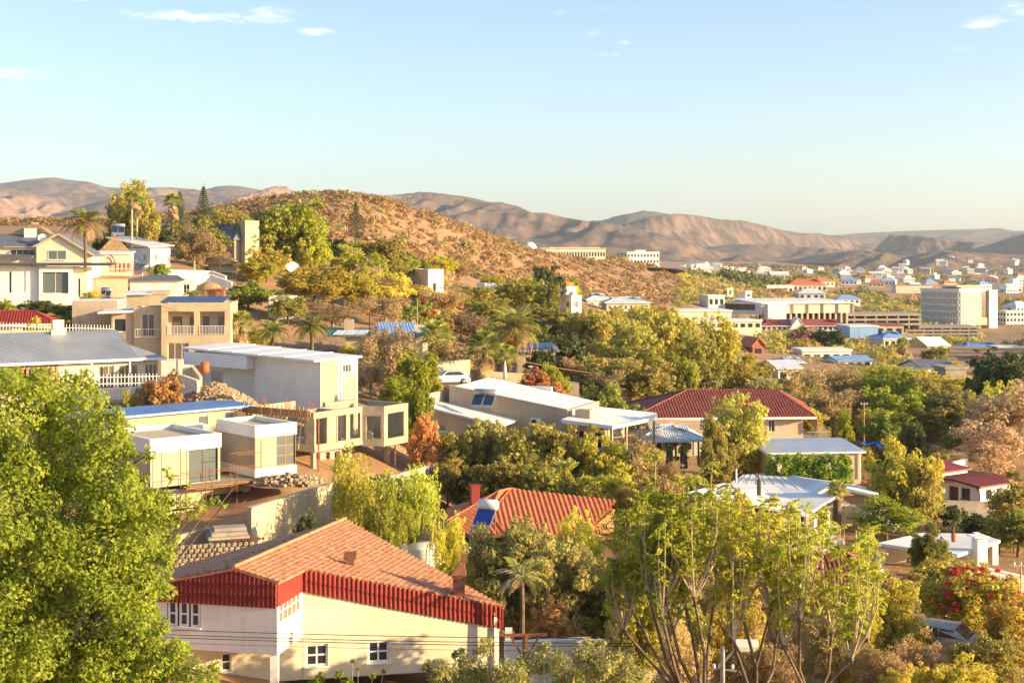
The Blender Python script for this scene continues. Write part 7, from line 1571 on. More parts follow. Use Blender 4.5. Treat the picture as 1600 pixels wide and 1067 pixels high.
# ---- the big leafy tree in the left foreground
def fore_tree():
    D = 31.0; rng = np.random.default_rng(12); base = Vector((XP(40, D), D, gz(XP(40, D), D))); t = thing('tree', 'big leafy bright green tree filling the left foreground', 'tree', base)
    B = [(20, 640, 62), (75, 625, 52), (120, 650, 50), (160, 668, 38), (185, 690, 24), (40, 720, 80), (120, 730, 66), (0, 800, 90), (90, 800, 80), (165, 745, 46), (180, 800, 56), (205, 775, 34), (240, 800, 34), (150, 860, 80), (60, 880, 90), (215, 850, 46), (240, 890, 34), (200, 920, 60), (255, 845, 26), (120, 960, 90), (20, 980, 90), (210, 980, 50), (70, 1050, 90), (180, 1040, 70), (250, 1030, 46), (290, 1045, 34), (325, 1058, 22), (262, 925, 18), (-60, 700, 90), (-60, 880, 110), (-40, 1040, 110), (150, 1110, 90), (20, 1120, 90), (275, 1085, 50),
         (215, 715, 13), (235, 712, 11), (200, 735, 16), (225, 745, 13), (250, 790, 22), (285, 785, 18), (310, 792, 16), (335, 782, 12), (348, 790, 8), (300, 805, 12), (265, 815, 20), (295, 760, 6), (270, 745, 9), (262, 735, 8), (130, 600, 24), (60, 598, 26), (15, 595, 24), (232, 700, 7), (230, 960, 20), (278, 1010, 16), (335, 1040, 12), (205, 670, 8), (190, 655, 10)]
    C = []; R = []
    for (x, y, r) in B:
        r_ = r / F * D; dd = D + rng.uniform(-1.0, 1.4) * (1 if r > 20 else .3); p = P(x, y, dd); C.append((p.x, p.y, p.z)); R.append(r_)
        for _ in range(14 if r > 20 else 3):
            q = unit(rng.normal(0, 1, 3)); C.append(tuple(np.array(C[-1 if _ == 0 else -1 - _]) * 1.0 + q * r_ * .8)) if False else C.append((p.x + q[0] * r_ * .85, p.y + q[1] * r_ * .85, p.z + q[2] * r_ * .85)); R.append(r_ * rng.uniform(.25, .48))
    C = np.array(C); R = np.array(R); n = 135000; p, d, i = clump_points(C, R * .92, n, rng, shell=.6, flat=.8); tn = np.clip(rng.random(len(C))[i] * .55 + rng.random(n) * .45, 0, 1)
    V = leaves(p - np.array(base), d * .6 + [.15, -.1, .5], .051, 2.0, rng, droop=.3); link('crown', quads_mesh('crown', V, tn, LEAF['fore']), None, t)
    g = MB(); top = Vector((0, .3, -4.5 + (P(40, 900, D).z - base.z))); tr = Vector((.3, .3, P(60, 1100, D).z - base.z)); g.tube([(0, 0, -.5), tr * .5, tr], [.3, .22, .15], 10)
    for (x, y, r) in B[:50]:
        if rng.random() < .55:
            e = P(x, y, D + rng.uniform(-.3, .3)) - base; m = tr.lerp(e, .55) + Vector((rng.uniform(-.3, .3), rng.uniform(-.3, .3), rng.uniform(-.1, .3))); g.tube([tr, tr.lerp(m, .5), m, e], [.065, .05, .032, .01], 6)
    for (a, b2) in (((170, 800), (348, 788)), ((150, 750), (240, 705)), ((200, 1010), (340, 1056))):
        A, E = P(*a, D) - base, P(*b2, D) - base; g.tube([A, A.lerp(E, .5) + Vector((0, 0, -.06)), E], [.05, .03, .008], 6)
    g.build('trunk', M['bark'], t)
fore_tree()
def fore_shrub(label, blobs, D, n, leafm, seed, leaf=.05, twig=True):
    rng = np.random.default_rng(seed); x0 = sum(b[0] for b in blobs) / len(blobs); base = Vector((XP(x0, D), D, gz(XP(x0, D), D))); t = thing('shrub', label, 'shrub', base, 0, 'foreground shrubs'); C, R = [], []; g = MB()
    for (x, y, r) in blobs:
        p = P(x, y, D + rng.uniform(-.6, .6)) - base; C.append(tuple(p)); R.append(r / F * D); r_ = R[-1]
        for _ in range(4): q = unit(rng.normal(0, 1, 3)); C.append((p.x + q[0] * r_, p.y + q[1] * r_, p.z + q[2] * r_)); R.append(r_ * rng.uniform(.25, .5))
        foot = Vector((p.x * .35 + rng.uniform(-.3, .3), p.y * .4, 0)); g.tube([foot, foot.lerp(p, .6) + Vector((0, 0, .2)), p + Vector((0, 0, r_))], [.035, .02, .006], 5)
    C = np.array(C); R = np.array(R); p, d, i = clump_points(C, R, n, rng, shell=.3, flat=.9); link('crown', quads_mesh('crown', leaves(p, d * .5 + [.1, -.1, .5], leaf, 2.1, rng), np.clip(rng.random(len(C))[i] * .5 + rng.random(n) * .5, 0, 1), LEAF[leafm]), None, t); g.build('stems', M['bark_pale'], t)
fore_shrub('loose leafy shrub along the bottom edge before the street wall', [(690, 1045, 20), (725, 1035, 20), (755, 1015, 14), (750, 1050, 24), (790, 1050, 26), (830, 1035, 24), (870, 1040, 28), (910, 1025, 24), (945, 1035, 24), (975, 1045, 22), (1000, 1055, 16), (765, 1000, 8), (850, 1010, 12), (900, 1062, 30), (810, 1070, 30), (720, 1070, 30), (965, 1070, 30), (935, 1008, 12), (668, 1040, 9), (680, 1060, 14)], 38, 13000, 'sage', 3, .05)
fore_shrub('thin twiggy shrub tips poking up before the cream wall', [(500, 1060, 9), (530, 1052, 7), (552, 1032, 3.5), (560, 1045, 4), (583, 1055, 5), (600, 1048, 3), (490, 1068, 10), (545, 1068, 8)], 38, 900, 'fore', 4, .05)

# ---- pollarded trees with long upright shoots
def pollards():
    D = 46.0; rng = np.random.default_rng(21)
    trees = [('leftmost pollarded tree with pale upright shoots and fresh green tufts', (1075, 1150), [(985, 948), (1012, 925), (1035, 965), (975, 985), (1045, 1000)]), ('second pollarded tree with a straight dark stem behind the street wall', (1100, 1150), [(1085, 935), (1040, 935), (1120, 900), (1060, 900)]), ('third pollarded tree directly behind the street lamp', (1180, 1150), [(1135, 935), (1160, 960), (1205, 950), (1215, 985), (1145, 1000)]), ('rightmost pollarded tree with wide crooked limbs', (1270, 1150), [(1250, 968), (1300, 990), (1355, 1000), (1330, 1030), (1225, 1010)])]
    for (lab, b, kn) in trees:
        gx = XP(b[0], D); base = Vector((gx, D, gz(gx, D))); t = thing('tree', lab, 'tree', base, 0, 'pollarded trees'); g = MB(); sh = MB(); LV = []; TN = []
        fork = P(b[0], 1105, D) - base; g.tube([(0, 0, -.4), (fork.x * .6, 0, fork.z * .6), fork], [.15, .12, .11], 9)
        for (x, y) in kn:
            k = P(x, y, D + rng.uniform(-1.5, 1.5)) - base; m = fork.lerp(k, .5) + Vector((rng.uniform(-.25, .25), rng.uniform(-.2, .2), rng.uniform(-.25, .1))); g.tube([fork, fork.lerp(m, .55), m, k], [.075, .062, .052, .046], 8); g.lathe([(0, -.08), (.07, -.05), (.095, .02), (.06, .08), (0, .1)], c=tuple(k), seg=8)
            for s in range(int(rng.integers(9, 14))):
                a = rng.uniform(0, 6.283); lean = rng.uniform(.05, .42); L = rng.uniform(1.3, 3.9); d = Vector((math.cos(a) * lean, math.sin(a) * lean * .8, 1)).normalized(); o = Vector((math.cos(a), math.sin(a) * .8, 0)) * .12 * L; p0 = k; p1 = k + d * L * .3 + o * .55; p2 = k + d * L * .65 + o * .6; p3 = k + Vector((d.x * .7, d.y * .7, d.z)) * L + o * .5
                sh.tube([p0, p1, p2, p3], [.036, .03, .022, .008], 5)
                tufts = [(p3, 1.0)] + [(p1.lerp(p2, rng.random()), .6) for _ in range(int(rng.integers(0, 3)))] + [(p2.lerp(p3, rng.random()), .8) for _ in range(int(rng.integers(1, 3)))]
                for (q, z) in tufts:
                    for r in range(int(4 * z) + 2):       # compound leaves: a stalk with leaflets either side
                        an = rng.uniform(0, 6.283); l = rng.uniform(.22, .44) * (.7 + .3 * z); dv = np.array([math.cos(an), math.sin(an), rng.uniform(-.7, 1.1)]); f = np.linspace(.25, 1, 7)[:, None]; c = np.array(q) + dv * l * f - np.array([0, 0, .35]) * l * f ** 2; sd = unit(np.cross(dv, [0, 0, 1.])) * .05; C = np.concatenate([c + sd, c - sd]); LV.append(leaves(C, np.tile(rng.normal(0, .6, 3) + [.35, -.3, .3], (14, 1)), .055, 1.6, rng)); TN.append(np.full(14, rng.random()))
        g.build('trunk', M['bark'], t); sh.build('shoots', M['bark_pale'], t); link('leaf_tufts', quads_mesh('leaf_tufts', np.concatenate(LV), np.concatenate(TN), LEAF['bright']), None, t)
pollards()

# ---- scrub on the hill and in the valley: far too much to count
def scrub(name, label, pts, size, mat, seed, per=34, leaf=.16, tall=.75):
    rng = np.random.default_rng(seed); n = len(pts); s = size * rng.uniform(.55, 1.35, n); d = unit(rng.normal(0, 1, (n * per, 3))); d[:, 2] = np.abs(d[:, 2]); c = np.repeat(pts, per, 0); sc = np.repeat(s, per)[:, None]
    p = c + d * sc * np.array([1, 1, tall]) * rng.uniform(.55, 1.05, (n * per, 1)); V = leaves(p, d + [0, 0, .3], 1.0, 1.6, rng); V = p[:, None] + (V - p[:, None]) * (sc * leaf)[:, None] * 1.0
    tn = np.clip(np.repeat(rng.random(n), per) * .7 + rng.random(n * per) * .3, 0, 1); o = link(name, quads_mesh(name, V, tn, mat)); tag(o, label, 'scrub', kind='stuff')
def scatter(px0, px1, D0, D1, n, rng, keep):
    px = rng.uniform(px0, px1, n * 4); D = np.sqrt(rng.random(n * 4) * (D1 ** 2 - D0 ** 2) + D0 ** 2); k = keep(px, D); px, D = px[k][:n], D[k][:n]; X = (px - 800) / F * D; return np.stack([X, D, gz_arr(X, D) - .15], 1)
HILL = lambda px, D: (D > np.interp(px, [-200, 300, 400, 560, 640, 720, 860, 1000, 1100, 1250], [400, 395, 340, 330, 335, 350, 420, 500, 600, 700])) & (vnoise(px / 23, D / 17, 5) > .22) & ~((np.abs(px - (1020 + (D - 700) * .22)) < 9) & (D > 640) & (D < 760)) & ~((px > 1035) & (px < 1120) & (D > 720) & (D < 900))
_r = np.random.default_rng(99)
scrub('scrub', 'golden brown thorn scrub covering the hill', scatter(-150, 1140, 330, 720, 6600, _r, HILL), 1.75, LEAF['scrubleaf'], 3, per=26, leaf=.29)
scrub('scrub', 'grey green bushes dotted through the thorn scrub', scatter(-150, 1140, 330, 800, 900, _r, HILL), 2.3, LEAF['sage'], 4, per=42, leaf=.24)
scrub('scrub', 'brown thorn scrub on the far shoulder of the hill', scatter(500, 1250, 700, 1200, 3000, _r, HILL), 2.3, LEAF['scrubleaf'], 5, per=24, leaf=.3)
scrub('scrub', 'dry brush covering the ground between houses and gardens', scatter(330, 1700, 118, 330, 1900, _r, lambda px, D: (vnoise(px / 40, D / 9, 8) > .35) & ~((px < 700) & (D < 150))), .8, LEAF['golden'], 6, per=26)
scrub('scrub', 'weeds and low brush along the street at the bottom', scatter(760, 1750, 50, 104, 800, _r, lambda px, D: vnoise(px / 30, D / 5, 8) > .3), .5, LEAF['dry'], 7, per=44)
# ------------------------------------------------------------------ the town in the valley
WIN = {}
def win_obj(parent, x, y, z, w, h, rz=0, glass='glass', name='window'):
    key = glass
    if key not in WIN: WIN[key] = MB().box(-.5, -.06, -.5, .5, .04, .5).mesh('window', M[glass])
    o = link(name, WIN[key], None, parent, (x, y, z), rz); o.scale = (w, 1, h); return o
def block(label, px, D, a, ybase, pxr, ytop, depth, wall='plaster_white', roof='flat', rmat='sheet_pale', rows=0, cols=0, yr=None, pxl=None, cat='building', name='building', group=None, ww=.55, wh=.5, side=0):
    H = House(name, label, px, D, a, ybase, cat, group); X = H.lx(pxr); zt = H.zt(ytop); Y = depth if pxl is None else max(2, H.ly(pxl))
    H.box('wall', wall, 0, 0, -3, X, Y, zt)
    if roof == 'flat': H.box('roof', rmat, -.3, -.3, zt + .003, X + .3, Y + .3, zt + .45)
    elif roof == 'hip': hip_roof(H, -.6, -.6, X + .6, Y + .6, zt + .02, H.zt(yr, X / 2, Y / 2), rmat, kind='rib', rib=.8, amp=.05, fascia='trim_white', inset=min(Y, X) / 2.01)
    elif roof == 'gable':
        zr = H.zt(yr, X / 2, Y / 2); g = MB(); g.slab([(-.5, -.5, zt), (X + .5, -.5, zt), (X + .5, Y / 2, zr), (-.5, Y / 2, zr)], .2); g.slab([(-.5, Y / 2, zr), (X + .5, Y / 2, zr), (X + .5, Y + .5, zt), (-.5, Y + .5, zt)], .2); H.part('roof', g, rmat)
        g = MB(); g.poly([(0, Y, zt), (0, 0, zt), (0, Y / 2, zr - .1)]); g.poly([(X, 0, zt), (X, Y, zt), (X, Y / 2, zr - .1)]); H.part('gable', g, wall)
    elif roof == 'sidegable':
        zr = H.zt(yr, X / 2, 0); g = MB(); g.slab([(-.5, -.5, zt), (X / 2, -.5, zr), (X / 2, Y, zr), (-.5, Y, zt)], .2); g.slab([(X / 2, -.5, zr), (X + .5, -.5, zt), (X + .5, Y, zt), (X / 2, Y, zr)], .2); H.part('roof', g, rmat); g = MB(); g.poly([(0, 0, zt), (X, 0, zt), (X / 2, 0, zr - .1)]); H.part('gable', g, wall)
    for j in range(rows):
        for i in range(cols): win_obj(H.o, X * (i + .5) / cols, -.02, zt * (j + .5) / rows, X / cols * ww, zt / rows * wh)
    for j in range(rows):
        for i in range(side): win_obj(H.o, -.02, Y * (i + .5) / side, zt * (j + .5) / rows, Y / side * ww, zt / rows * wh, math.pi / 2)
    return H
def office_tower():
    H = House('office_tower', 'white office tower with close vertical fins and a blank end wall', 1499, 690, 32, 514, 'office tower'); o = H.o; X = H.lx(1542); Y = H.ly(1439); zt = H.zt(456); z0 = H.zt(508)
    fl = 5; H.box('glass_core', 'glass', .5, .5, z0, X - .5, Y - .5, zt - .3); H.box('podium', 'plaster_sand', 1.5, 1.5, -3, X - 1.5, Y - 1.5, z0)
    for k in range(fl + 1): z = z0 + (zt - z0) * k / fl; H.box('floor_band', 'plaster_bright', -.15, -.15, z - .45, X + .15, Y + .15, z + .45)
    fx = MB().box(-X / 80, -.55, z0, X / 80, .5, zt).mesh('fin', M['plaster_bright']); fy = MB().box(-.55, -Y / 150, z0, .5, Y / 150, zt).mesh('fin', M['plaster_bright'])
    for k in range(14):
        if k < 11: link('fin', fx, None, o, (X * (k + .5) / 14, 0, 0))
    for k in range(22): link('fin', fy, None, o, (0, Y * (k + .5) / 22, 0))
    H.box('stair_wall', 'plaster_white', X + .2, -1.5, -5, X + 6, 3.5, H.zt(453, X, 0)); H.box('lower_panel', 'plaster_sand', X * .62, -.6, z0 - .3, X + .2, -.2, z0 + (zt - z0) * .2); H.box('balcony_bay', 'glass_warm', X * .8, -.3, z0 + (zt - z0) * .2, X - .1, -.16, zt)
    H.box('parapet', 'plaster_bright', -.2, -.2, zt + .46, X + .2, Y + .2, zt + 1.4); H.box('plant_room', 'plaster_sand', X * .2, Y * .1, zt + 1.41, X * .9, Y * .6, H.zt(447)); H.box('roof_canopy', 'plaster_cream', 0, Y * .05, H.zt(448.5), X * 1.0, Y * .5, H.zt(446.6))
office_tower()
def hall():
    H = House('exhibition_hall', 'long hall with pale curved roof, grey end wall and open undercroft', 1190, 520, 12, 503, 'hall'); o = H.o; X = H.lx(1331); Y = H.ly(1122); zt = H.zt(474); zm = H.zt(490)
    Y = min(Y, 70); H.box('wall', 'plaster_cream', 0, 0, zm, X, 30, zt)
    g = MB(); n = 12; d = Vector((XP(1122, 528), 528)) - H.C; e = Vector((d.dot(H.ux), d.dot(H.uy))); pr = [(Vector((0, 0)).lerp(e, i / n), zt - .2 - 1.0 * (i / n) + 1.3 * math.sin(math.pi * i / n)) for i in range(n + 1)]
    for i in range(n): (p, z), (q, w) = pr[i], pr[i + 1]; g.poly([(q.x, q.y, zm - .5), (p.x, p.y, zm - .5), (p.x, p.y, z), (q.x, q.y, w)])
    H.part('end_wall', g, 'sheet_pale')
    for k in (.25, .42, .58, .74): p = Vector((0, 0)).lerp(e, k); win_obj(o, p.x, p.y - .15, zm + 2.3, 3.2, 2.2, math.atan2(-e.y, -e.x))
    g = MB()
    for i in range(n): (p, z), (q, w) = pr[i], pr[i + 1]; g.poly([(q.x, q.y, w + .1), (p.x, p.y, z + .1), (p.x + X, p.y + 0, z + .3), (q.x + X, q.y, w + .3)])
    g.slab([(-.5, -1, zt + .1), (X + .5, -1, zt + .1), (X + .5, 30, zt + .9), (-.5, 30, zt + .9)], .3); H.part('roof', g, 'sheet_white')
    for k in range(6): H.box('pier', 'plaster_taupe', X * k / 6 + 6, -.5, zm, X * k / 6 + 6.6, -.02, zt - .2)
    H.box('undercroft', 'dark', .5, 3, -2, X - .5, 4, zm); H.box('ramp_wall', 'sheet_pale', 0, -6, zm - 2.5, X * .2, -2, zm + 3.6)  # undercroft box is near-black, painting the shade behind the columns
    for k in range(16): H.box('column', 'plaster_sand', X * k / 16, 0, -3, X * k / 16 + .7, .8, zm - .002)
    H.box('plinth', 'plaster_cream', -2, -2, -5, X + 4, -1, -1.2)
hall()
H = block('long two storey building under a deep red roof with a small pale gable', 1190, 470, 3, 526, 1326, 509, 12, 'plaster_white', 'hip', 'sheet_red', 2, 17, 499); g = MB(); x = H.lx(1246); z = H.zt(509); g.poly([(x - 3, -1, z - 1.5), (x + 3, -1, z - 1.5), (x, -1, z + 2.6)]); g.slab([(x - 3.4, -1.2, z - 1.6), (x, -1.2, z + 2.8), (x, 5, z + 2.8), (x - 3.4, 5, z - 1.6)], .2); g.slab([(x, -1.2, z + 2.8), (x + 3.4, -1.2, z - 1.6), (x + 3.4, 5, z - 1.6), (x, 5, z + 2.8)], .2); H.part('gable', g, 'plaster_white')
block('white apartment block at the right edge beyond the office tower', 1572, 720, 14, 522, 1640, 487, 18, 'plaster_bright', 'flat', 'plaster_bright', 4, 12, pxl=1558, side=3, name='apartment_block'); H = block('lower stepped white wing of the apartment block', 1545, 700, 10, 545, 1640, 524, 14, 'plaster_bright', 'flat', 'plaster_bright', 3, 14)
block('flat cream building in front of the grey end hall', 1060, 430, 6, 505, 1143, 487, 16, 'plaster_cream', 'flat', 'sheet_white', 0, 0); block('low cream building with white roof right of the flat one', 1085, 405, 8, 515, 1190, 503, 12, 'plaster_cream', 'flat', 'sheet_white', 1, 9)
block('white hall with two dark windows left of the grey end hall', 1107, 566, 16, 480, 1132, 463, 9, 'plaster_bright', 'flat', 'plaster_bright', 1, 3); block('square white tower above the long hall', 1165, 590, 40, 475, 1174, 457, 6, 'plaster_bright', 'flat', 'plaster_bright', 2, 1, pxl=1153, name='tower')
def sign():
    t = thing('sign_board', 'white sign board with a green leaf emblem on a post', 'sign', P(1141, 474, 580)); z = ZY(450, 580) - P(1141, 474, 580).z; MB().box(-1.3, -.2, z - 3.6, 1.3, .2, z).build('board', M['plaster_bright'], t); MB().box(-.2, -.1, -2, .2, .1, z - 3.61).build('post', M['steel'], t)
    n = 12; pts = [(.55 * math.sin(math.pi * i / n) * 1.0 - .1 + .7 * (i / n - .5), -.24, z - 3.0 + 2.4 * i / n) for i in range(n + 1)]; pts2 = [(-.55 * math.sin(math.pi * i / n) * .5 - .1 + .7 * (i / n - .5), -.24, z - 3.0 + 2.4 * i / n) for i in range(n, -1, -1)]; MB().poly(pts + pts2[1:-1]).build('leaf_emblem', shade('sign green', (.03, .25, .08)), t)
sign()
block('blue grey shed right of the long red roof', 1328, 455, 8, 526, 1372, 511, 12, 'sheet_blue', 'flat', 'sheet_pale'); block('pale shed with a brown roof edge beside the blue grey shed', 1354, 470, 4, 526, 1412, 509, 12, 'plaster_sand', 'flat', 'tile_maroon', 1, 4)
block('cream house with bright blue pyramid roof', 1381, 400, 16, 545, 1420, 529, 8, 'plaster_cream', 'hip', 'sheet_blue', 1, 4, 518); block('barn with plain white gable roof', 1449, 400, 20, 552, 1482, 540, 9, 'plaster_sand', 'gable', 'sheet_white', 0, 0, 526)
block('long two storey cream building with blue roof', 1508, 420, 3, 556, 1572, 543, 10, 'plaster_cream', 'hip', 'sheet_blue', 2, 10, 535); block('low cream wing with pale roof beside the blue roofed building', 1560, 415, 4, 556, 1600, 544, 9, 'plaster_cream', 'flat', 'sheet_white', 1, 5)
block('low white flat building in the tree filled valley', 1254, 330, 5, 568, 1330, 549, 8, 'plaster_white', 'flat', 'plaster_white', 1, 5); block('white house with blue sheet roof right of the low flat building', 1310, 310, 12, 578, 1362, 563, 8, 'plaster_white', 'gable', 'sheet_blue', 1, 4, 555); block('white house with dark solar panels on a blue roof', 1440, 282, 14, 590, 1490, 574, 8, 'plaster_white', 'gable', 'slate', 1, 4, 561); block('grey water reservoir wall beside the solar panel house', 1478, 270, 10, 588, 1510, 577, 5, 'concrete', 'flat', 'concrete')
block('cream gable house among trees behind the maroon roof', 1216, 255, 12, 600, 1250, 575, 9, 'plaster_cream', 'gable', 'sheet_pale', 1, 2, 562); block('pale grey roofed house beside the cream gable house', 1225, 300, 5, 580, 1260, 566, 8, 'plaster_white', 'hip', 'sheet_pale', 1, 3, 558); block('small red gable house at the end of the tree belt', 1176, 320, 20, 556, 1194, 541, 6, 'brick_red', 'sidegable', 'tile_red', 1, 1, 527); block('white shed roof glimpsed inside the tree belt', 968, 300, 6, 540, 1000, 532, 6, 'plaster_white', 'flat', 'sheet_white')
block('low red roofed house right of the office tower trees', 1520, 330, 4, 575, 1580, 563, 8, 'plaster_sand', 'hip', 'sheet_red', 1, 4, 556)
def deck(label, px, D, a, yb, pxr, yt, floors, depth=20):
    H = House('parking_deck', label, px, D, a, yb, 'parking deck'); X = H.lx(pxr); zt = H.zt(yt); H.box('painted_shade_core', 'dark', .5, 2, -2, X - .5, depth, zt - .3)  # near-black fill paints the shade between the decks
    for k in range(floors + 1): z = zt * k / floors; H.box('deck', 'concrete', 0, 0, z - .5, X, depth, z + .35)
    for k in range(9): H.box('column', 'concrete', X * k / 8.2, .2, -2, X * k / 8.2 + .6, .8, zt - .5)
deck('long dark parking deck between the hall and the tower', 1300, 560, 6, 507, 1440, 492, 2); deck('grey parking deck below the office tower', 1415, 600, 2, 527, 1530, 511, 3, 14)
# ---- on the ridge
def observatory():
    H = House('observatory', 'white domed building on the shoulder of the hill', 840, 690, 8, 404, 'observatory'); X = H.lx(946); zt = H.zt(389); H.box('wall', 'plaster_cream', 0, 0, -3, X, 14, zt); H.box('roof', 'plaster_sand', -.4, -.4, zt + .003, X + .4, 14.4, zt + .5)
    for k in range(24): win_obj(H.o, X * (k + .5) / 24, -.02, zt * .45, X / 24 * .5, zt * .45)
    H.box('upper_block', 'plaster_cream', X * .2, 4, zt + .51, X * .95, 12, H.zt(386.5)); c = Vector((XP(827, 686), 686)) - H.C; r = 12 / F * 686; cx, cy = c.dot(H.ux), c.dot(H.uy)
    g = MB(); g.lathe([(r, -4), (r, .2)] + [(r * math.cos(t * math.pi / 16), r * math.sin(t * math.pi / 16) * .95 + .2) for t in range(1, 9)], c=(cx, cy, H.zt(390)), seg=24); H.part('dome', g, 'sheet_pale', smooth=True)
observatory()
H = block('white columned building on the next ridge', 980, 760, 14, 413, 1030, 395, 16, 'plaster_white', 'flat', 'plaster_white', 2, 10, pxl=964, side=3); H.box('upper_block', 'plaster_white', H.lx(995), 3, H.zt(395), H.lx(1012), 9, H.zt(391)); wall_run('pale retaining wall below the columned building', [(977, 411, 750), (1008, 412, 755)], 3, 'plaster_cream')
# ---- road over the saddle
def road():
    cl = [(1010, 452, 700), (1032, 447, 742), (1052, 441, 790), (1072, 436, 840), (1092, 432.5, 900), (1112, 431, 965), (1140, 431.5, 1030), (1180, 433, 1080)]; pts = []
    for i in range(len(cl) - 1):
        for k in range(8): a, b = np.array(cl[i]), np.array(cl[i + 1]); pts.append(a + (b - a) * k / 8)
    W_ = np.array([[XP(p[0], p[2]), p[2]] for p in pts]); d = np.gradient(W_, axis=0); d = d / np.linalg.norm(d, axis=1, keepdims=True); n = np.stack([-d[:, 1], d[:, 0]], 1)
    for nm, lab, o0, o1, dz, mt in (('road', 'dual carriageway curving over the saddle', -9, 9, .6, 'asphalt'), ('median', 'pale median of the curving road', -1.0, 1.0, .8, 'plaster_sand'), ('verge', 'bare cut bank beside the curving road', 9, 15, 1.6, 'earth')):
        g = MB()
        for i in range(len(W_) - 1):
            q = [W_[i] + n[i] * o0, W_[i] + n[i] * o1, W_[i + 1] + n[i + 1] * o1, W_[i + 1] + n[i + 1] * o0]; zc = [gz(*W_[i]), gz(*W_[i + 1])]; tlt = .06; z = [zc[0] + dz + tlt * o0 * 1, zc[0] + dz + tlt * o1, zc[1] + dz + tlt * o1, zc[1] + dz + tlt * o0]; g.poly([(q[k][0], q[k][1], z[k] + .5) for k in range(4)])
        tag(g.build(nm, M[mt]), lab, nm, kind='structure')
road()
for k, (px, D) in enumerate(((1046, 770), (1068, 830), (1094, 905))): pole('thin street lamp on the saddle road, %s' % ('lowest of three', 'middle of three', 'highest of three')[k], px, D, (434, 425, 421)[k], (446, 438, 433)[k], (), .18, 'trim_white', 'street_lamp', 'street lamp', 'street lamps on the saddle road')
block('large orange roofed house on the far slope', 1232, 900, 6, 456, 1292, 446, 14, 'plaster_cream', 'hip', 'tile_red', 1, 8, 436, name='house', cat='house'); block('white and red flat house below the orange roofed one', 1198, 850, 10, 462, 1240, 447, 10, 'plaster_bright', 'flat', 'plaster_bright', 1, 5, name='house', cat='house'); block('long pale retaining building left of the office tower', 1400, 1000, 2, 452, 1500, 446, 10, 'plaster_cream', 'flat', 'tile_red')
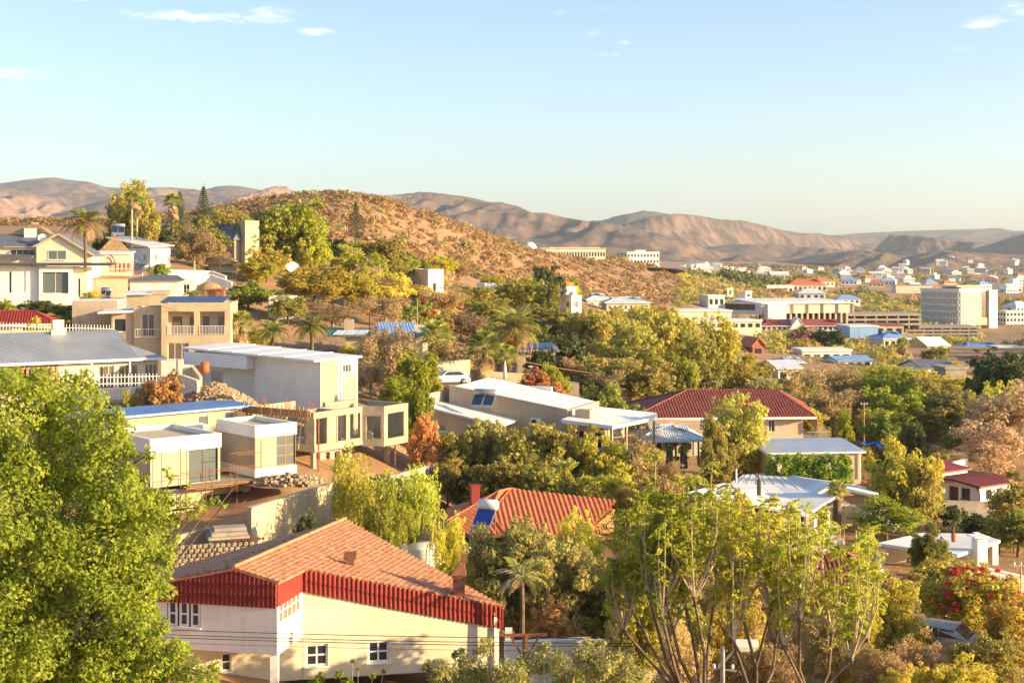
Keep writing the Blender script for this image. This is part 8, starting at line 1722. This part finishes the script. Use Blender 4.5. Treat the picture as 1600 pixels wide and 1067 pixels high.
# ---- small far houses and trees
def far_town():
    rng = np.random.default_rng(17); protos = []
    for i, (wl, rf, kind) in enumerate((('plaster_white', 'sheet_pale', 'hip'), ('plaster_cream', 'tile_red', 'hip'), ('plaster_bright', 'plaster_bright', 'flat'), ('plaster_sand', 'sheet_pale', 'gable'), ('plaster_white', 'sheet_blue', 'hip'), ('plaster_cream', 'slate', 'gable'), ('plaster_bright', 'sheet_white', 'flat'))):
        w = MB(); w.box(-6, -4, -4, 6, 4, 3.2); r = MB()
        if kind == 'hip':
            for f in hip_faces(-6.6, -4.6, 6.6, 4.6, 3.2, 5.6)[0]: r.slab(f, .2)
        elif kind == 'gable': r.slab([(-6.5, -4.6, 3.2), (6.5, -4.6, 3.2), (6.5, 0, 5.2), (-6.5, 0, 5.2)], .2); r.slab([(-6.5, 0, 5.2), (6.5, 0, 5.2), (6.5, 4.6, 3.2), (-6.5, 4.6, 3.2)], .2); w.poly([(6, -4, 3.2), (6, 4, 3.2), (6, 0, 5.1)]); w.poly([(-6, 4, 3.2), (-6, -4, 3.2), (-6, 0, 5.1)])
        else: r.box(-6.2, -4.2, 3.2, 6.2, 4.2, 3.7); w.box(-2, -1, 3.7, 4, 3.5, 5.8)
        d = MB()
        for x in (-4.5, -1.5, 1.8, 4.4): d.box(x - .7, -4.06, .9, x + .7, -4.01, 2.2)
        d.box(-6.06, -1, .9, -6.01, 1, 2.2); protos.append((w.mesh('wall', M[wl]), r.mesh('roof', M[rf]), d.mesh('windows', M['glass'])))
    FH = {}; TY = ['pale hip roofed', 'red roofed', 'white flat roofed', 'pale gabled', 'blue roofed', 'dark gabled', 'white terraced']
    def put(px, D, i, label, group, s=1.0, rz=None, z=None):
        X = XP(px, D); t = thing('house', label, 'house', (X, D, gz(X, D) + .2 if z is None else z), rng.uniform(-.5, .8) if rz is None else rz, group); t.scale = (s * rng.uniform(.75, 1.3), s, s * rng.uniform(.8, 1.2)); w, r, d = protos[i % 7]; FH.setdefault(label.replace('tiny pale', 'tiny').replace('tiny white', 'tiny').replace('tiny cream', 'tiny').replace('house', TY[i % 7] + ' house', 1), []).append((px, t)); link('wall', w, None, t); link('roof', r, None, t); tag(link('windows', d, None, t), kind='stuff')
    for k in range(30):
        D = math.sqrt(rng.uniform(760 ** 2, 1500 ** 2)); px = rng.uniform(1090 if D < 1000 else 1060, 1660)
        if 1425 < px < 1575 and D < 800: continue
        put(px, D, int(rng.integers(7)), 'small house among trees across the valley', 'far side houses among trees', 1.1)
    for k in range(44):
        D = rng.uniform(1500, 2250); px = rng.uniform(1180, 1680); put(px, D, int(rng.choice([0, 2, 5, 1, 3, 4])), 'tiny pale house in the far suburb under the mountains', 'far suburb houses', 1.0)
    for k in range(26):
        px = rng.uniform(1385, 1640); f = rng.uniform(.05, .75); D = 1900 + 560 * f; y = np.interp(px, [1330, 1412, 1470, 1545, 1680], [423, 403, 393, 396, 404]); put(px, D, int(rng.choice([2, 3, 5, 0])), 'tiny white house strewn over the bare hillside', 'houses on the bare hill', .85, z=ZY(float(425 - (425 - y) * f ** 1.15), D) - 1)
    for k in range(16): put(rng.uniform(1080, 1145), rng.uniform(1150, 1400), int(rng.choice([2, 6, 1])), 'tiny cream house in the row beyond the saddle road', 'houses beyond the saddle road', 1.3)
    OR = 'first second third fourth fifth sixth seventh eighth ninth tenth eleventh twelfth thirteenth fourteenth fifteenth sixteenth seventeenth eighteenth nineteenth twentieth'.split()
    for lb, L in FH.items():
        for k, (px, t) in enumerate(sorted(L, key=lambda q: q[0])): t['label'] = lb + (', %s from the left' % OR[min(k, 19)] if len(L) > 1 else '')
far_town()
def auto_trees():
    rng = np.random.default_rng(31); B = []; AN = []; REC = []
    def walk(o):
        for c in o.children:
            if c.type == 'MESH': yield c
            yield from walk(c)
    bpy.context.view_layer.update()
    for o in list(COL.objects):
        if o.parent is None and o.get('category') in ('house', 'building', 'carport', 'garage', 'hall', 'office tower', 'parking deck', 'observatory', 'slab', 'rubble', 'caravan', 'car', 'hedge', 'pool', 'scaffold', 'water tank', 'wall', 'person', 'sign', 'retaining wall'):
            P0 = [c.matrix_world @ Vector(v) for c in walk(o) for v in c.bound_box]
            if P0:
                x = [p.x for p in P0]; y = [p.y for p in P0]; z = [p.z for p in P0]; B.append((min(x), max(x), min(y), max(y), max(z)))
                if o['category'] not in ('wall', 'rubble', 'slab', 'person', 'pool', 'scaffold') and 'group' not in o: AN.append(((min(x) + max(x)) / 2, (min(y) + max(y)) / 2, (max(x) - min(x)) / 2, o['label']))
    Bx = np.array(B)
    def free(X, Y, w, ztop):
        if np.any((X > Bx[:, 0] - w * .45) & (X < Bx[:, 1] + w * .45) & (Y > Bx[:, 2] - w * .45) & (Y < Bx[:, 3] + w * .45)): return False
        # do not hide a building that stands behind: the tree top may reach a third of its face
        px = X / Y; top = (ztop - CZ) / Y; ov = (Bx[:, 2] > Y) & (Bx[:, 2] < Y + 260) & (px > Bx[:, 0] / Bx[:, 2] - w * .4 / Y) & (px < Bx[:, 1] / Bx[:, 2] + w * .4 / Y)
        if np.any(ov & ((Bx[:, 4] - CZ) / Bx[:, 2] - .006 < top)): return False
        return True
    def fill(n, px0, px1, D0, D1, w, hf, kinds, label, group, tries=6, keep=None, big=1.0):
        k = 0
        for _ in range(n * tries):
            if k >= n: break
            D = math.sqrt(rng.uniform(D0 * D0, D1 * D1)); px = rng.uniform(px0, px1)
            if keep is not None and not keep(px, D): continue
            X = XP(px, D); ww = rng.uniform(*w); h = ww * rng.uniform(*hf); z = gz(X, D)
            if not free(X, D, ww, z + h): continue
            kind = str(rng.choice(kinds)); v = CNT.get(kind, 0); CNT[kind] = v + 1; cm, tm = proto(kind, v % 2); t = thing('tree' if ww > 3 else 'bush', label, 'tree' if ww > 3 else 'bush', (X, D, z - .1), rng.uniform(0, 6.28), group); t.scale = (ww, ww, h); link('crown', cm, None, t); link('trunk', tm, None, t); k += 1; REC.append((t, kind, ww > 3))
        return k
    def mass(n, px0, px1, D0, D1, size, leafs, label, per=46, leaf=.2, tall=.8):
        for li, lf in enumerate(leafs):
            pts = []
            for _ in range(n * 4):
                if len(pts) >= n: break
                D = math.sqrt(rng.uniform(D0 * D0, D1 * D1)); X = XP(rng.uniform(px0, px1), D); z = gz(X, D)
                if free(X, D, size * 2, z + size): pts.append((X, D, z))
            scrub('treetops', label % lf, np.array(pts), size, LEAF[lf], 40 + li, per, leaf, tall)
    Kb = ['olive', 'yellow', 'golden', 'yellow', 'sage', 'green', 'olive']; Kt = ['olive', 'olive', 'yellow', 'green', 'dark', 'golden', 'yellow', 'sage', 'rust']
    fill(70, 420, 1640, 72, 118, (1.8, 2.9), (.75, 1.1), Kb, 'bush', 'low garden bushes in the near yards'); fill(95, 330, 1640, 118, 185, (2.0, 2.95), (.7, 1.1), Kb, 'bush', 'low bushes around the middle houses')
    fill(52, 1180, 1660, 150, 260, (5, 9), (.65, .95), ['olive', 'yellow', 'yellow', 'golden', 'olive', 'sage', 'bright'], 'tree', 'thorn trees of the wooded valley')
    fill(48, 330, 1000, 165, 340, (4, 8), (.6, .9), ['olive', 'yellow', 'golden', 'dry', 'yellow', 'golden', 'green'], 'tree', 'thorn trees on the slope', keep=lambda px, D: px > 560 or D > 215)
    fill(44, 860, 1660, 250, 430, (6, 10), (.65, .95), Kt, 'tree', 'trees before the valley buildings')
    key = {}; ADJ = dict(olive='olive', yellow='yellow', golden='golden brown', sage='grey green', green='green', dark='dark green', rust='rust brown', bright='fresh green', dry='dry brown'); ORD = ['', ', second nearest', ', third nearest', ', fourth nearest', ', fifth nearest', ', sixth nearest', ', seventh nearest', ', eighth nearest', ', ninth nearest', ', tenth nearest']
    for (t, kind, big) in REC:
        x, y = t.location.x, t.location.y; d, ax, ay, hw, lab = min(((math.hypot((x / y - a[0] / a[1]) * 180, (y - a[1]) * .6), *a) for a in AN)); w = lab.split()[:7]
        while w[-1] in ('a', 'the', 'of', 'with', 'and', 'under', 'in', 'on', 'by', 'its', 'an', 'before', 'behind', 'beside', 'at', 'one', 'from', 'to', 'left', 'right', 'big', 'deep', 'low', 'above', 'below', 'broad', 'bright', 'white', 'pale', 'small', 'rough', 'blue', 'maroon', 'tiled', 'dark', 'red'): w.pop()
        dx = (x / y - ax / ay) * ay; rel = ('in front of' if y < ay else 'behind') if abs(dx) < hw else ('left of' if dx < 0 else 'right of'); key.setdefault('%s %s %s the %s' % (ADJ[kind], 'tree' if big else 'bush', rel, ' '.join(w)), []).append((d, t))
    for lb, L in key.items():
        for i, (d, t) in enumerate(sorted(L, key=lambda q: q[0])): t['label'] = lb + ORD[min(i, 9)]
    mass(170, 860, 1700, 240, 480, 2.6, ['olive', 'yellow', 'sage'], 'mass of %s treetops filling the valley'); mass(230, 1060, 1720, 480, 820, 3.2, ['olive', 'yellow', 'green', 'golden'], '%s treetops between the valley buildings')
    mass(130, 1400, 1720, 420, 800, 2.0, ['olive', 'yellow', 'golden'], 'low %s treetops around the office tower'); mass(260, 1060, 1720, 800, 1500, 4.2, ['olive', 'dark', 'golden', 'green'], '%s treetops among the roofs across the valley', 50, .2); mass(130, 1128, 1260, 830, 1000, 4.6, ['dark', 'green'], '%s treetops of the wooded knoll across the valley', 60, .2, 1.3); mass(420, 1130, 1760, 1480, 2350, 5, ['dark', 'olive', 'golden'], 'distant %s treetops in the far suburb', 24, .3, .7)
    mass(110, 600, 1000, 190, 330, 1.6, ['golden', 'yellow'], '%s brush on the wooded slope')
auto_trees()
# ------------------------------------------------------------------ haze
def build_haze():
    mb = MB(); mb.box(-9000, -60, -140, 9000, 11000, 420)
    m = bpy.data.materials.new('pale air'); m.use_nodes = True; nt = m.node_tree; nt.nodes.clear()
    out = nt.nodes.new('ShaderNodeOutputMaterial'); v = nt.nodes.new('ShaderNodeVolumePrincipled')
    v.inputs['Color'].default_value = (.74, .85, 1.0, 1); v.inputs['Density'].default_value = 7e-5; v.inputs['Anisotropy'].default_value = .2
    for k in ('Density Attribute', 'Color Attribute', 'Temperature Attribute'):
        if k in v.inputs: v.inputs[k].default_value = ''
    m.cycles.homogeneous_volume = True
    nt.links.new(v.outputs[0], out.inputs['Volume'])
    o = mb.build('haze', m); tag(o, 'thin pale air softening the far mountains', 'haze', kind='stuff')
build_haze()
